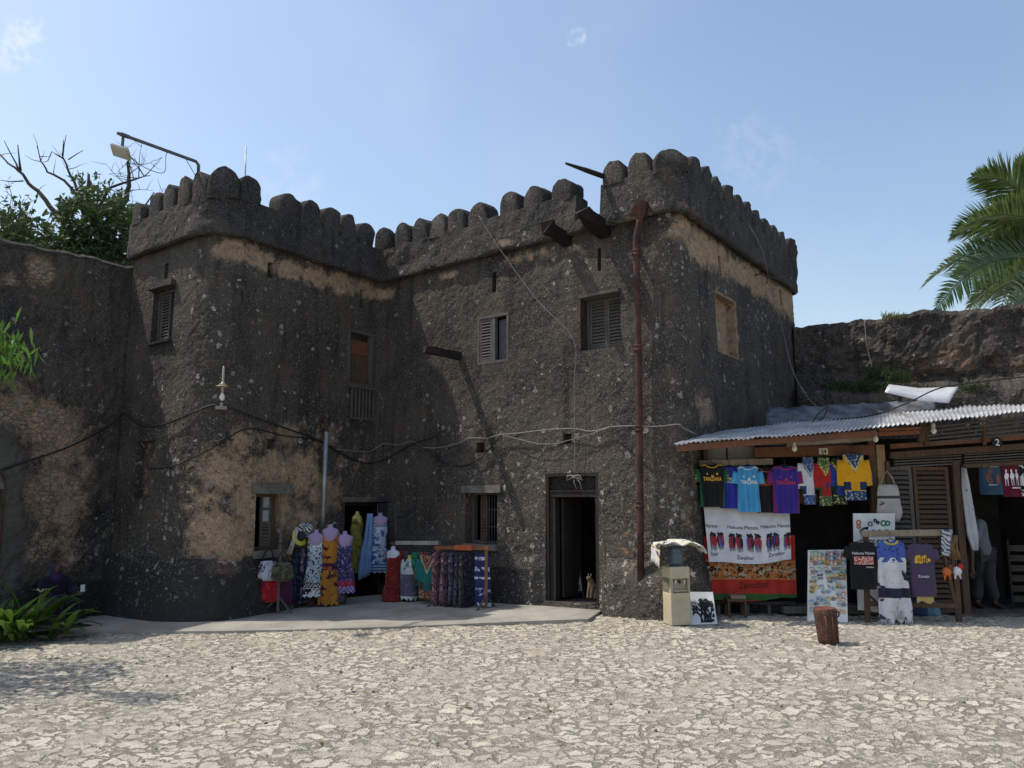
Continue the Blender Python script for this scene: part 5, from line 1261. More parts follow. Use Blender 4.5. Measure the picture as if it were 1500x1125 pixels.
m = MB(); m.bar(sp(1271, 870, RB-.05), sp(1286, 884, RB-.05), .03, .03); m.build('brace', M_BROWN, rk)
m = MB(); m.bar(sp(1404, 875, RB-.05), sp(1394, 888, RB-.05), .03, .03); m.build('brace', M_BROWN, rk)
def tee(px, y0, y1, wpx, label, mt, seed, b=RB+.07, name='t_shirt', cat='t-shirt', **kw):
    p = sp(px, y0, b); k = p.y/FPX; return garment(name, label, cat, p, RZ, wpx*k*.84, (y1-y0)*k, mt, seed=seed, **kw)
t2, cl = tee(1262, 793, 860, 43, 'black t-shirt with pale pink print and Hakuna Matata lettering', fabric('black_cotton', (.013, .013, .015)), 1, sleeve=dict(L=.16, ang=1.15, r0=.095, r1=.085), flare=-.02)
h_ = cl.h; put_text(cl, 'Hakuna Matata', 0, h_*.73, .055, JW, t2, 0); put_shape(cl, [[(-.14, h_*.52), (.14, h_*.52), (.14, h_*.69), (-.14, h_*.69)]], fabric('pink_print', (.6, .3, .25), 'blotch', (.3, .06, .05), (.7, .55, .5), 26), t2); put_text(cl, 'Zanzibar', .08, h_*.45, .035, JW, t2, 0)
t2, cl = tee(1348, 796, 870, 42, 'faded purple t-shirt with yellow print on the rack', fabric('faded_purple', (.075, .055, .10)), 2, sleeve=dict(L=.15, ang=1.3, r0=.09, r1=.08), flare=-.02)
h_ = cl.h; random.seed(3); put_shape(cl, [ell(-.09+.028*k, h_*.70+.02*math.sin(k*2), .03, .055*(1.2-.11*k), 8, .35) for k in range(7)], plain('gold_print', (.6, .36, .04)), t2); put_shape(cl, [ell(-.06+.03*k, h_*.69, .009, .035, 7, .3) for k in range(5)], plain('brown_print', (.15, .06, .02)), t2, 'print', .0065); put_text(cl, 'Zanzibar', 0, h_*.36, .05, JW, t2)
p = sp(1354, 869, RB+.03); m = MB(); m.grid([[p+FS.u*a+V((0, 0, -.13*q-.02*math.sin(a*30)*q))+FS.n*.01*math.sin(a*40) for a in np.linspace(-.125, .125, 16)] for q in (0, .5, 1)], True); o = m.build('shorts', fabric('yellow_cotton', (.62, .5, .2))); tag(o, 'pale yellow shorts showing beneath the purple t-shirt', 'shorts'); o.modifiers.new('thick', 'SOLIDIFY').thickness = .02
# poncho
p = sp(1304, 791, RB+.1); k = p.y/FPX
t2, cl = garment('poncho', 'white poncho with blue crocheted shoulders and dark blue patches, fringed hem', 'poncho', p, RZ, .40, 112*k, fabric('poncho_cloth', (.62, .61, .63), 'plain', h=112*k, bands=((.78, 1.1, (.06, .10, .36)), (.72, .78, (.06, .10, .36), 'x', 42, -.2), (.74, .95, (.025, .04, .16), 'v', 16, .30), (.28, .40, (.025, .025, .05)), (.40, .62, (.02, .02, .045), 'n', 4.2, .57), (.0, .28, (.05, .05, .08), 'n', 4.2, .57))), None, flare=.22, seed=9, fold=.03, ragged=.07, kx=26, neck=.10)
m = MB(); random.seed(4)
for kx_ in np.linspace(-.22, .22, 44):
    z0 = .14 if abs(kx_) < .1 else .02; q = cl.front(kx_, z0, .004); m.tube([q, q+V((random.uniform(-.01, .01), -.01, -.06)), q+V((random.uniform(-.02, .02), 0, -.12))], .0035, 4)
m.build('fringe', plain('fringe_white', (.6, .58, .56)), t2, True)
k_ = MB(); k_.tube([cl.front(.10*math.sin(a), cl.h-.01-.05*max(0, math.cos(a)), .006) for a in np.linspace(-1.5, 1.5, 9)], .015, 6); k_.build('collar', plain('yellow_trim', (.5, .42, .06)), t2, True)
# things on the right end of the rack
drape('scarf', 'blue and white striped scarf folded over the right end of the rack rail', 'scarf', [sp(1388, 776, RB+.05), sp(1386, 790, RB+.05), sp(1385, 814, RB+.05)], [.16, .14, .12], fabric('striped_scarf', (.5, .52, .56), 'zebra', (.07, .09, .13), scale=9), 3, .03)
m = MB(); random.seed(9); c0 = sp(1397, 784, RB+.02)
for k in range(16):
    q = c0+FS.u*random.uniform(-.06, .06); m.tube([q, q+V((random.uniform(-.03, .03), -.02, -.17)), q+V((random.uniform(-.05, .07), 0, -.36))], .008, 5)
o = m.build('bead_necklaces', simple('tan_beads', (.2, .125, .06), .6, .4, 60, .5)); tag(o, 'bunch of tan bead strings hanging beside the striped scarf', 'necklaces', kind='stuff')
def toy(px, py, c1, c2, label):
    p = sp(px, py, RB+.08); t = thing('toy_animal', label, 'toy', p, RZ, 'small stuffed toys hanging on the rack')
    m = MB(); m.lathe((0, 0, 0), [(.01, -.06), (.05, -.045), (.065, 0), (.05, .05), (.01, .07)], 12); m.build('body', c1, t, True)
    m = MB(); m.lathe((.045, -.02, .07), [(.005, -.04), (.035, -.02), (.04, .01), (.02, .04), (.004, .045)], 10); m.build('head', c2, t, True)
    for sx in (-1, 1): m = MB(); m.tube([V((sx*.03, 0, -.03)), V((sx*.04, -.01, -.11))], [.018, .012], 6); m.build('leg', c1, t, True)
    m = MB(); m.tube([V((0, 0, .06)), V((.0, 0, .2))], .003, 4); m.build('string', M_ROPE, t, True)
toy(1387, 838, simple('orange_felt', (.5, .14, .04), .9), simple('brown_felt', (.15, .06, .03), .9), 'orange stuffed toy hanging at the right end of the rack')
toy(1402, 837, simple('white_felt', (.6, .6, .62), .9), simple('red_felt', (.5, .03, .03), .9), 'white stuffed toy with red head hanging at the right end of the rack')
# boards
def board(name, label, c, mt, cat='board', th=.025):
    c = [V(p) for p in c]; n = (c[1]-c[0]).cross(c[3]-c[0]).normalized()
    if n.y < 0: n = -n
    t = thing(name, label, cat, (c[3]+c[2])/2); m = MB(); f = c+[p+n*th for p in c]
    m.add(f, [(3, 2, 1, 0), (4, 5, 6, 7), (0, 1, 5, 4), (1, 2, 6, 5), (2, 3, 7, 6), (3, 0, 4, 7)]); m.build('panel', mt, t)
    A = lambda u, v, off=.004: c[3].lerp(c[2], u).lerp(c[0].lerp(c[1], u), v)-n*off
    return t, A, n
M_WBOARD = simple('white_board', (.66, .66, .64), .6, .12, 4, 0)
bt, A1, _ = board('display_board', 'white board with printed ornaments standing behind the rack rail', (sp(1250, 752, .35), sp(1311, 752, .35), sp(1311, 800, .4), sp(1251, 800, .4)), M_WBOARD)
random.seed(14); m = {}
for u, v, c, r in ((.12, .72, (.4, .16, .1), .05), (.12, .6, (.4, .16, .1), .04), (.4, .68, (.15, .2, .2), .05), (.52, .78, (.05, .05, .05), .03), (.58, .72, (.05, .05, .05), .03), (.72, .7, (.03, .2, .1), .06), (.82, .7, (.03, .2, .1), .05), (.2, .45, (.1, .12, .12), .05), (.47, .4, (.05, .12, .3), .07), (.8, .42, (.2, .2, .16), .06), (.62, .45, (.3, .05, .04), .03)):
    k = MB(); W_, H_ = .66, .52; pts = [A1(u+r*math.cos(a)*1.0, v+r*math.sin(a)*1.2) for a in np.linspace(0, 2*math.pi, 13)]
    k.tube(pts, .012, 5, False); k.build('ornament', plain('ornament_%d' % int(1000*sum(c)), c), bt)
k = MB(); k.add([A1(.18, .55), A1(.36, .6), A1(.34, .48)], [(0, 2, 1)]); k.build('ornament', JB, bt)
for u in np.linspace(.2, .8, 7): k = MB(); k.tube([A1(u+.04*math.cos(a), .13+.06*math.sin(a)) for a in np.linspace(random.uniform(0, 2), random.uniform(4, 6), 7)], .008, 4); k.build('ornament', JB, bt)
board('board', 'blank white board leaning at the foot of the display rack', (sp(1256, 858, .45), sp(1290, 858, .45), sp(1288, 897, .6), sp(1257, 893, .6)), M_WBOARD)
mb_, A2, mn = board('magnet_board', 'tall white board crowded with souvenir magnets leaning by the stall entrance', (sp(1184, 806, .5), sp(1239, 805, .5), atg(1242, 913), atg(1183, 910)), M_WBOARD)
def mag_mat(k):
    cs = [((.45, .5, .5), (.1, .2, .3)), ((.5, .25, .2), (.6, .5, .3)), ((.1, .25, .42), (.5, .55, .5)), ((.5, .4, .12), (.2, .1, .05)), ((.12, .3, .2), (.5, .5, .4)), ((.4, .08, .08), (.6, .6, .55)), ((.3, .32, .4), (.05, .05, .08)), ((.45, .2, .07), (.05, .2, .3))][k]
    return fabric('magnet_print_%d' % k, cs[0], 'blotch', cs[1], tuple(.5*(a+b) for a, b in zip(*cs)), 40)
nrm = -mn; ux = (A2(1, 0)-A2(0, 0)).normalized(); uz = (A2(0, 1)-A2(0, 0)).normalized()
protos = {}
def magnet(u, v, w, h, rnd, kk, label):
    key = (rnd, kk, w, h)
    if key not in protos:
        m = MB(); n = 10
        if rnd: ring = [(w/2*math.cos(2*math.pi*i/n), h/2*math.sin(2*math.pi*i/n)) for i in range(n)]
        else: ring = [(-w/2, -h/2), (w/2, -h/2), (w/2, h/2), (-w/2, h/2)]
        n = len(ring); f0 = [ux*a+uz*b+nrm*.003 for a, b in ring]; f1 = [p+nrm*.012 for p in f0]; m.add(f0+f1, [tuple(range(n, 2*n))]+[(i, (i+1) % n, (i+1) % n+n, i+n) for i in range(n)])
        o = put('magnet', m.v, m.f, mag_mat(kk), None); protos[key] = o
    else: o = protos[key].copy(); SC.collection.objects.link(o)
    o.location = A2(u, v, .0); tag(o, label, 'magnet', 'souvenir magnets on the white board')
random.seed(17)
for r in range(3):
    for c in range(9): magnet(.08+.105*c, .955-.068*r+random.uniform(-.008, .008), .045, .065, False, random.randrange(8), 'small rectangular picture magnet in the crowded top rows of the white board')
for r in range(5):
    for c in range(5):
        if random.random() < .88: magnet(.13+.185*c+random.uniform(-.03, .03), .74-.046*r, .095, .035, False, random.randrange(8), 'flat strip magnet in the middle of the white magnet board')
for r in range(4):
    for c in range(7):
        if random.random() < .85: magnet(.10+.135*c+random.uniform(-.03, .03), .48-.075*r+random.uniform(-.02, .02), .07, .065, True, random.randrange(8), 'round souvenir magnet in the lower half of the white magnet board')
for c in range(6):
    if c != 3: magnet(.12+.15*c, .16+random.uniform(-.02, .02), .08, .05, False, random.randrange(8), 'loose magnet near the bottom of the white magnet board')
# drum-shaped basket stool in front
bp = atg(1214, 941); t2 = thing('drum_stool', 'rusty red brown drum shaped bin with ribbed side standing on the cobbles', 'bin', bp, .2)
k = bp.y/FPX; H_ = 48*k; r0 = 14.5*k; m = MB(); rg = []
for i in range(9):
    f = i/8; z = H_*.93*f; rr = r0*(.9+.15*f); rg.append([V(((rr+.008*abs(math.sin(a*9)))*math.cos(a)-.03*f, (rr+.008*abs(math.sin(a*9)))*math.sin(a), z)) for a in np.linspace(0, 2*math.pi, 72, endpoint=False)])
m.rings(rg); m.build('side', simple('ribbed_rust_brown', (.10, .05, .033), .85, .5, 30, .8, col2=(.045, .024, .017)), t2, True)
m = MB(); m.lathe((-.03, 0, H_*.93), [(r0*1.05, -.02), (r0*1.07, 0), (r0*1.07, .025), (r0*1.02, .03), (r0*.98, .02), (.01, .018)], 28); m.build('rim', simple('dull_red_rim', (.13, .045, .032), .7, .4, 8), t2, True)
m = MB()
for a in (4.15, 4.75, 5.3): m.tube([V((r0*.93*math.cos(a), r0*.93*math.sin(a), .06)), V((r0*1.05*math.cos(a)-.03, r0*1.05*math.sin(a), H_*.8))], .012, 6)
m.build('rib', simple('tan_rib', (.13, .06, .034), .8, .3), t2, True)
m = MB(); m.tube([V((r0*1.08-.03, -.03, H_*.9)), V((r0*1.3-.03, -.04, H_*.86)), V((r0*1.3-.03, -.04, H_*.76)), V((r0*1.06-.02, -.03, H_*.72))], .01, 6); m.build('handle', M_RUST, t2, True)
# water dispenser with covered bottle
dp = atg(992, 914); k = dp.y/FPX; W_, D_, H_ = 30*k, .28, 82*k; wd = thing('water_dispenser', 'cream water dispenser with blue bottle at the corner of the tower', 'water dispenser', dp, .25)
CR = simple('cream_plastic', (.50, .43, .29), .5, .15, 4, .02, spec=.4)
m = MB(); m.box((0, 0, H_*.27), (W_, D_, H_*.54)); bevel(m.build('lower_panel', CR, wd, True), .012, 3)
m = MB(); m.box((0, .03, H_*.66), (W_*.98, D_-.06, H_*.24)); m.box((-W_*.44, -.0, H_*.66), (W_*.1, D_, H_*.24)); m.box((W_*.44, -.0, H_*.66), (W_*.1, D_, H_*.24)); m.build('tap_recess', simple('cream_plastic_shade', (.38, .33, .23), .55, .15, 4, .02), wd, True)
m = MB(); m.box((0, 0, H_*.88), (W_, D_, H_*.20)); bevel(m.build('upper_panel', CR, wd, True), .012, 3)
for sx, c in ((-.07, 'white_plastic'), (0.0, 'dark_plastic'), (.07, 'white_plastic')): m = MB(); m.box((sx, -D_/2+.03, H_*.73), (.022, .05, .035)); m.box((sx, -D_/2+.015, H_*.70), (.012, .012, .03)); m.build('tap', simple(c, (.02, .02, .02) if 'dark' in c else (.6, .6, .58), .4, .1, 5, 0), wd, True)
m = MB(); m.box((0, -D_/2+.035, H_*.575), (W_*.7, .06, .02)); m.build('drip_tray', simple('cream_plastic_shade', (.38, .33, .23)), wd, True)
BG = NT('blue_bottle_plastic'); M_BOT = BG.done((.10, .16, .22), .2, None, 0, .5); BG.b.inputs['Transmission Weight'].default_value = .45
m = MB(); m.lathe((0, 0, H_*.98), [(.06, 0), (.11, .03), (.115, .07), (.108, .085), (.115, .1), (.115, .16), (.108, .175), (.115, .19), (.115, .25), (.1, .28), (.01, .285)], 24); m.build('bottle', M_BOT, wd, True)
top = dp+V((0, 0, H_*.98+.29)); m = MB(); rows = []
for j in range(21):
    v = -1+j/10; r = []
    for i in range(41):
        u = -1+i/20; x = u*.40+.02; yy = v*.24; d = max(0, abs(x)-.16)
        z = .05*(1-u*u)-.02*d/.2-.03*max(0, abs(v)-.5)+.02*math.sin(u*6+v*2)+.014*math.sin(v*9+u*11)
        if x < -.30: z -= (abs(x)-.30)*3.2; x = -.30-(abs(x)-.30)*.25
        if x > .36: z -= (x-.36)*1.0
        r.append(top+V((x*math.cos(.25)-yy*math.sin(.25)*.3, yy+x*.05, z+.02)))
    rows.append(r)
m.grid(rows, True); o = m.build('cover_cloth', fabric('white_printed_cover', (.60, .58, .55), 'blotch', (.05, .045, .04), (.5, .4, .1), 14, thr=.60)); tag(o, 'white cloth with dark line print draped over the blue water bottle', 'cloth'); o.modifiers.new('thick', 'SOLIDIFY').thickness = .008
# canvas with black tree
cz = [aty(1007, 867, 12.02), aty(1044, 867, 12.10), atg(1051, 914), atg(1012, 915)]
ct, A3, cn = board('painted_canvas', 'white canvas painted with black branching shapes leaning beside the water dispenser', cz, M_WBOARD, 'painting')
m = MB(); random.seed(23)
def stroke(u, v, a, L, w, dep):
    if dep == 0 or L < .02: return
    u2, v2 = u+math.cos(a)*L, v+math.sin(a)*L; pu, pv = -math.sin(a)*w, math.cos(a)*w
    if not (.04 < u2 < .96 and .04 < v2 < .96): return
    m.add([A3(u-pu, v-pv), A3(u+pu, v+pv), A3(u2+pu*.6, v2+pv*.6), A3(u2-pu*.6, v2-pv*.6)], [(0, 1, 2, 3)])
    for _ in range(random.choice((2, 2, 3))): stroke(u2, v2, a+random.uniform(-.8, .8), L*random.uniform(.6, .9), w*.7, dep-1)
for u in (.45, .55, .65, .75): stroke(u, .05, 1.57+random.uniform(-.2, .2), .2, .055, 6)
for _ in range(22): 
    u, v = random.uniform(.45, .9), random.uniform(.1, .75); m.add([A3(min(.97, u+.06*math.cos(a)*random.uniform(.5, 1.3)), v+.05*math.sin(a)*random.uniform(.5, 1.3), .006) for a in np.linspace(0, 6.28, 8, endpoint=False)], [tuple(range(8))])
m.build('painting', JB, ct)
# blue bags on the ground under the rack
gp = atg(1381, 908); bag('carrier_bag', 'light blue plastic bag lying on the ground under the rack', gp+V((0, .3, .24)), RZ, .28, .2, simple('blue_plastic', (.10, .2, .28), .4, .3), .04)
gp = atg(1362, 908); bag('carrier_bag', 'dark blue bag lying on the ground left of the light blue one', gp+V((0, .3, .26)), RZ, .3, .22, simple('navy_cloth', (.02, .04, .09), .7, .3), .04)
# tin sheets and tarpaulin on the ledge above
m = MB(); c4 = [aty(1302, 565, 14.2), aty(1346, 568, 14.2), aty(1404, 570, 14.1), aty(1390, 592, 13.6), aty(1340, 583, 13.65), aty(1296, 577, 13.7)]
rows = [[c4[0].lerp(c4[2], i/14)+V((0, 0, .05*(abs(i-6)/7-.5))) for i in range(15)], [c4[5].lerp(c4[3], i/14)+V((0, 0, .04*(abs(i-8)/7-.5))) for i in range(15)]]
rows.insert(1, [a.lerp(c, .5)+V((0, 0, .012*abs(i-7)/7)) for i, (a, c) in enumerate(zip(*rows))]); m.grid(rows, True); o = m.build('tin_sheet', simple('bright_zinc', (.55, .56, .57), .5, .15, 5, .05, .2)); tag(o, 'loose bright metal sheet lying askew on the wall ledge', 'metal sheet'); o.modifiers.new('thick', 'SOLIDIFY').thickness = .01
m = MB(); rows = []
for j in range(7):
    rows.append([aty(1122+248*i/40, 622-(4.0*j)-(.3*i if j > 3 else .15*i), 13.95+.12*j)+V((0, 0, .014*math.sin(i*.9+j)+.012*math.sin(i*2.3+j*2))) for i in range(41)])
m.grid(rows, True); o = m.build('tarpaulin', simple('grey_tarpaulin', (.11, .12, .135), .75, .6, 4, .3)); tag(o, 'crumpled grey tarpaulin lying behind the tin roof of stall 14', 'tarpaulin'); o.modifiers.new('thick', 'SOLIDIFY').thickness = .01
# ---------------------------------------------------------------- racks and dresses by the left tower
LIL = simple('lilac_bust', (.36, .27, .42), .6, .08, 4, 0); YEL = simple('yellow_bust', (.55, .47, .12), .6, .08, 4, 0); PAL = simple('pale_bust', (.5, .52, .58), .6, .08, 4, 0)
CBZ = math.atan2(ucb.y, ucb.x); NCB = V((ucb.y, -ucb.x)); UB = Fr(PB, uba, (uba.y, -uba.x)); BAZ = math.atan2(uba.y, uba.x)
def bust(p, rz, mt, label, group='mannequin busts among the racks', s=.86):
    t = thing('mannequin_bust', label, 'mannequin', p, rz, group); rg = []
    for a, d, z in ((.115, .085, 0), (.125, .09, .08), (.145, .10, .17), (.165, .105, .25), (.18, .09, .31), (.16, .075, .345), (.10, .06, .37), (.055, .05, .39), (.048, .047, .43), (.046, .045, .455)):
        rg.append([V((a*math.cos(q), d*math.sin(q)-(.02*math.exp(-((z-.2)/.07)**2)*max(0, -math.sin(q))), z)) for q in np.linspace(0, 2*math.pi, 20, endpoint=False)])
    m = MB(); m.rings(rg); m.v = [v*s for v in m.v]; m.build('torso', mt, t, True); return t
def dress(px, y0, y1, Y, rz, label, mt, seed, bm=None, blab=None, strap=True, w=.30, flare=.45, rise=None, **kw):
    """hem to neckline on a bust; y0 = neckline in the picture"""
    p = aty(px, y0, Y); h = p.z-aty(px, y1, Y).z
    t, cl = garment('dress', label, 'dress', p, rz, w, h, mt, hang=False, seed=seed, group='dresses on display by the left tower', flare=flare, waist=.22, fold=.03, ragged=.025, b=.10, neck=.135 if strap else .09, sh=.145, **kw)
    if bm: bust((p.x, p.y, p.z-(.25 if strap else .345)*.86), rz, bm, blab)
    return t, cl
BW = (.62, .62, .62)
def rack(name, label, p0, p1, ptop0, ptop1, mt, rail=.04, brace=True, cat='rack', base=True):
    t = thing(name, label, cat, (V(p0)+V(p1))/2)
    n = V((-(p1-p0).y, (p1-p0).x, 0)).normalized()
    for a, c in ((p0, ptop0), (p1, ptop1)):
        m = MB(); m.bar(a, c, rail, rail); m.build('post', mt, t)
        if brace:
            for sg in (-1, 1): m = MB(); m.bar(a+n*.28*sg+V((0, 0, .01)), a.lerp(c, .22), .025, .025); m.build('brace', M_GREYWOOD, t)
            m = MB(); m.bar(a-n*.3+V((0, 0, .02)), a+n*.3+V((0, 0, .02)), .035, .03); m.build('foot', M_GREYWOOD, t)
    m = MB(); d = (ptop1-ptop0).normalized()*.06; m.bar(ptop0-d, ptop1+d, rail, rail*1.1); m.build('rail', mt, t)
    if base: m = MB(); m.bar(p0+V((0, 0, .05)), p1+V((0, 0, .05)), .03, .03); m.build('lower_rail', M_GREYWOOD, t)
    return t
# rack of dresses
g0, g1 = atg(426, 893), atg(506, 887); up = lambda g, px, y: V((g.x, g.y, aty(px, y, g.y).z))
rack('clothes_rack', 'wooden rack carrying four dresses between the bag stand and the dark doorway', g0, g1, up(g0, 426, 800), up(g1, 506, 800), M_GREYWOOD)
YY = lambda px: g0.y+(g1.y-g0.y)*(px-426)/80
rzl = math.atan2((g1-g0).y, (g1-g0).x)
dress(444, 806, 880, YY(444)-.06, rzl, 'navy dress with small white dots at the left end of the rack', fabric('navy_dots', (.012, .014, .035), 'dots', (.3, .32, .4), scale=26, thr=.2), 1, None, None)
dress(463, 790, 873, YY(463)-.16, rzl, 'black and white banded dress with elephant style pattern', fabric('bw_bands', (.42, .5, .55), 'plain', h=1.1, bands=((.0, 1.0, BLACK, 'v', 24, .38), (.92, 1.1, BLACK), (.93, .99, BW, 'x', 120, .2), (.80, .88, BW), (.81, .87, BLACK, 'n', 16, .55), (.14, .22, BLACK), (.15, .21, BW, 'x', 120, .2), (.03, .14, BW), (.04, .13, BLACK, 'n', 13, .5), (0, .03, BW))), 2, LIL, 'lilac bust wearing the black and white banded dress')
dress(484, 782, 885, YY(484)-.2, rzl, 'orange dress with black leaf pattern', fabric('orange_leaf', (.42, .17, .025), 'blotch', (.03, .012, .02), (.36, .14, .02), scale=7, thr=.56, h=1.35, bands=((.93, 1.1, (.05, .012, .05)), (.42, .55, (.05, .012, .05), 'n', 3, .5))), 3, LIL, 'lilac bust wearing the orange dress', flare=.3)
dress(505, 792, 868, YY(505)-.16, rzl, 'purple and navy patterned dress with red band at the hem', fabric('purple_pattern', (.05, .04, .12), 'dots', (.32, .27, .42), scale=26, thr=.3, h=1.0, bands=((.9, 1.1, (.25, .03, .05)), (.12, .22, (.28, .03, .06)), (.12, .22, (.4, .2, .3), 'v', 30, .25), (.0, .12, (.13, .08, .25)), (.0, .12, (.4, .3, .5), 'x', 90, .4))), 4, LIL, 'lilac bust wearing the purple and navy patterned dress')
random.seed(61)
for k, (c, nm) in enumerate((((.03, .035, .07), 'navy'), ((.20, .15, .19), 'mauve'), ((.16, .05, .05), 'brick red'), ((.05, .07, .06), 'dark green'), ((.3, .24, .14), 'ochre'), ((.05, .03, .07), 'violet'), ((.25, .25, .27), 'pale grey'))):
    f = .08+.84*k/6; p = g0.lerp(g1, f); p.z = aty(460, 803, g0.y).z
    garment('dress', '%s printed dress hanging sideways on the rack behind the four front dresses' % nm, 'dress', p, rzl+1.2, .36, .95+random.uniform(-.08, .1), fabric('side_dress_'+nm.replace(' ', '_'), c, 'blotch', tuple(q*.35 for q in c), tuple(min(1, q*2) for q in c), 13), None, seed=k, group='dresses hanging sideways on the left rack', fold=.015, b=.05)
# hats and folded scarf on top of the rack
def hat(px, py, Y, c1, c2, label, tilt):
    p = aty(px, py, Y); t = thing('sun_hat', label, 'hat', p, .3, 'sun hats on the dress rack'); M = Matrix.Rotation(tilt, 3, 'X') @ Matrix.Rotation(tilt*.6, 3, 'Y')
    m = MB(); m.lathe((0, 0, 0), [(.001, .10), (.06, .095), (.085, .06), (.09, 0)], 18); m.v = [M @ v for v in m.v]; m.build('crown', c2, t, True)
    m = MB(); m.lathe((0, 0, 0), [(.088, .0), (.17, -.015), (.172, -.022), (.088, -.008)], 22); m.v = [M @ v for v in m.v]; m.build('brim', c1, t, True)
hat(440, 786, YY(440)-.15, simple('yellow_straw', (.6, .5, .08), .8, .2), simple('dark_felt', (.03, .03, .04), .9), 'yellow brimmed sun hat at the left end of the dress rack', 1.1)
hat(450, 776, YY(450)-.05, fabric('bw_stripes', (.6, .6, .6), 'zebra', BLACK, scale=9), fabric('bw_stripes', (.6, .6, .6)), 'black and white striped sun hat behind the yellow one', .9)
hat(492, 775, YY(492)-.02, fabric('bw_patch', (.6, .55, .62), 'blotch', BLACK, BLACK, 12), simple('dark_felt', (.03, .03, .04)), 'black and white patched sun hat on the rack above the orange dress', .9)
m = MB(); q0, q1 = aty(436, 772, YY(436)-.2), aty(424, 812, YY(424)-.2)
for k in range(4): o_ = V((.018*k-.03, -.01*k, 0)); m.tube([q0+o_, q0.lerp(q1, .5)+o_+V((.01, 0, 0)), q1+o_*1.3], [.014, .018, .02], 6)
tag(m.build('scarf', simple('cream_fringe', (.45, .42, .35), .9, .2)), 'cream folded scarf hanging at the left end of the dress rack', 'scarf')
# bag stand
b0 = atg(407, 901); bs = thing('bag_stand', 'thin wooden stand hung with bags at the foot of the left tower', 'stand', b0)
m = MB(); m.bar(b0, V((b0.x, b0.y, aty(409, 776, b0.y).z)), .045, .045); m.build('pole', M_GREYWOOD, bs)
for sx, sy in ((-.3, .05), (.3, -.12), (.0, .3)): m = MB(); m.bar(b0+V((sx, sy, .015)), b0+V((0, 0, .32)), .03, .03); m.build('brace', M_GREYWOOD, bs)
m = MB(); m.bar(b0+V((-.32, .06, .02)), b0+V((.3, -.12, .02)), .04, .03); m.build('foot', M_GREYWOOD, bs)
zt = aty(409, 796, b0.y).z; m = MB(); m.bar(V((b0.x-.16, b0.y+.02, zt)), V((b0.x+.14, b0.y-.05, zt)), .02, .02); m.build('arm', M_BLACKWOOD, bs)
bg_ = lambda px, y, dy: aty(px, y, b0.y+dy)
bag('shoulder_bag', 'white cloth bag with dark print at the left of the bag stand', bg_(394, 800, -.1), .3, .34, .32, fabric('white_bag', (.42, .42, .5), 'blotch', (.03, .03, .05), (.3, .3, .36), 8, thr=.55), .26, M_BLACKCABLE)
bag('shoulder_bag', 'dark khaki bag hanging on the bag stand beside the white one', bg_(415, 806, -.14), .1, .40, .30, fabric('khaki_bag', (.05, .05, .03), 'blotch', (.10, .09, .06), (.03, .02, .015), 7), .22, M_BLACKCABLE)
bag('shoulder_bag', 'bright red bag hanging low on the bag stand', bg_(397, 840, 0), .2, .34, .42, fabric('red_bag', (.36, .012, .02), 'blotch', (.2, .01, .03), (.42, .03, .03), 5), .06)
bag('shoulder_bag', 'dark plum bag hanging low behind the pole of the bag stand', bg_(418, 842, .05), .2, .28, .40, fabric('plum_bag', (.06, .012, .04)), .08)
# tall displays in the doorway
dY = FP.at(FP.hit(535, 800)[0], .45).y
dress(523, 756, 838, dY, CBZ+.3, 'olive yellow dress with dark pattern standing at the dark doorway', fabric('olive_pattern', (.19, .17, .03), 'blotch', (.05, .045, .015), (.25, .22, .05), 12, thr=.58), 6, YEL, 'yellow bust wearing the olive dress', strap=False, flare=.55)
p = aty(543, 752, dY-.02); pz = aty(541, 847, dY).z
m = MB(); rows = []
for j in range(14):
    f = j/13; z = p.z+(pz-p.z)*f; w = .10+.20*f-.10*max(0, f-.85)*4; cx = p.x-.02-.06*f
    rows.append([V((cx+w*(u-.5)+(.02 if f < .5 else 0), p.y-.1+.03*math.sin(u*14+f*3), z+(.12*(u-.3) if f > .9 else 0))) for u in np.linspace(0, 1, 16)])
m.grid(rows, True); o = m.build('shawl', fabric('pale_blue_shawl', (.22, .34, .60), 'plain', h=1)); tag(o, 'pale sky blue shawl hanging between the olive and the blue white dress', 'shawl'); o.modifiers.new('thick', 'SOLIDIFY').thickness = .012
bY = FP.at(FP.hit(560, 800)[0], .5).y
dress(557, 764, 838, bY, .2, 'white and blue patterned dress with striped bands', fabric('white_blue_pattern', (.5, .55, .66), 'blotch', (.05, .08, .25), (.08, .14, .3), 11, thr=.55, h=1.1, bands=((.80, .92, (.08, .16, .26)), (.80, .92, (.4, .5, .55), 's', 130, .4), (.0, .16, (.07, .13, .26)), (.0, .16, (.42, .5, .6), 's', 110, .4))), 7, LIL, 'lilac bust wearing the white and blue dress', flare=.25)
gq = [aty(x, y, bY+.12) for x, y in ((553, 738), (579, 738), (581, 796), (556, 796))]; gp_ = thing('grid_panel', 'black wire display grid leaning on the wall behind the white blue dress', 'grid panel', (gq[3]+gq[2])/2)
m = MB()
for k in range(9): m.tube([gq[0].lerp(gq[1], k/8), gq[3].lerp(gq[2], k/8)], .0045, 4)
for k in range(15): m.tube([gq[0].lerp(gq[3], k/14), gq[1].lerp(gq[2], k/14)], .0045, 4)
m.build('wire_mesh', simple('dull_iron', (.10, .105, .11)), gp_)
for a, c in ((gq[0], gq[3]), (gq[1], gq[2])): m = MB(); m.tube([a, V((c.x, c.y, .08))], .008, 5); m.build('leg', simple('dull_iron', (.10, .105, .11)), gp_)
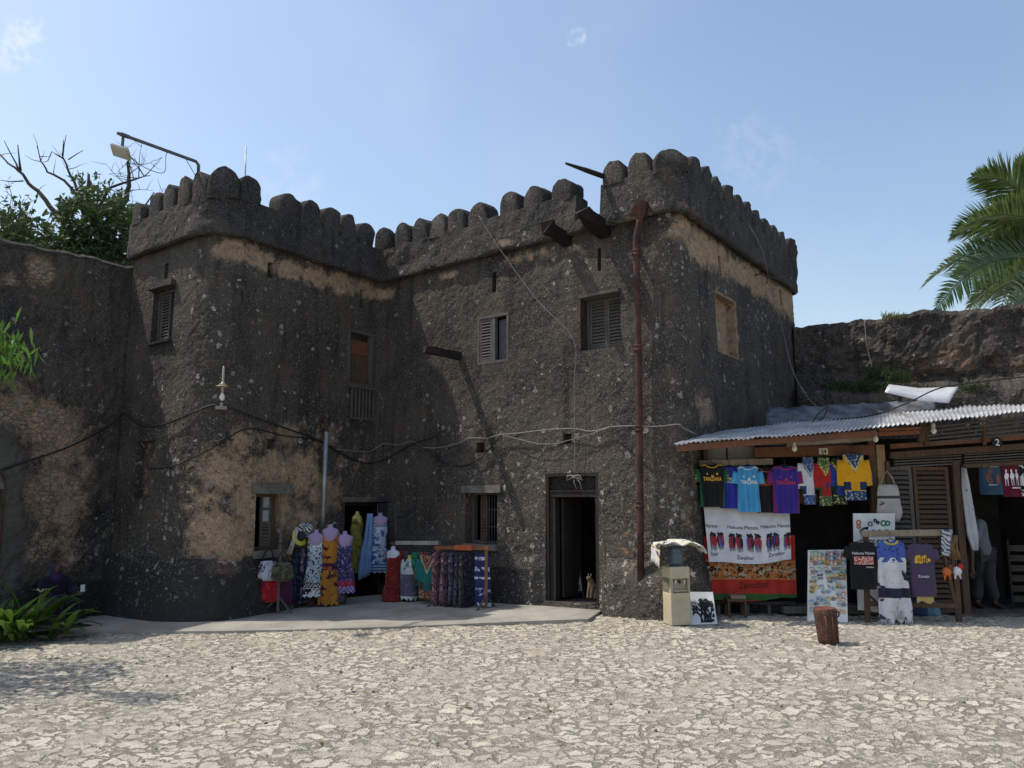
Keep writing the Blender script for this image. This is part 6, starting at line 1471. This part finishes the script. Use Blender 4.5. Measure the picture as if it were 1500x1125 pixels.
# middle rack
h0, h1 = atg(572, 884), atg(640, 888); h0.y += .25; h1.y += .25; h0.z = gz(h0.x, h0.y)+.035; h1.z = gz(h1.x, h1.y)+.035
rack('clothes_rack', 'clothes rack with pale plank top behind the red dress and teal dashiki', h0, h1, up(h0, 585, 796), up(h1, 640, 796), M_GREYWOOD)
m = MB(); m.bar(up(h0, 585, 795)+V((.05, -.04, 0)), up(h1, 640, 795)+V((0, -.04, 0)), .03, .07); tag(m.build('plank', simple('pale_plank', (.34, .32, .29), .85, .25, 5)), 'pale painted plank laid along the top of the middle clothes rack', 'plank')
rz2 = math.atan2((h1-h0).y, (h1-h0).x); random.seed(41)
for k, (c, nm) in enumerate((((.03, .05, .14), 'navy'), ((.25, .02, .03), 'dark red'), ((.04, .045, .06), 'charcoal'), ((.03, .16, .09), 'green'), ((.28, .04, .05), 'crimson'), ((.02, .03, .07), 'midnight blue'))):
    f = .1+.85*k/5; p = h0.lerp(h1, f); p.z = up(h0, 600, 806).z
    garment('blouse', '%s blouse hung on the middle rack behind the front garments' % nm, 'blouse', p+V((0, .02, 0)), rz2+1.1, .36, .62, fabric('blouse_'+nm.replace(' ', '_'), c, 'blotch', tuple(q*.5 for q in c), tuple(min(1, q*2) for q in c), 14), None, seed=k, group='blouses packed on the middle rack', fold=.012)
fY = h0.y-.28
dress(576, 808, 880, fY+.05, rz2, 'deep red dress with orange neckline and small flecks', fabric('red_flecked', (.16, .012, .012), 'dots', (.35, .12, .05), scale=30, thr=.22, h=1.1, bands=((.90, .96, (.4, .1, .02), 'n', 20, .5),)), 8, PAL, 'pale bust wearing the deep red dress', strap=False, flare=.4)
p = aty(600, 818, fY-.02); k = fY/FPX
t2, cl = garment('tunic', 'white and grey fringed tunic', 'tunic', p, rz2, .36, 56*k, fabric('white_grey_tie', (.5, .52, .53), 'plain', h=56*k, bands=((.0, .62, (.09, .08, .12)), (.1, .62, (.2, .18, .24), 'n', 5, .55), (.66, 1.0, (.12, .14, .16), 'n', 6, .58), (0, .08, (.5, .5, .48)))), dict(L=.3, ang=1.35, r0=.11, r1=.10), hang=False, seed=3, ragged=.03, b=.11, neck=.08, sh=.17)
bust((p.x, p.y, p.z-.33), rz2, YEL, 'yellow bust wearing the white and grey tunic')
p = aty(628, 812, h1.y-.22); dT, cl = garment('dashiki', 'teal green dashiki with tan embroidered neck on the middle rack', 'dashiki', p, rz2, .40, 60*k, fabric('dashiki_teal', (.012, .14, .13), 'dashiki', (.13, .045, .03), (.42, .33, .2), h=60*k), dict(L=.36, ang=1.35, r0=.12, r1=.11), seed=9, flare=.02)
p = aty(644, 814, fY+.02); garment('blouse', 'lime green blouse beside the teal dashiki', 'blouse', p, rz2+.9, .3, .55, fabric('lime', (.12, .3, .03)), None, seed=2)
# orange rack with side-on clothes
o0, o1 = atg(640, 889), atg(712, 894); t0, t1 = up(o0, 640, 802), up(o1, 707, 803)
orack = rack('clothes_rack', 'bare orange brown wooden rack packed with patterned trousers and a tie dye dress', o0, o1, t0, t1, M_ORANGEWOOD, .05)
m = MB(); m.bar(t0.lerp(t1, .38)+V((0, -.02, .005)), t0.lerp(t1, .74)+V((0, -.02, .005)), .085, .085); m.build('rail_wrap', simple('orange_tape', (.42, .10, .03), .6, .25), orack)
rz3 = math.atan2((o1-o0).y, (o1-o0).x); random.seed(51)
cs = [((.28, .14, .15), 'dusty pink'), ((.16, .07, .09), 'plum pink'), ((.06, .03, .05), 'dark plum'), ((.22, .12, .13), 'rose brown'), ((.10, .04, .06), 'wine'), ((.035, .03, .06), 'dark violet'), ((.12, .10, .12), 'mauve grey'), ((.02, .022, .045), 'navy black'), ((.07, .06, .10), 'slate violet'), ((.03, .028, .03), 'charcoal'), ((.09, .075, .065), 'brown black'), ((.02, .02, .03), 'black')]
for k, (c, nm) in enumerate(cs):
    f = .07+.62*k/11; p = t0.lerp(t1, f)+V((0, 0, -.07))
    garment('trousers', '%s patterned loose trousers packed on the orange rack' % nm, 'trousers', p, rz3+1.25+random.uniform(-.12, .12), .34, .88+random.uniform(-.05, .08), fabric('trouser_'+nm.replace(' ', '_'), c, 'blotch', tuple(q*.35 for q in c), tuple(min(1, q*2.2) for q in c), 13), None, seed=k, group='loose trousers packed on the orange rack', fold=.015, b=.05)
p = t0.lerp(t1, .86)+V((0, .10, -.08)); h_ = p.z-aty(700, 890, p.y).z
garment('dress', 'dark blue and white tie dye dress at the right end of the orange rack', 'dress', p, rz3+.15, .40, h_, fabric('tie_dye', (.025, .03, .11), 'plain', h=h_, bands=((.0, 1.0, (.03, .035, .13), 'n', 9, .5), (.86, .92, (.55, .57, .62), 'n', 12, .48), (.66, .74, (.45, .48, .56), 'n', 7, .46), (.52, .56, (.6, .6, .65), 'n', 14, .47), (.22, .36, (.4, .43, .53), 'n', 6, .5), (.03, .10, (.5, .52, .6), 'n', 8, .5))), None, seed=4, fold=.02, flare=.15)
# ---------------------------------------------------------------- main doorway: poster board, cat, rope
h = HO['ba_door']; fr, hw = hfr(h); dz = h['z0']+.12
def inpt(px, py, b):   # plane parallel to the front, b metres behind it
    d = ray(px, py); o = fr.o-fr.n*b; t = (o.x*fr.n.x+o.y*fr.n.y)/(d.x*fr.n.x+d.y*fr.n.y); return EYE+d*t
c4 = [inpt(826, 799, .75), inpt(846, 799, .75), inpt(854, 868, .62), inpt(827, 868, .62)]
pb, A4, _ = board('poster_board', 'dark board covered with printed sheets standing inside the main doorway', c4, M_BLACKWOOD)
for r in range(3):
    for c in range(2):
        u0, v0 = .04+.48*c, .04+.33*r; m = MB(); m.add([A4(u0, v0), A4(u0+.44, v0), A4(u0+.44, v0+.29), A4(u0, v0+.29)], [(3, 2, 1, 0)]); m.build('printed_sheet', simple('newsprint', (.32, .33, .36), .8, .3, 25, 0), pb)
m = MB()
for u0, v0 in ((.3, .74), (.62, .74), (.75, .36), (.1, .08), (.7, .05)): m.add([A4(u0, v0, .007), A4(u0+.2, v0, .007), A4(u0+.2, v0+.12, .007), A4(u0, v0+.12, .007)], [(3, 2, 1, 0)])
m.build('photo_print', simple('dark_photo', (.05, .05, .06), .7, .4, 30, 0), pb)
for c_ in (0, 1): m = MB(); q = c4[3].lerp(c4[2], c_); m.bar(q, V((q.x, q.y, h['z0'])), .03, .03); m.build('leg', M_BLACKWOOD, pb)
# sitting cat
def skin(name, vs, es, rad, mt, parent=None, subd=2, root=0):
    me = bpy.data.meshes.new(name); me.from_pydata([tuple(v) for v in vs], es, []); o = bpy.data.objects.new(name, me); SC.collection.objects.link(o)
    md = o.modifiers.new('skin', 'SKIN'); md.use_smooth_shade = True
    for i, r in enumerate(rad): me.skin_vertices[0].data[i].radius = (r, r) if not hasattr(r, '__len__') else r
    for i in range(len(vs)): me.skin_vertices[0].data[i].use_root = (i == root)
    ss = o.modifiers.new('sub', 'SUBSURF'); ss.levels = subd; ss.render_levels = subd
    dg = bpy.context.evaluated_depsgraph_get(); m2 = bpy.data.meshes.new_from_object(o.evaluated_get(dg))
    v2 = [v.co.copy() for v in m2.vertices]; f2 = [tuple(p.vertices) for p in m2.polygons]
    bpy.data.objects.remove(o); bpy.data.meshes.remove(m2)
    return put(name, v2, f2, mt, parent, True)
cp = inpt(866, 884, .1); cp.z = h['z0']+.10
cv = lambda x, y, z: cp+fr.u*x-fr.n*(y)+V((0, 0, z))
vs = [cv(.02, .10, .07), cv(.01, .07, .15), cv(0, .03, .23), cv(-.01, .0, .29), cv(-.015, -.04, .335), cv(-.02, -.085, .325),       # hips, back, chest, neck, head, muzzle
      cv(-.03, -.01, .17), cv(-.035, -.035, .09), cv(-.035, -.05, .02), cv(-.035, -.075, .014), cv(.03, -.01, .17), cv(.03, -.035, .09), cv(.03, -.05, .02), cv(.03, -.075, .014),
      cv(-.05, .05, .06), cv(-.065, -.01, .06), cv(-.06, .02, .02), cv(-.06, -.04, .015), cv(.085, .05, .06), cv(.09, -.01, .06), cv(.085, .02, .02), cv(.085, -.04, .015),
      cv(.07, .16, .03), cv(.13, .15, .02), cv(.16, .08, .018), cv(.15, .02, .018)]
es = [(0, 1), (1, 2), (2, 3), (3, 4), (4, 5), (2, 6), (6, 7), (7, 8), (8, 9), (2, 10), (10, 11), (11, 12), (12, 13), (0, 14), (14, 15), (15, 16), (16, 17), (0, 18), (18, 19), (19, 20), (20, 21), (0, 22), (22, 23), (23, 24), (24, 25)]
rd = [.075, .075, .062, .042, .05, .025, .03, .022, .018, .016, .03, .022, .018, .016, .05, .035, .02, .016, .05, .035, .02, .016, .02, .016, .014, .01]
M_CAT = simple('tan_cat_fur', (.15, .105, .075), .9, .35, 14, .2)
cat = skin('cat', vs, es, rd, M_CAT); tag(cat, 'tan cat sitting upright on the sill of the main doorway', 'cat')
for sx in (-.04, .012): m = MB(); m.add([cv(sx, -.035, .37), cv(sx+.028, -.035, .37), cv(sx+.012, -.03, .415), cv(sx+.014, -.015, .372)], [(0, 1, 2), (1, 3, 2), (3, 0, 2)]); m.build('ear', M_CAT, cat)
for sx in (-.035, .0): m = MB(); m.lathe(cv(sx+.0, -.088, .345), [(.001, -.006), (.006, 0), (.001, .006)], 6); m.build('eye', plain('cat_eye', (.03, .035, .01)), cat)
# ---------------------------------------------------------------- lamp, mast, cables on the fort
def wallp(px, py, off=.05):
    hL = LP.hit(px, py, 0) if px < 190 else None
    if hL: return LP.p3(hL[0], hL[1], off)
    s, z = FP.hit(px, py); o = off+max(0, flare(s, z)); return FP.p3(s, z, o)
def cable(name, label, pts, r, mt, cat='cable', raw=False, sub=4):
    P_ = [p if isinstance(p, V) else wallp(*p) for p in pts]; out = []
    for i in range(len(P_)-1):
        p0, p1, p2, p3 = P_[max(0, i-1)], P_[i], P_[i+1], P_[min(len(P_)-1, i+2)]
        for k in range(sub):
            t = k/sub; out.append(.5*((2*p1)+(p2-p0)*t+(2*p0-5*p1+4*p2-p3)*t*t+(3*p1-p0-3*p2+p3)*t**3))
    out.append(P_[-1]); m = MB(); m.tube(out, r, 6); return tag(m.build(name, mt), label, cat)
cable('cable', 'black cable sagging from the left wall past the wall lamp towards the inner corner', [(1, 689), (40, 675), (80, 662), (120, 645), (160, 622), (187, 606), (200, 618), (222, 626), (250, 620), (285, 605), (312, 594), (335, 598), (365, 610), (400, 622), (440, 636), (470, 648), (497, 665), (525, 677), (545, 678), (570, 672), (590, 660), (610, 650), (640, 640)], .016, M_BLACKCABLE)
cable('cable', 'second black cable rising over the bare masonry of the left tower', [(225, 687), (255, 684), (290, 668), (325, 648), (350, 631), (375, 629), (410, 638), (445, 642), (470, 647)], .013, M_BLACKCABLE)
cable('cable', 'pale cable running along the front above the doors to the stall roof', [(490, 658), (535, 662), (550, 656), (565, 650), (585, 652), (606, 647), (622, 655), (645, 656), (675, 649), (690, 642), (715, 642), (735, 637), (760, 635), (800, 630), (842, 628), (868, 632), (895, 626), (930, 625, .2), (965, 625), (992, 622), (1000, 628), (1015, 636)], .009, M_WHITECABLE)
cable('cable', 'thin pale cable sagging below the main one over the doorway', [(735, 637), (760, 643), (790, 650), (815, 650), (840, 644), (870, 635), (895, 626)], .006, M_WHITECABLE)
cable('cable', 'black cable loop sagging beside the ground floor barred window', [(605, 648), (625, 657), (645, 672), (665, 682), (685, 682), (705, 672), (722, 655), (737, 637)], .012, M_BLACKCABLE)
s_, z_ = FP.hit(845, 698)
cable('rope', 'thin grey rope strung down across the front from the parapet to the main door', [wallp(711, 320, .2), wallp(735, 362, .13), wallp(790, 440, .08), wallp(843, 497, .07), wallp(844, 560, .06), wallp(845, 640, .06), wallp(845, 697, .06)], .006, M_ROPE, 'rope')
kn = wallp(845, 699, .07); m = MB(); fb_ = FP.frame(s_)
for sg in (-1, 1):
    m.tube([kn, kn+fb_.u*.06*sg+V((0, 0, .03)), kn+fb_.u*.13*sg+V((0, 0, .02))+fb_.n*.03, kn+fb_.u*.16*sg+V((0, 0, -.05)), kn+fb_.u*.08*sg+V((0, 0, -.02)), kn], .014, 6); m.tube([kn+fb_.u*.01*sg, kn+fb_.u*(.05+.06*sg)+V((0, 0, -.09)), kn+fb_.u*(.09+.05*sg)+V((0, 0, -.2))], .009, 6)
m.tube([kn-fb_.u*.03, kn+fb_.u*.04+V((0, 0, .01))], .03, 8)
o = m.build('rope_bow', M_ROPE); tag(o, 'loose bow of knotted grey rope hanging over the main door', 'rope')
cable('cable', 'pale guy wire from the right tower down to the stall roof', [aty(1092, 322, FP.at(FP.hit(1092, 330)[0], .2).y), wallp(1100, 365, .2), wallp(1122, 420, .1), wallp(1140, 480, .08), aty(1160, 540, 14.8), aty(1182, 580, 14.4), aty(1205, 603, 14.0)], .006, M_WHITECABLE)
cable('cable', 'black cable draped over the tarpaulin and the loose metal sheet', [aty(1168, 622, 13.7), aty(1220, 615, 13.6), aty(1280, 608, 13.5), aty(1330, 590, 13.4), aty(1375, 569, 13.6), aty(1430, 560, 14), aty(1500, 552, 14.2), aty(1560, 548, 14.2)], .012, M_BLACKCABLE)
cable('cable', 'thin wire hanging down the ruined wall', [RP.p3(RP.hit(1266, 468)[0], RP.hit(1266, 468)[1], .05), RP.p3(RP.hit(1268, 500)[0], RP.hit(1268, 500)[1], .12), RP.p3(RP.hit(1272, 520)[0], RP.hit(1272, 520)[1], .1), RP.p3(RP.hit(1277, 540)[0], RP.hit(1277, 540)[1], .14)], .008, M_WHITECABLE)
cable('cable', 'tangled black cable ends by the tarpaulin', [aty(1190, 618, 13.5), aty(1200, 605, 13.5), aty(1212, 596, 13.6), aty(1206, 612, 13.5), aty(1195, 620, 13.5), aty(1215, 617, 13.5)], .009, M_BLACKCABLE)
# antenna brackets on the right tower
s, z = FP.hit(1112, 406); f_ = FP.frame(s); m = MB(); m.tube([f_.pt(-.35, .02, z-.05), f_.pt(-.35, .12, z-.03), f_.pt(.55, .3, z+.0)], .014, 6)
for q in (.1, .3): m.tube([f_.pt(q, .2, z-.12), f_.pt(q+.25, .28, z-.10)], .01, 5)
tag(m.build('iron_bracket', M_RUST), 'thin rusty iron bracket sticking out of the right tower below the parapet', 'bracket')
# floodlight on its arm above the left tower
q0 = aty(292, 262, FP.at(FP.hit(292, 300)[0], -.1).y); q1 = aty(291, 238, q0.y); n_ = FP.frame(FP.hit(262, 400)[0]).n
q2 = None
for L in np.linspace(.6, 2.6, 60):
    c = q1+n_*L; d = c-EYE; px = CXP+FPX*d.x/(d.dot(_f))
    if px < 172: q2 = c; break
q2 = q2 or q1+n_*1.6
fl = thing('flood_light', 'floodlight hanging from a long pipe arm on the left tower battlements', 'floodlight', q0)
m = MB(); m.tube([q0-V((0, 0, .5)), q1-V((0, 0, .05)), q1+n_*.05, q2], .03, 10); m.build('arm', simple('grey_pipe', (.10, .11, .12), .5, .2, metal=.4), fl)
hd = q2-n_*.1; m = MB(); m.bar(hd, hd-V((0, 0, .22)), .035, .035); m.bar(hd+n_*.05, hd-n_*.1, .06, .05); m.build('bracket', simple('grey_pipe', (.1, .11, .12)), fl)
hc = hd+V((-.02, 0, -.30)); ax = V((1, .25, -.25)).normalized(); ay = V((-.2, 1, -.55)).normalized(); az_ = ax.cross(ay).normalized(); M3 = Matrix((ax, ay, az_)).transposed()
m = MB(); m.box(hc, (.29, .24, .06), M3); bevel(m.build('lamp_head', simple('pale_lamp_housing', (.45, .43, .36), .5, .15, 5, 0), fl), .02, 3)
m = MB(); m.box(hc-az_*.033, (.23, .18, .01), M3); m.build('lens', simple('lamp_glass', (.5, .5, .45), .2, .1, 5, 0, spec=.5), fl)
cable('cable', 'thin wire looping from the floodlight back to its arm', [hc+V((.12, 0, -.04)), hc+V((.35, .1, -.22)), hc+V((.6, .3, -.24)), q1.lerp(q2, .42)+V((0, 0, -.12)), q1.lerp(q2, .40)], .006, M_BLACKCABLE)
m = MB(); m.tube([q1-V((0, 0, .32)), q1+n_*.25-V((0, 0, .02))], .008, 5); m.build('strut', M_GALV, fl)
ma = aty(361, 262, FP.at(FP.hit(361, 300)[0], -.8).y); mt_ = aty(360, 214, ma.y); m = MB(); m.tube([ma-V((0, 0, .8)), mt_], [.018, .012], 8); tag(m.build('mast', M_GALV), 'thin bare metal mast behind the battlements of the left tower', 'mast')
# wall lamp with conical shade
s, z = FP.hit(323, 597); f_ = FP.frame(s); wl_ = thing('wall_lamp', 'old wall lamp with small conical shade and bare bulb on the left tower', 'wall lamp', f_.pt(0, .06, z))
m = MB(); m.fbox(f_, -.09, .09, .0, .10, z-.04, z+.02); m.fbox(f_, -.02, .02, .0, .12, z, z+.08); m.build('bracket', M_WHITECABLE, wl_)
cz_ = f_.pt(0, .14, z+.1); m = MB(); m.lathe(cz_, [(.005, 0), (.035, .02), (.045, .06), (.035, .1), (.02, .14)], 14); m.build('bulb', simple('frosted_bulb', (.75, .72, .66)), wl_)
m = MB(); m.lathe(cz_+V((0, 0, .14)), [(.02, 0), (.025, .04), (.03, .08), (.11, .115), (.115, .105), (.125, .10), (.03, .17), (.022, .2), (.018, .44), (.008, .46)], 16); m.build('shade', simple('tin_shade', (.42, .38, .26), .4, .2, 8, 0, metal=.4), wl_)
# ---------------------------------------------------------------- people
SKINM = simple('dark_skin', (.10, .055, .035), .6, .15, 8, 0)
def hand(parent, wrist, dirn, side, mt, s=1.0):
    d = V(dirn).normalized(); x = d.cross(V(side)).normalized(); vs = [wrist, wrist+d*.05*s, wrist+d*.085*s]; es = [(0, 1), (1, 2)]; rd = [.024*s, (.034*s), .036*s]
    for k, (o_, L) in enumerate(((-.03, .06), (-.01, .072), (.01, .068), (.03, .052))):
        b_ = len(vs); vs += [wrist+d*.10*s+x*o_*s, wrist+d*(.10+L*.5)*s+x*o_*1.1*s+V(side)*.008, wrist+d*(.10+L)*s+x*o_*1.15*s+V(side)*.025]; es += [(2, b_), (b_, b_+1), (b_+1, b_+2)]; rd += [.011*s, .009*s, .007*s]
    b_ = len(vs); vs += [wrist+d*.06*s-x*.045*s, wrist+d*.10*s-x*.06*s+V(side)*.015]; es += [(1, b_), (b_, b_+1)]; rd += [.012*s, .009*s]
    return vs, es, rd
# seated woman behind the lilies
hp = LP.hit(84, 850); bn = LP.p3(LP.hit(64, 880)[0], 0, .45); bn.z = gz(bn.x, bn.y)
bench = thing('bench', 'low dark stone bench at the foot of the left wall', 'bench', bn); fL = LP.frame(LP.hit(64, 880)[0])
m = MB(); m.fbox(fL, -.55, .5, .2, .62, bn.z+.18, bn.z+.26, .008); m.build('seat', M_BLACKWOOD, bench)
for a_ in (-.45, .4): m = MB(); m.fbox(fL, a_-.06, a_+.06, .24, .58, bn.z-.1, bn.z+.18, .006); m.build('leg', M_BLACKWOOD, bench)
pe = thing('person', 'person in purple headscarf and dark robe sitting by the left wall, holding a card', 'person', bn); Q = lambda a, b, z: fL.pt(a, b, bn.z+z)
vs = [Q(0, .38, .34), Q(0, .36, .52), Q(0, .37, .70), Q(0, .39, .82), Q(0, .41, .92), Q(-.1, .45, .34), Q(-.13, .82, .36), Q(-.13, .84, .05), Q(-.13, .95, .02), Q(.1, .45, .34), Q(.14, .82, .36), Q(.14, .84, .05), Q(.14, .95, .02),
      Q(-.19, .38, .70), Q(-.25, .48, .50), Q(-.13, .66, .44), Q(.19, .38, .70), Q(.27, .50, .52), Q(.25, .70, .50)]
es = [(0, 1), (1, 2), (2, 3), (3, 4), (0, 5), (5, 6), (6, 7), (7, 8), (0, 9), (9, 10), (10, 11), (11, 12), (2, 13), (13, 14), (14, 15), (2, 16), (16, 17), (17, 18)]
rd = [.15, .13, .13, .055, .095, .10, .08, .055, .04, .10, .08, .055, .04, .065, .05, .035, .065, .05, .035]
for w_, sgn in ((15, 1), (18, 1)):
    v2, e2, r2 = hand(None, vs[w_], (fL.n*.7+V((0, 0, -.1))), V((0, 0, 1)), SKINM, .9); k0 = len(vs); vs += v2[1:]; rd += r2[1:]
    es += [((w_ if a == 0 else k0+a-1), k0+c-1) for a, c in e2]
skin('body', vs, es, rd, SKINM, pe)
rs = [.17, .15, .15, .07, 0, .12, .10, .075, 0, .12, .10, .075, 0, .08, .07, .05, .08, .07, .05]
keep = [i for i in range(19) if rs[i]]; mp = {k: i for i, k in enumerate(keep)}
skin('robe', [vs[i]+(V((0, 0, .01))) for i in keep], [(mp[a], mp[c]) for a, c in es if a in mp and c in mp and a < 19 and c < 19], [rs[i] for i in keep], fabric('dark_purple_robe', (.016, .011, .026)), pe)
hs2 = [Q(0, .37, .68), Q(0, .385, .80), Q(0, .385, .92), Q(0, .39, .97)]
skin('headscarf', hs2, [(0, 1), (1, 2), (2, 3)], [.165, .10, .11, .08], fabric('purple_scarf', (.045, .022, .075)), pe)
m = MB(); fc = Q(0, .475, .905)
m.rings([[fc+fL.u*(.062*math.cos(a)*q)+V((0, 0, .08*math.sin(a)*q))+fL.n*(.045*(1-q*q)) for a in np.linspace(0, 2*math.pi, 16, endpoint=False)] for q in (1, .75, .4, .05)], cap0=False); m.tube([fc+fL.n*.045+V((0, 0, .025)), fc+fL.n*.068+V((0, 0, -.012)), fc+fL.n*.045+V((0, 0, -.02))], [.008, .014, .01], 6); m.build('face', SKINM, pe)
for sx in (-.026, .026): m = MB(); m.lathe(fc+fL.u*sx+fL.n*.042+V((0, 0, .016)), [(.001, -.006), (.009, 0), (.001, .006)], 8); m.build('eye', plain('eye_dark', (.02, .015, .012)), pe)
m = MB(); m.tube([fc+fL.u*-.02+fL.n*.04-V((0, 0, .04)), fc+fL.n*.047-V((0, 0, .042)), fc+fL.u*.02+fL.n*.04-V((0, 0, .04))], .006, 5); m.build('mouth', plain('lips', (.09, .03, .025)), pe)
m = MB(); m.fbox(Fr((Q(.27, .8, 0).x, Q(.27, .8, 0).y), fL.u, fL.n), -.035, .035, 0, .01, bn.z+.52, bn.z+.64); tag(m.build('card', M_WBOARD), 'small white card held by the seated person', 'card')
# shopkeeper leaning in stall 2
p0 = sp(1447, 890, -.65); gz0 = GZ+.06; S_ = lambda px, py, b=-.65: sp(px, py, b)
man = thing('person', 'person in pale grey shirt and dark trousers leaning forward inside stall 2', 'person', (p0.x, p0.y, gz0))
hip = S_(1442, 812); ch = S_(1428, 768); nk = S_(1418, 750); hd_ = S_(1411, 737); sc_ = hip.y/FPX
def foot(px): q = S_(px, 884); q.z = gz0+.05; return q
kR, fR = S_(1450, 848), foot(1459); kL, fL2 = S_(1434, 848, -.8), foot(1432)
hl, hr = hip+FS.u*-.09, hip+FS.u*.09
s1, s2 = ch+FS.n*.16+V((0, 0, .03)), ch-FS.n*.18+V((0, 0, .03))
e1, w1 = S_(1424, 805, -.4), S_(1424, 832, -.35); e2_, w2 = S_(1420, 800, -.85), S_(1416, 825, -.7)
vs = [hip, hip.lerp(ch, .5), ch, nk, hd_, hl, kL, fL2, fL2+FS.n*.13-V((0, 0, .02)), hr, kR, fR, fR+FS.n*.13-V((0, 0, .02)), s1, e1, w1, s2, e2_, w2]
es = [(0, 1), (1, 2), (2, 3), (3, 4), (0, 5), (5, 6), (6, 7), (7, 8), (0, 9), (9, 10), (10, 11), (11, 12), (2, 13), (13, 14), (14, 15), (2, 16), (16, 17), (17, 18)]
rd = [.13, .12, .14, .055, .095, .085, .055, .04, .035, .085, .055, .04, .035, .06, .042, .03, .06, .042, .03]
for w_ in (15, 18):
    v2, e2, r2 = hand(None, vs[w_], (vs[w_]-vs[w_-1]), FS.n, SKINM); k0 = len(vs); vs += v2[1:]; rd += r2[1:]; es += [((w_ if a == 0 else k0+a-1), k0+c-1) for a, c in e2]
skin('body', vs, es, rd, SKINM, man)
skin('shirt', [hip-V((0, 0, .06)), hip.lerp(ch, .5), ch, s1, s1.lerp(e1, .7), s2, s2.lerp(e2_, .7)], [(0, 1), (1, 2), (2, 3), (3, 4), (2, 5), (5, 6)], [.15, .145, .165, .085, .075, .085, .075], fabric('pale_grey_shirt', (.15, .17, .21)), man)
skin('trousers', [hip, hl, kL, fL2+V((0, 0, .06)), hr, kR, fR+V((0, 0, .06))], [(0, 1), (1, 2), (2, 3), (0, 4), (4, 5), (5, 6)], [.125, .10, .085, .08, .10, .085, .08], fabric('grey_trousers', (.05, .047, .047)), man)
skin('hair', [hd_+V((0, 0, .03)), hd_+V((-.02, .02, .06))], [(0, 1)], [.09, .075], plain('black_hair', (.012, .011, .011)), man)
for f0 in (fL2, fR): m = MB(); m.rings([[f0+FS.n*(a+.0)+FS.u*(w*math.cos(q))+V((0, 0, -.05+.03+hh*math.sin(q))) for q in np.linspace(0, 2*math.pi, 10, endpoint=False)] for a, w, hh in ((-.07, .03, .03), (-.03, .042, .035), (.06, .045, .03), (.15, .042, .025), (.19, .02, .015))]); m.build('shoe', plain('dark_shoe', (.03, .025, .022)), man)
# wicker rack at the right edge inside stall 2
w0 = sp(1492, 880, -.5); wr = thing('shelf_rack', 'dim wicker shelf rack standing inside stall 2 at the right picture edge', 'shelf', (w0.x, w0.y, gz0))
for k in range(6):
    z = gz0+.12+k*.16; m = MB()
    for j in range(5): m.tube([V((w0.x-.1, w0.y, z+.02*j)), V((w0.x+.5, w0.y-.06, z+.02*j))], .009, 5)
    m.build('shelf', simple('dark_wicker', (.10, .085, .07), .9, .4, 40, .4), wr)
for dx in (-.1, .5): m = MB(); m.bar(V((w0.x+dx, w0.y-.06*(dx > 0), gz0)), V((w0.x+dx, w0.y-.06*(dx > 0), gz0+1.1)), .03, .03); m.build('post', M_BLACKWOOD, wr)
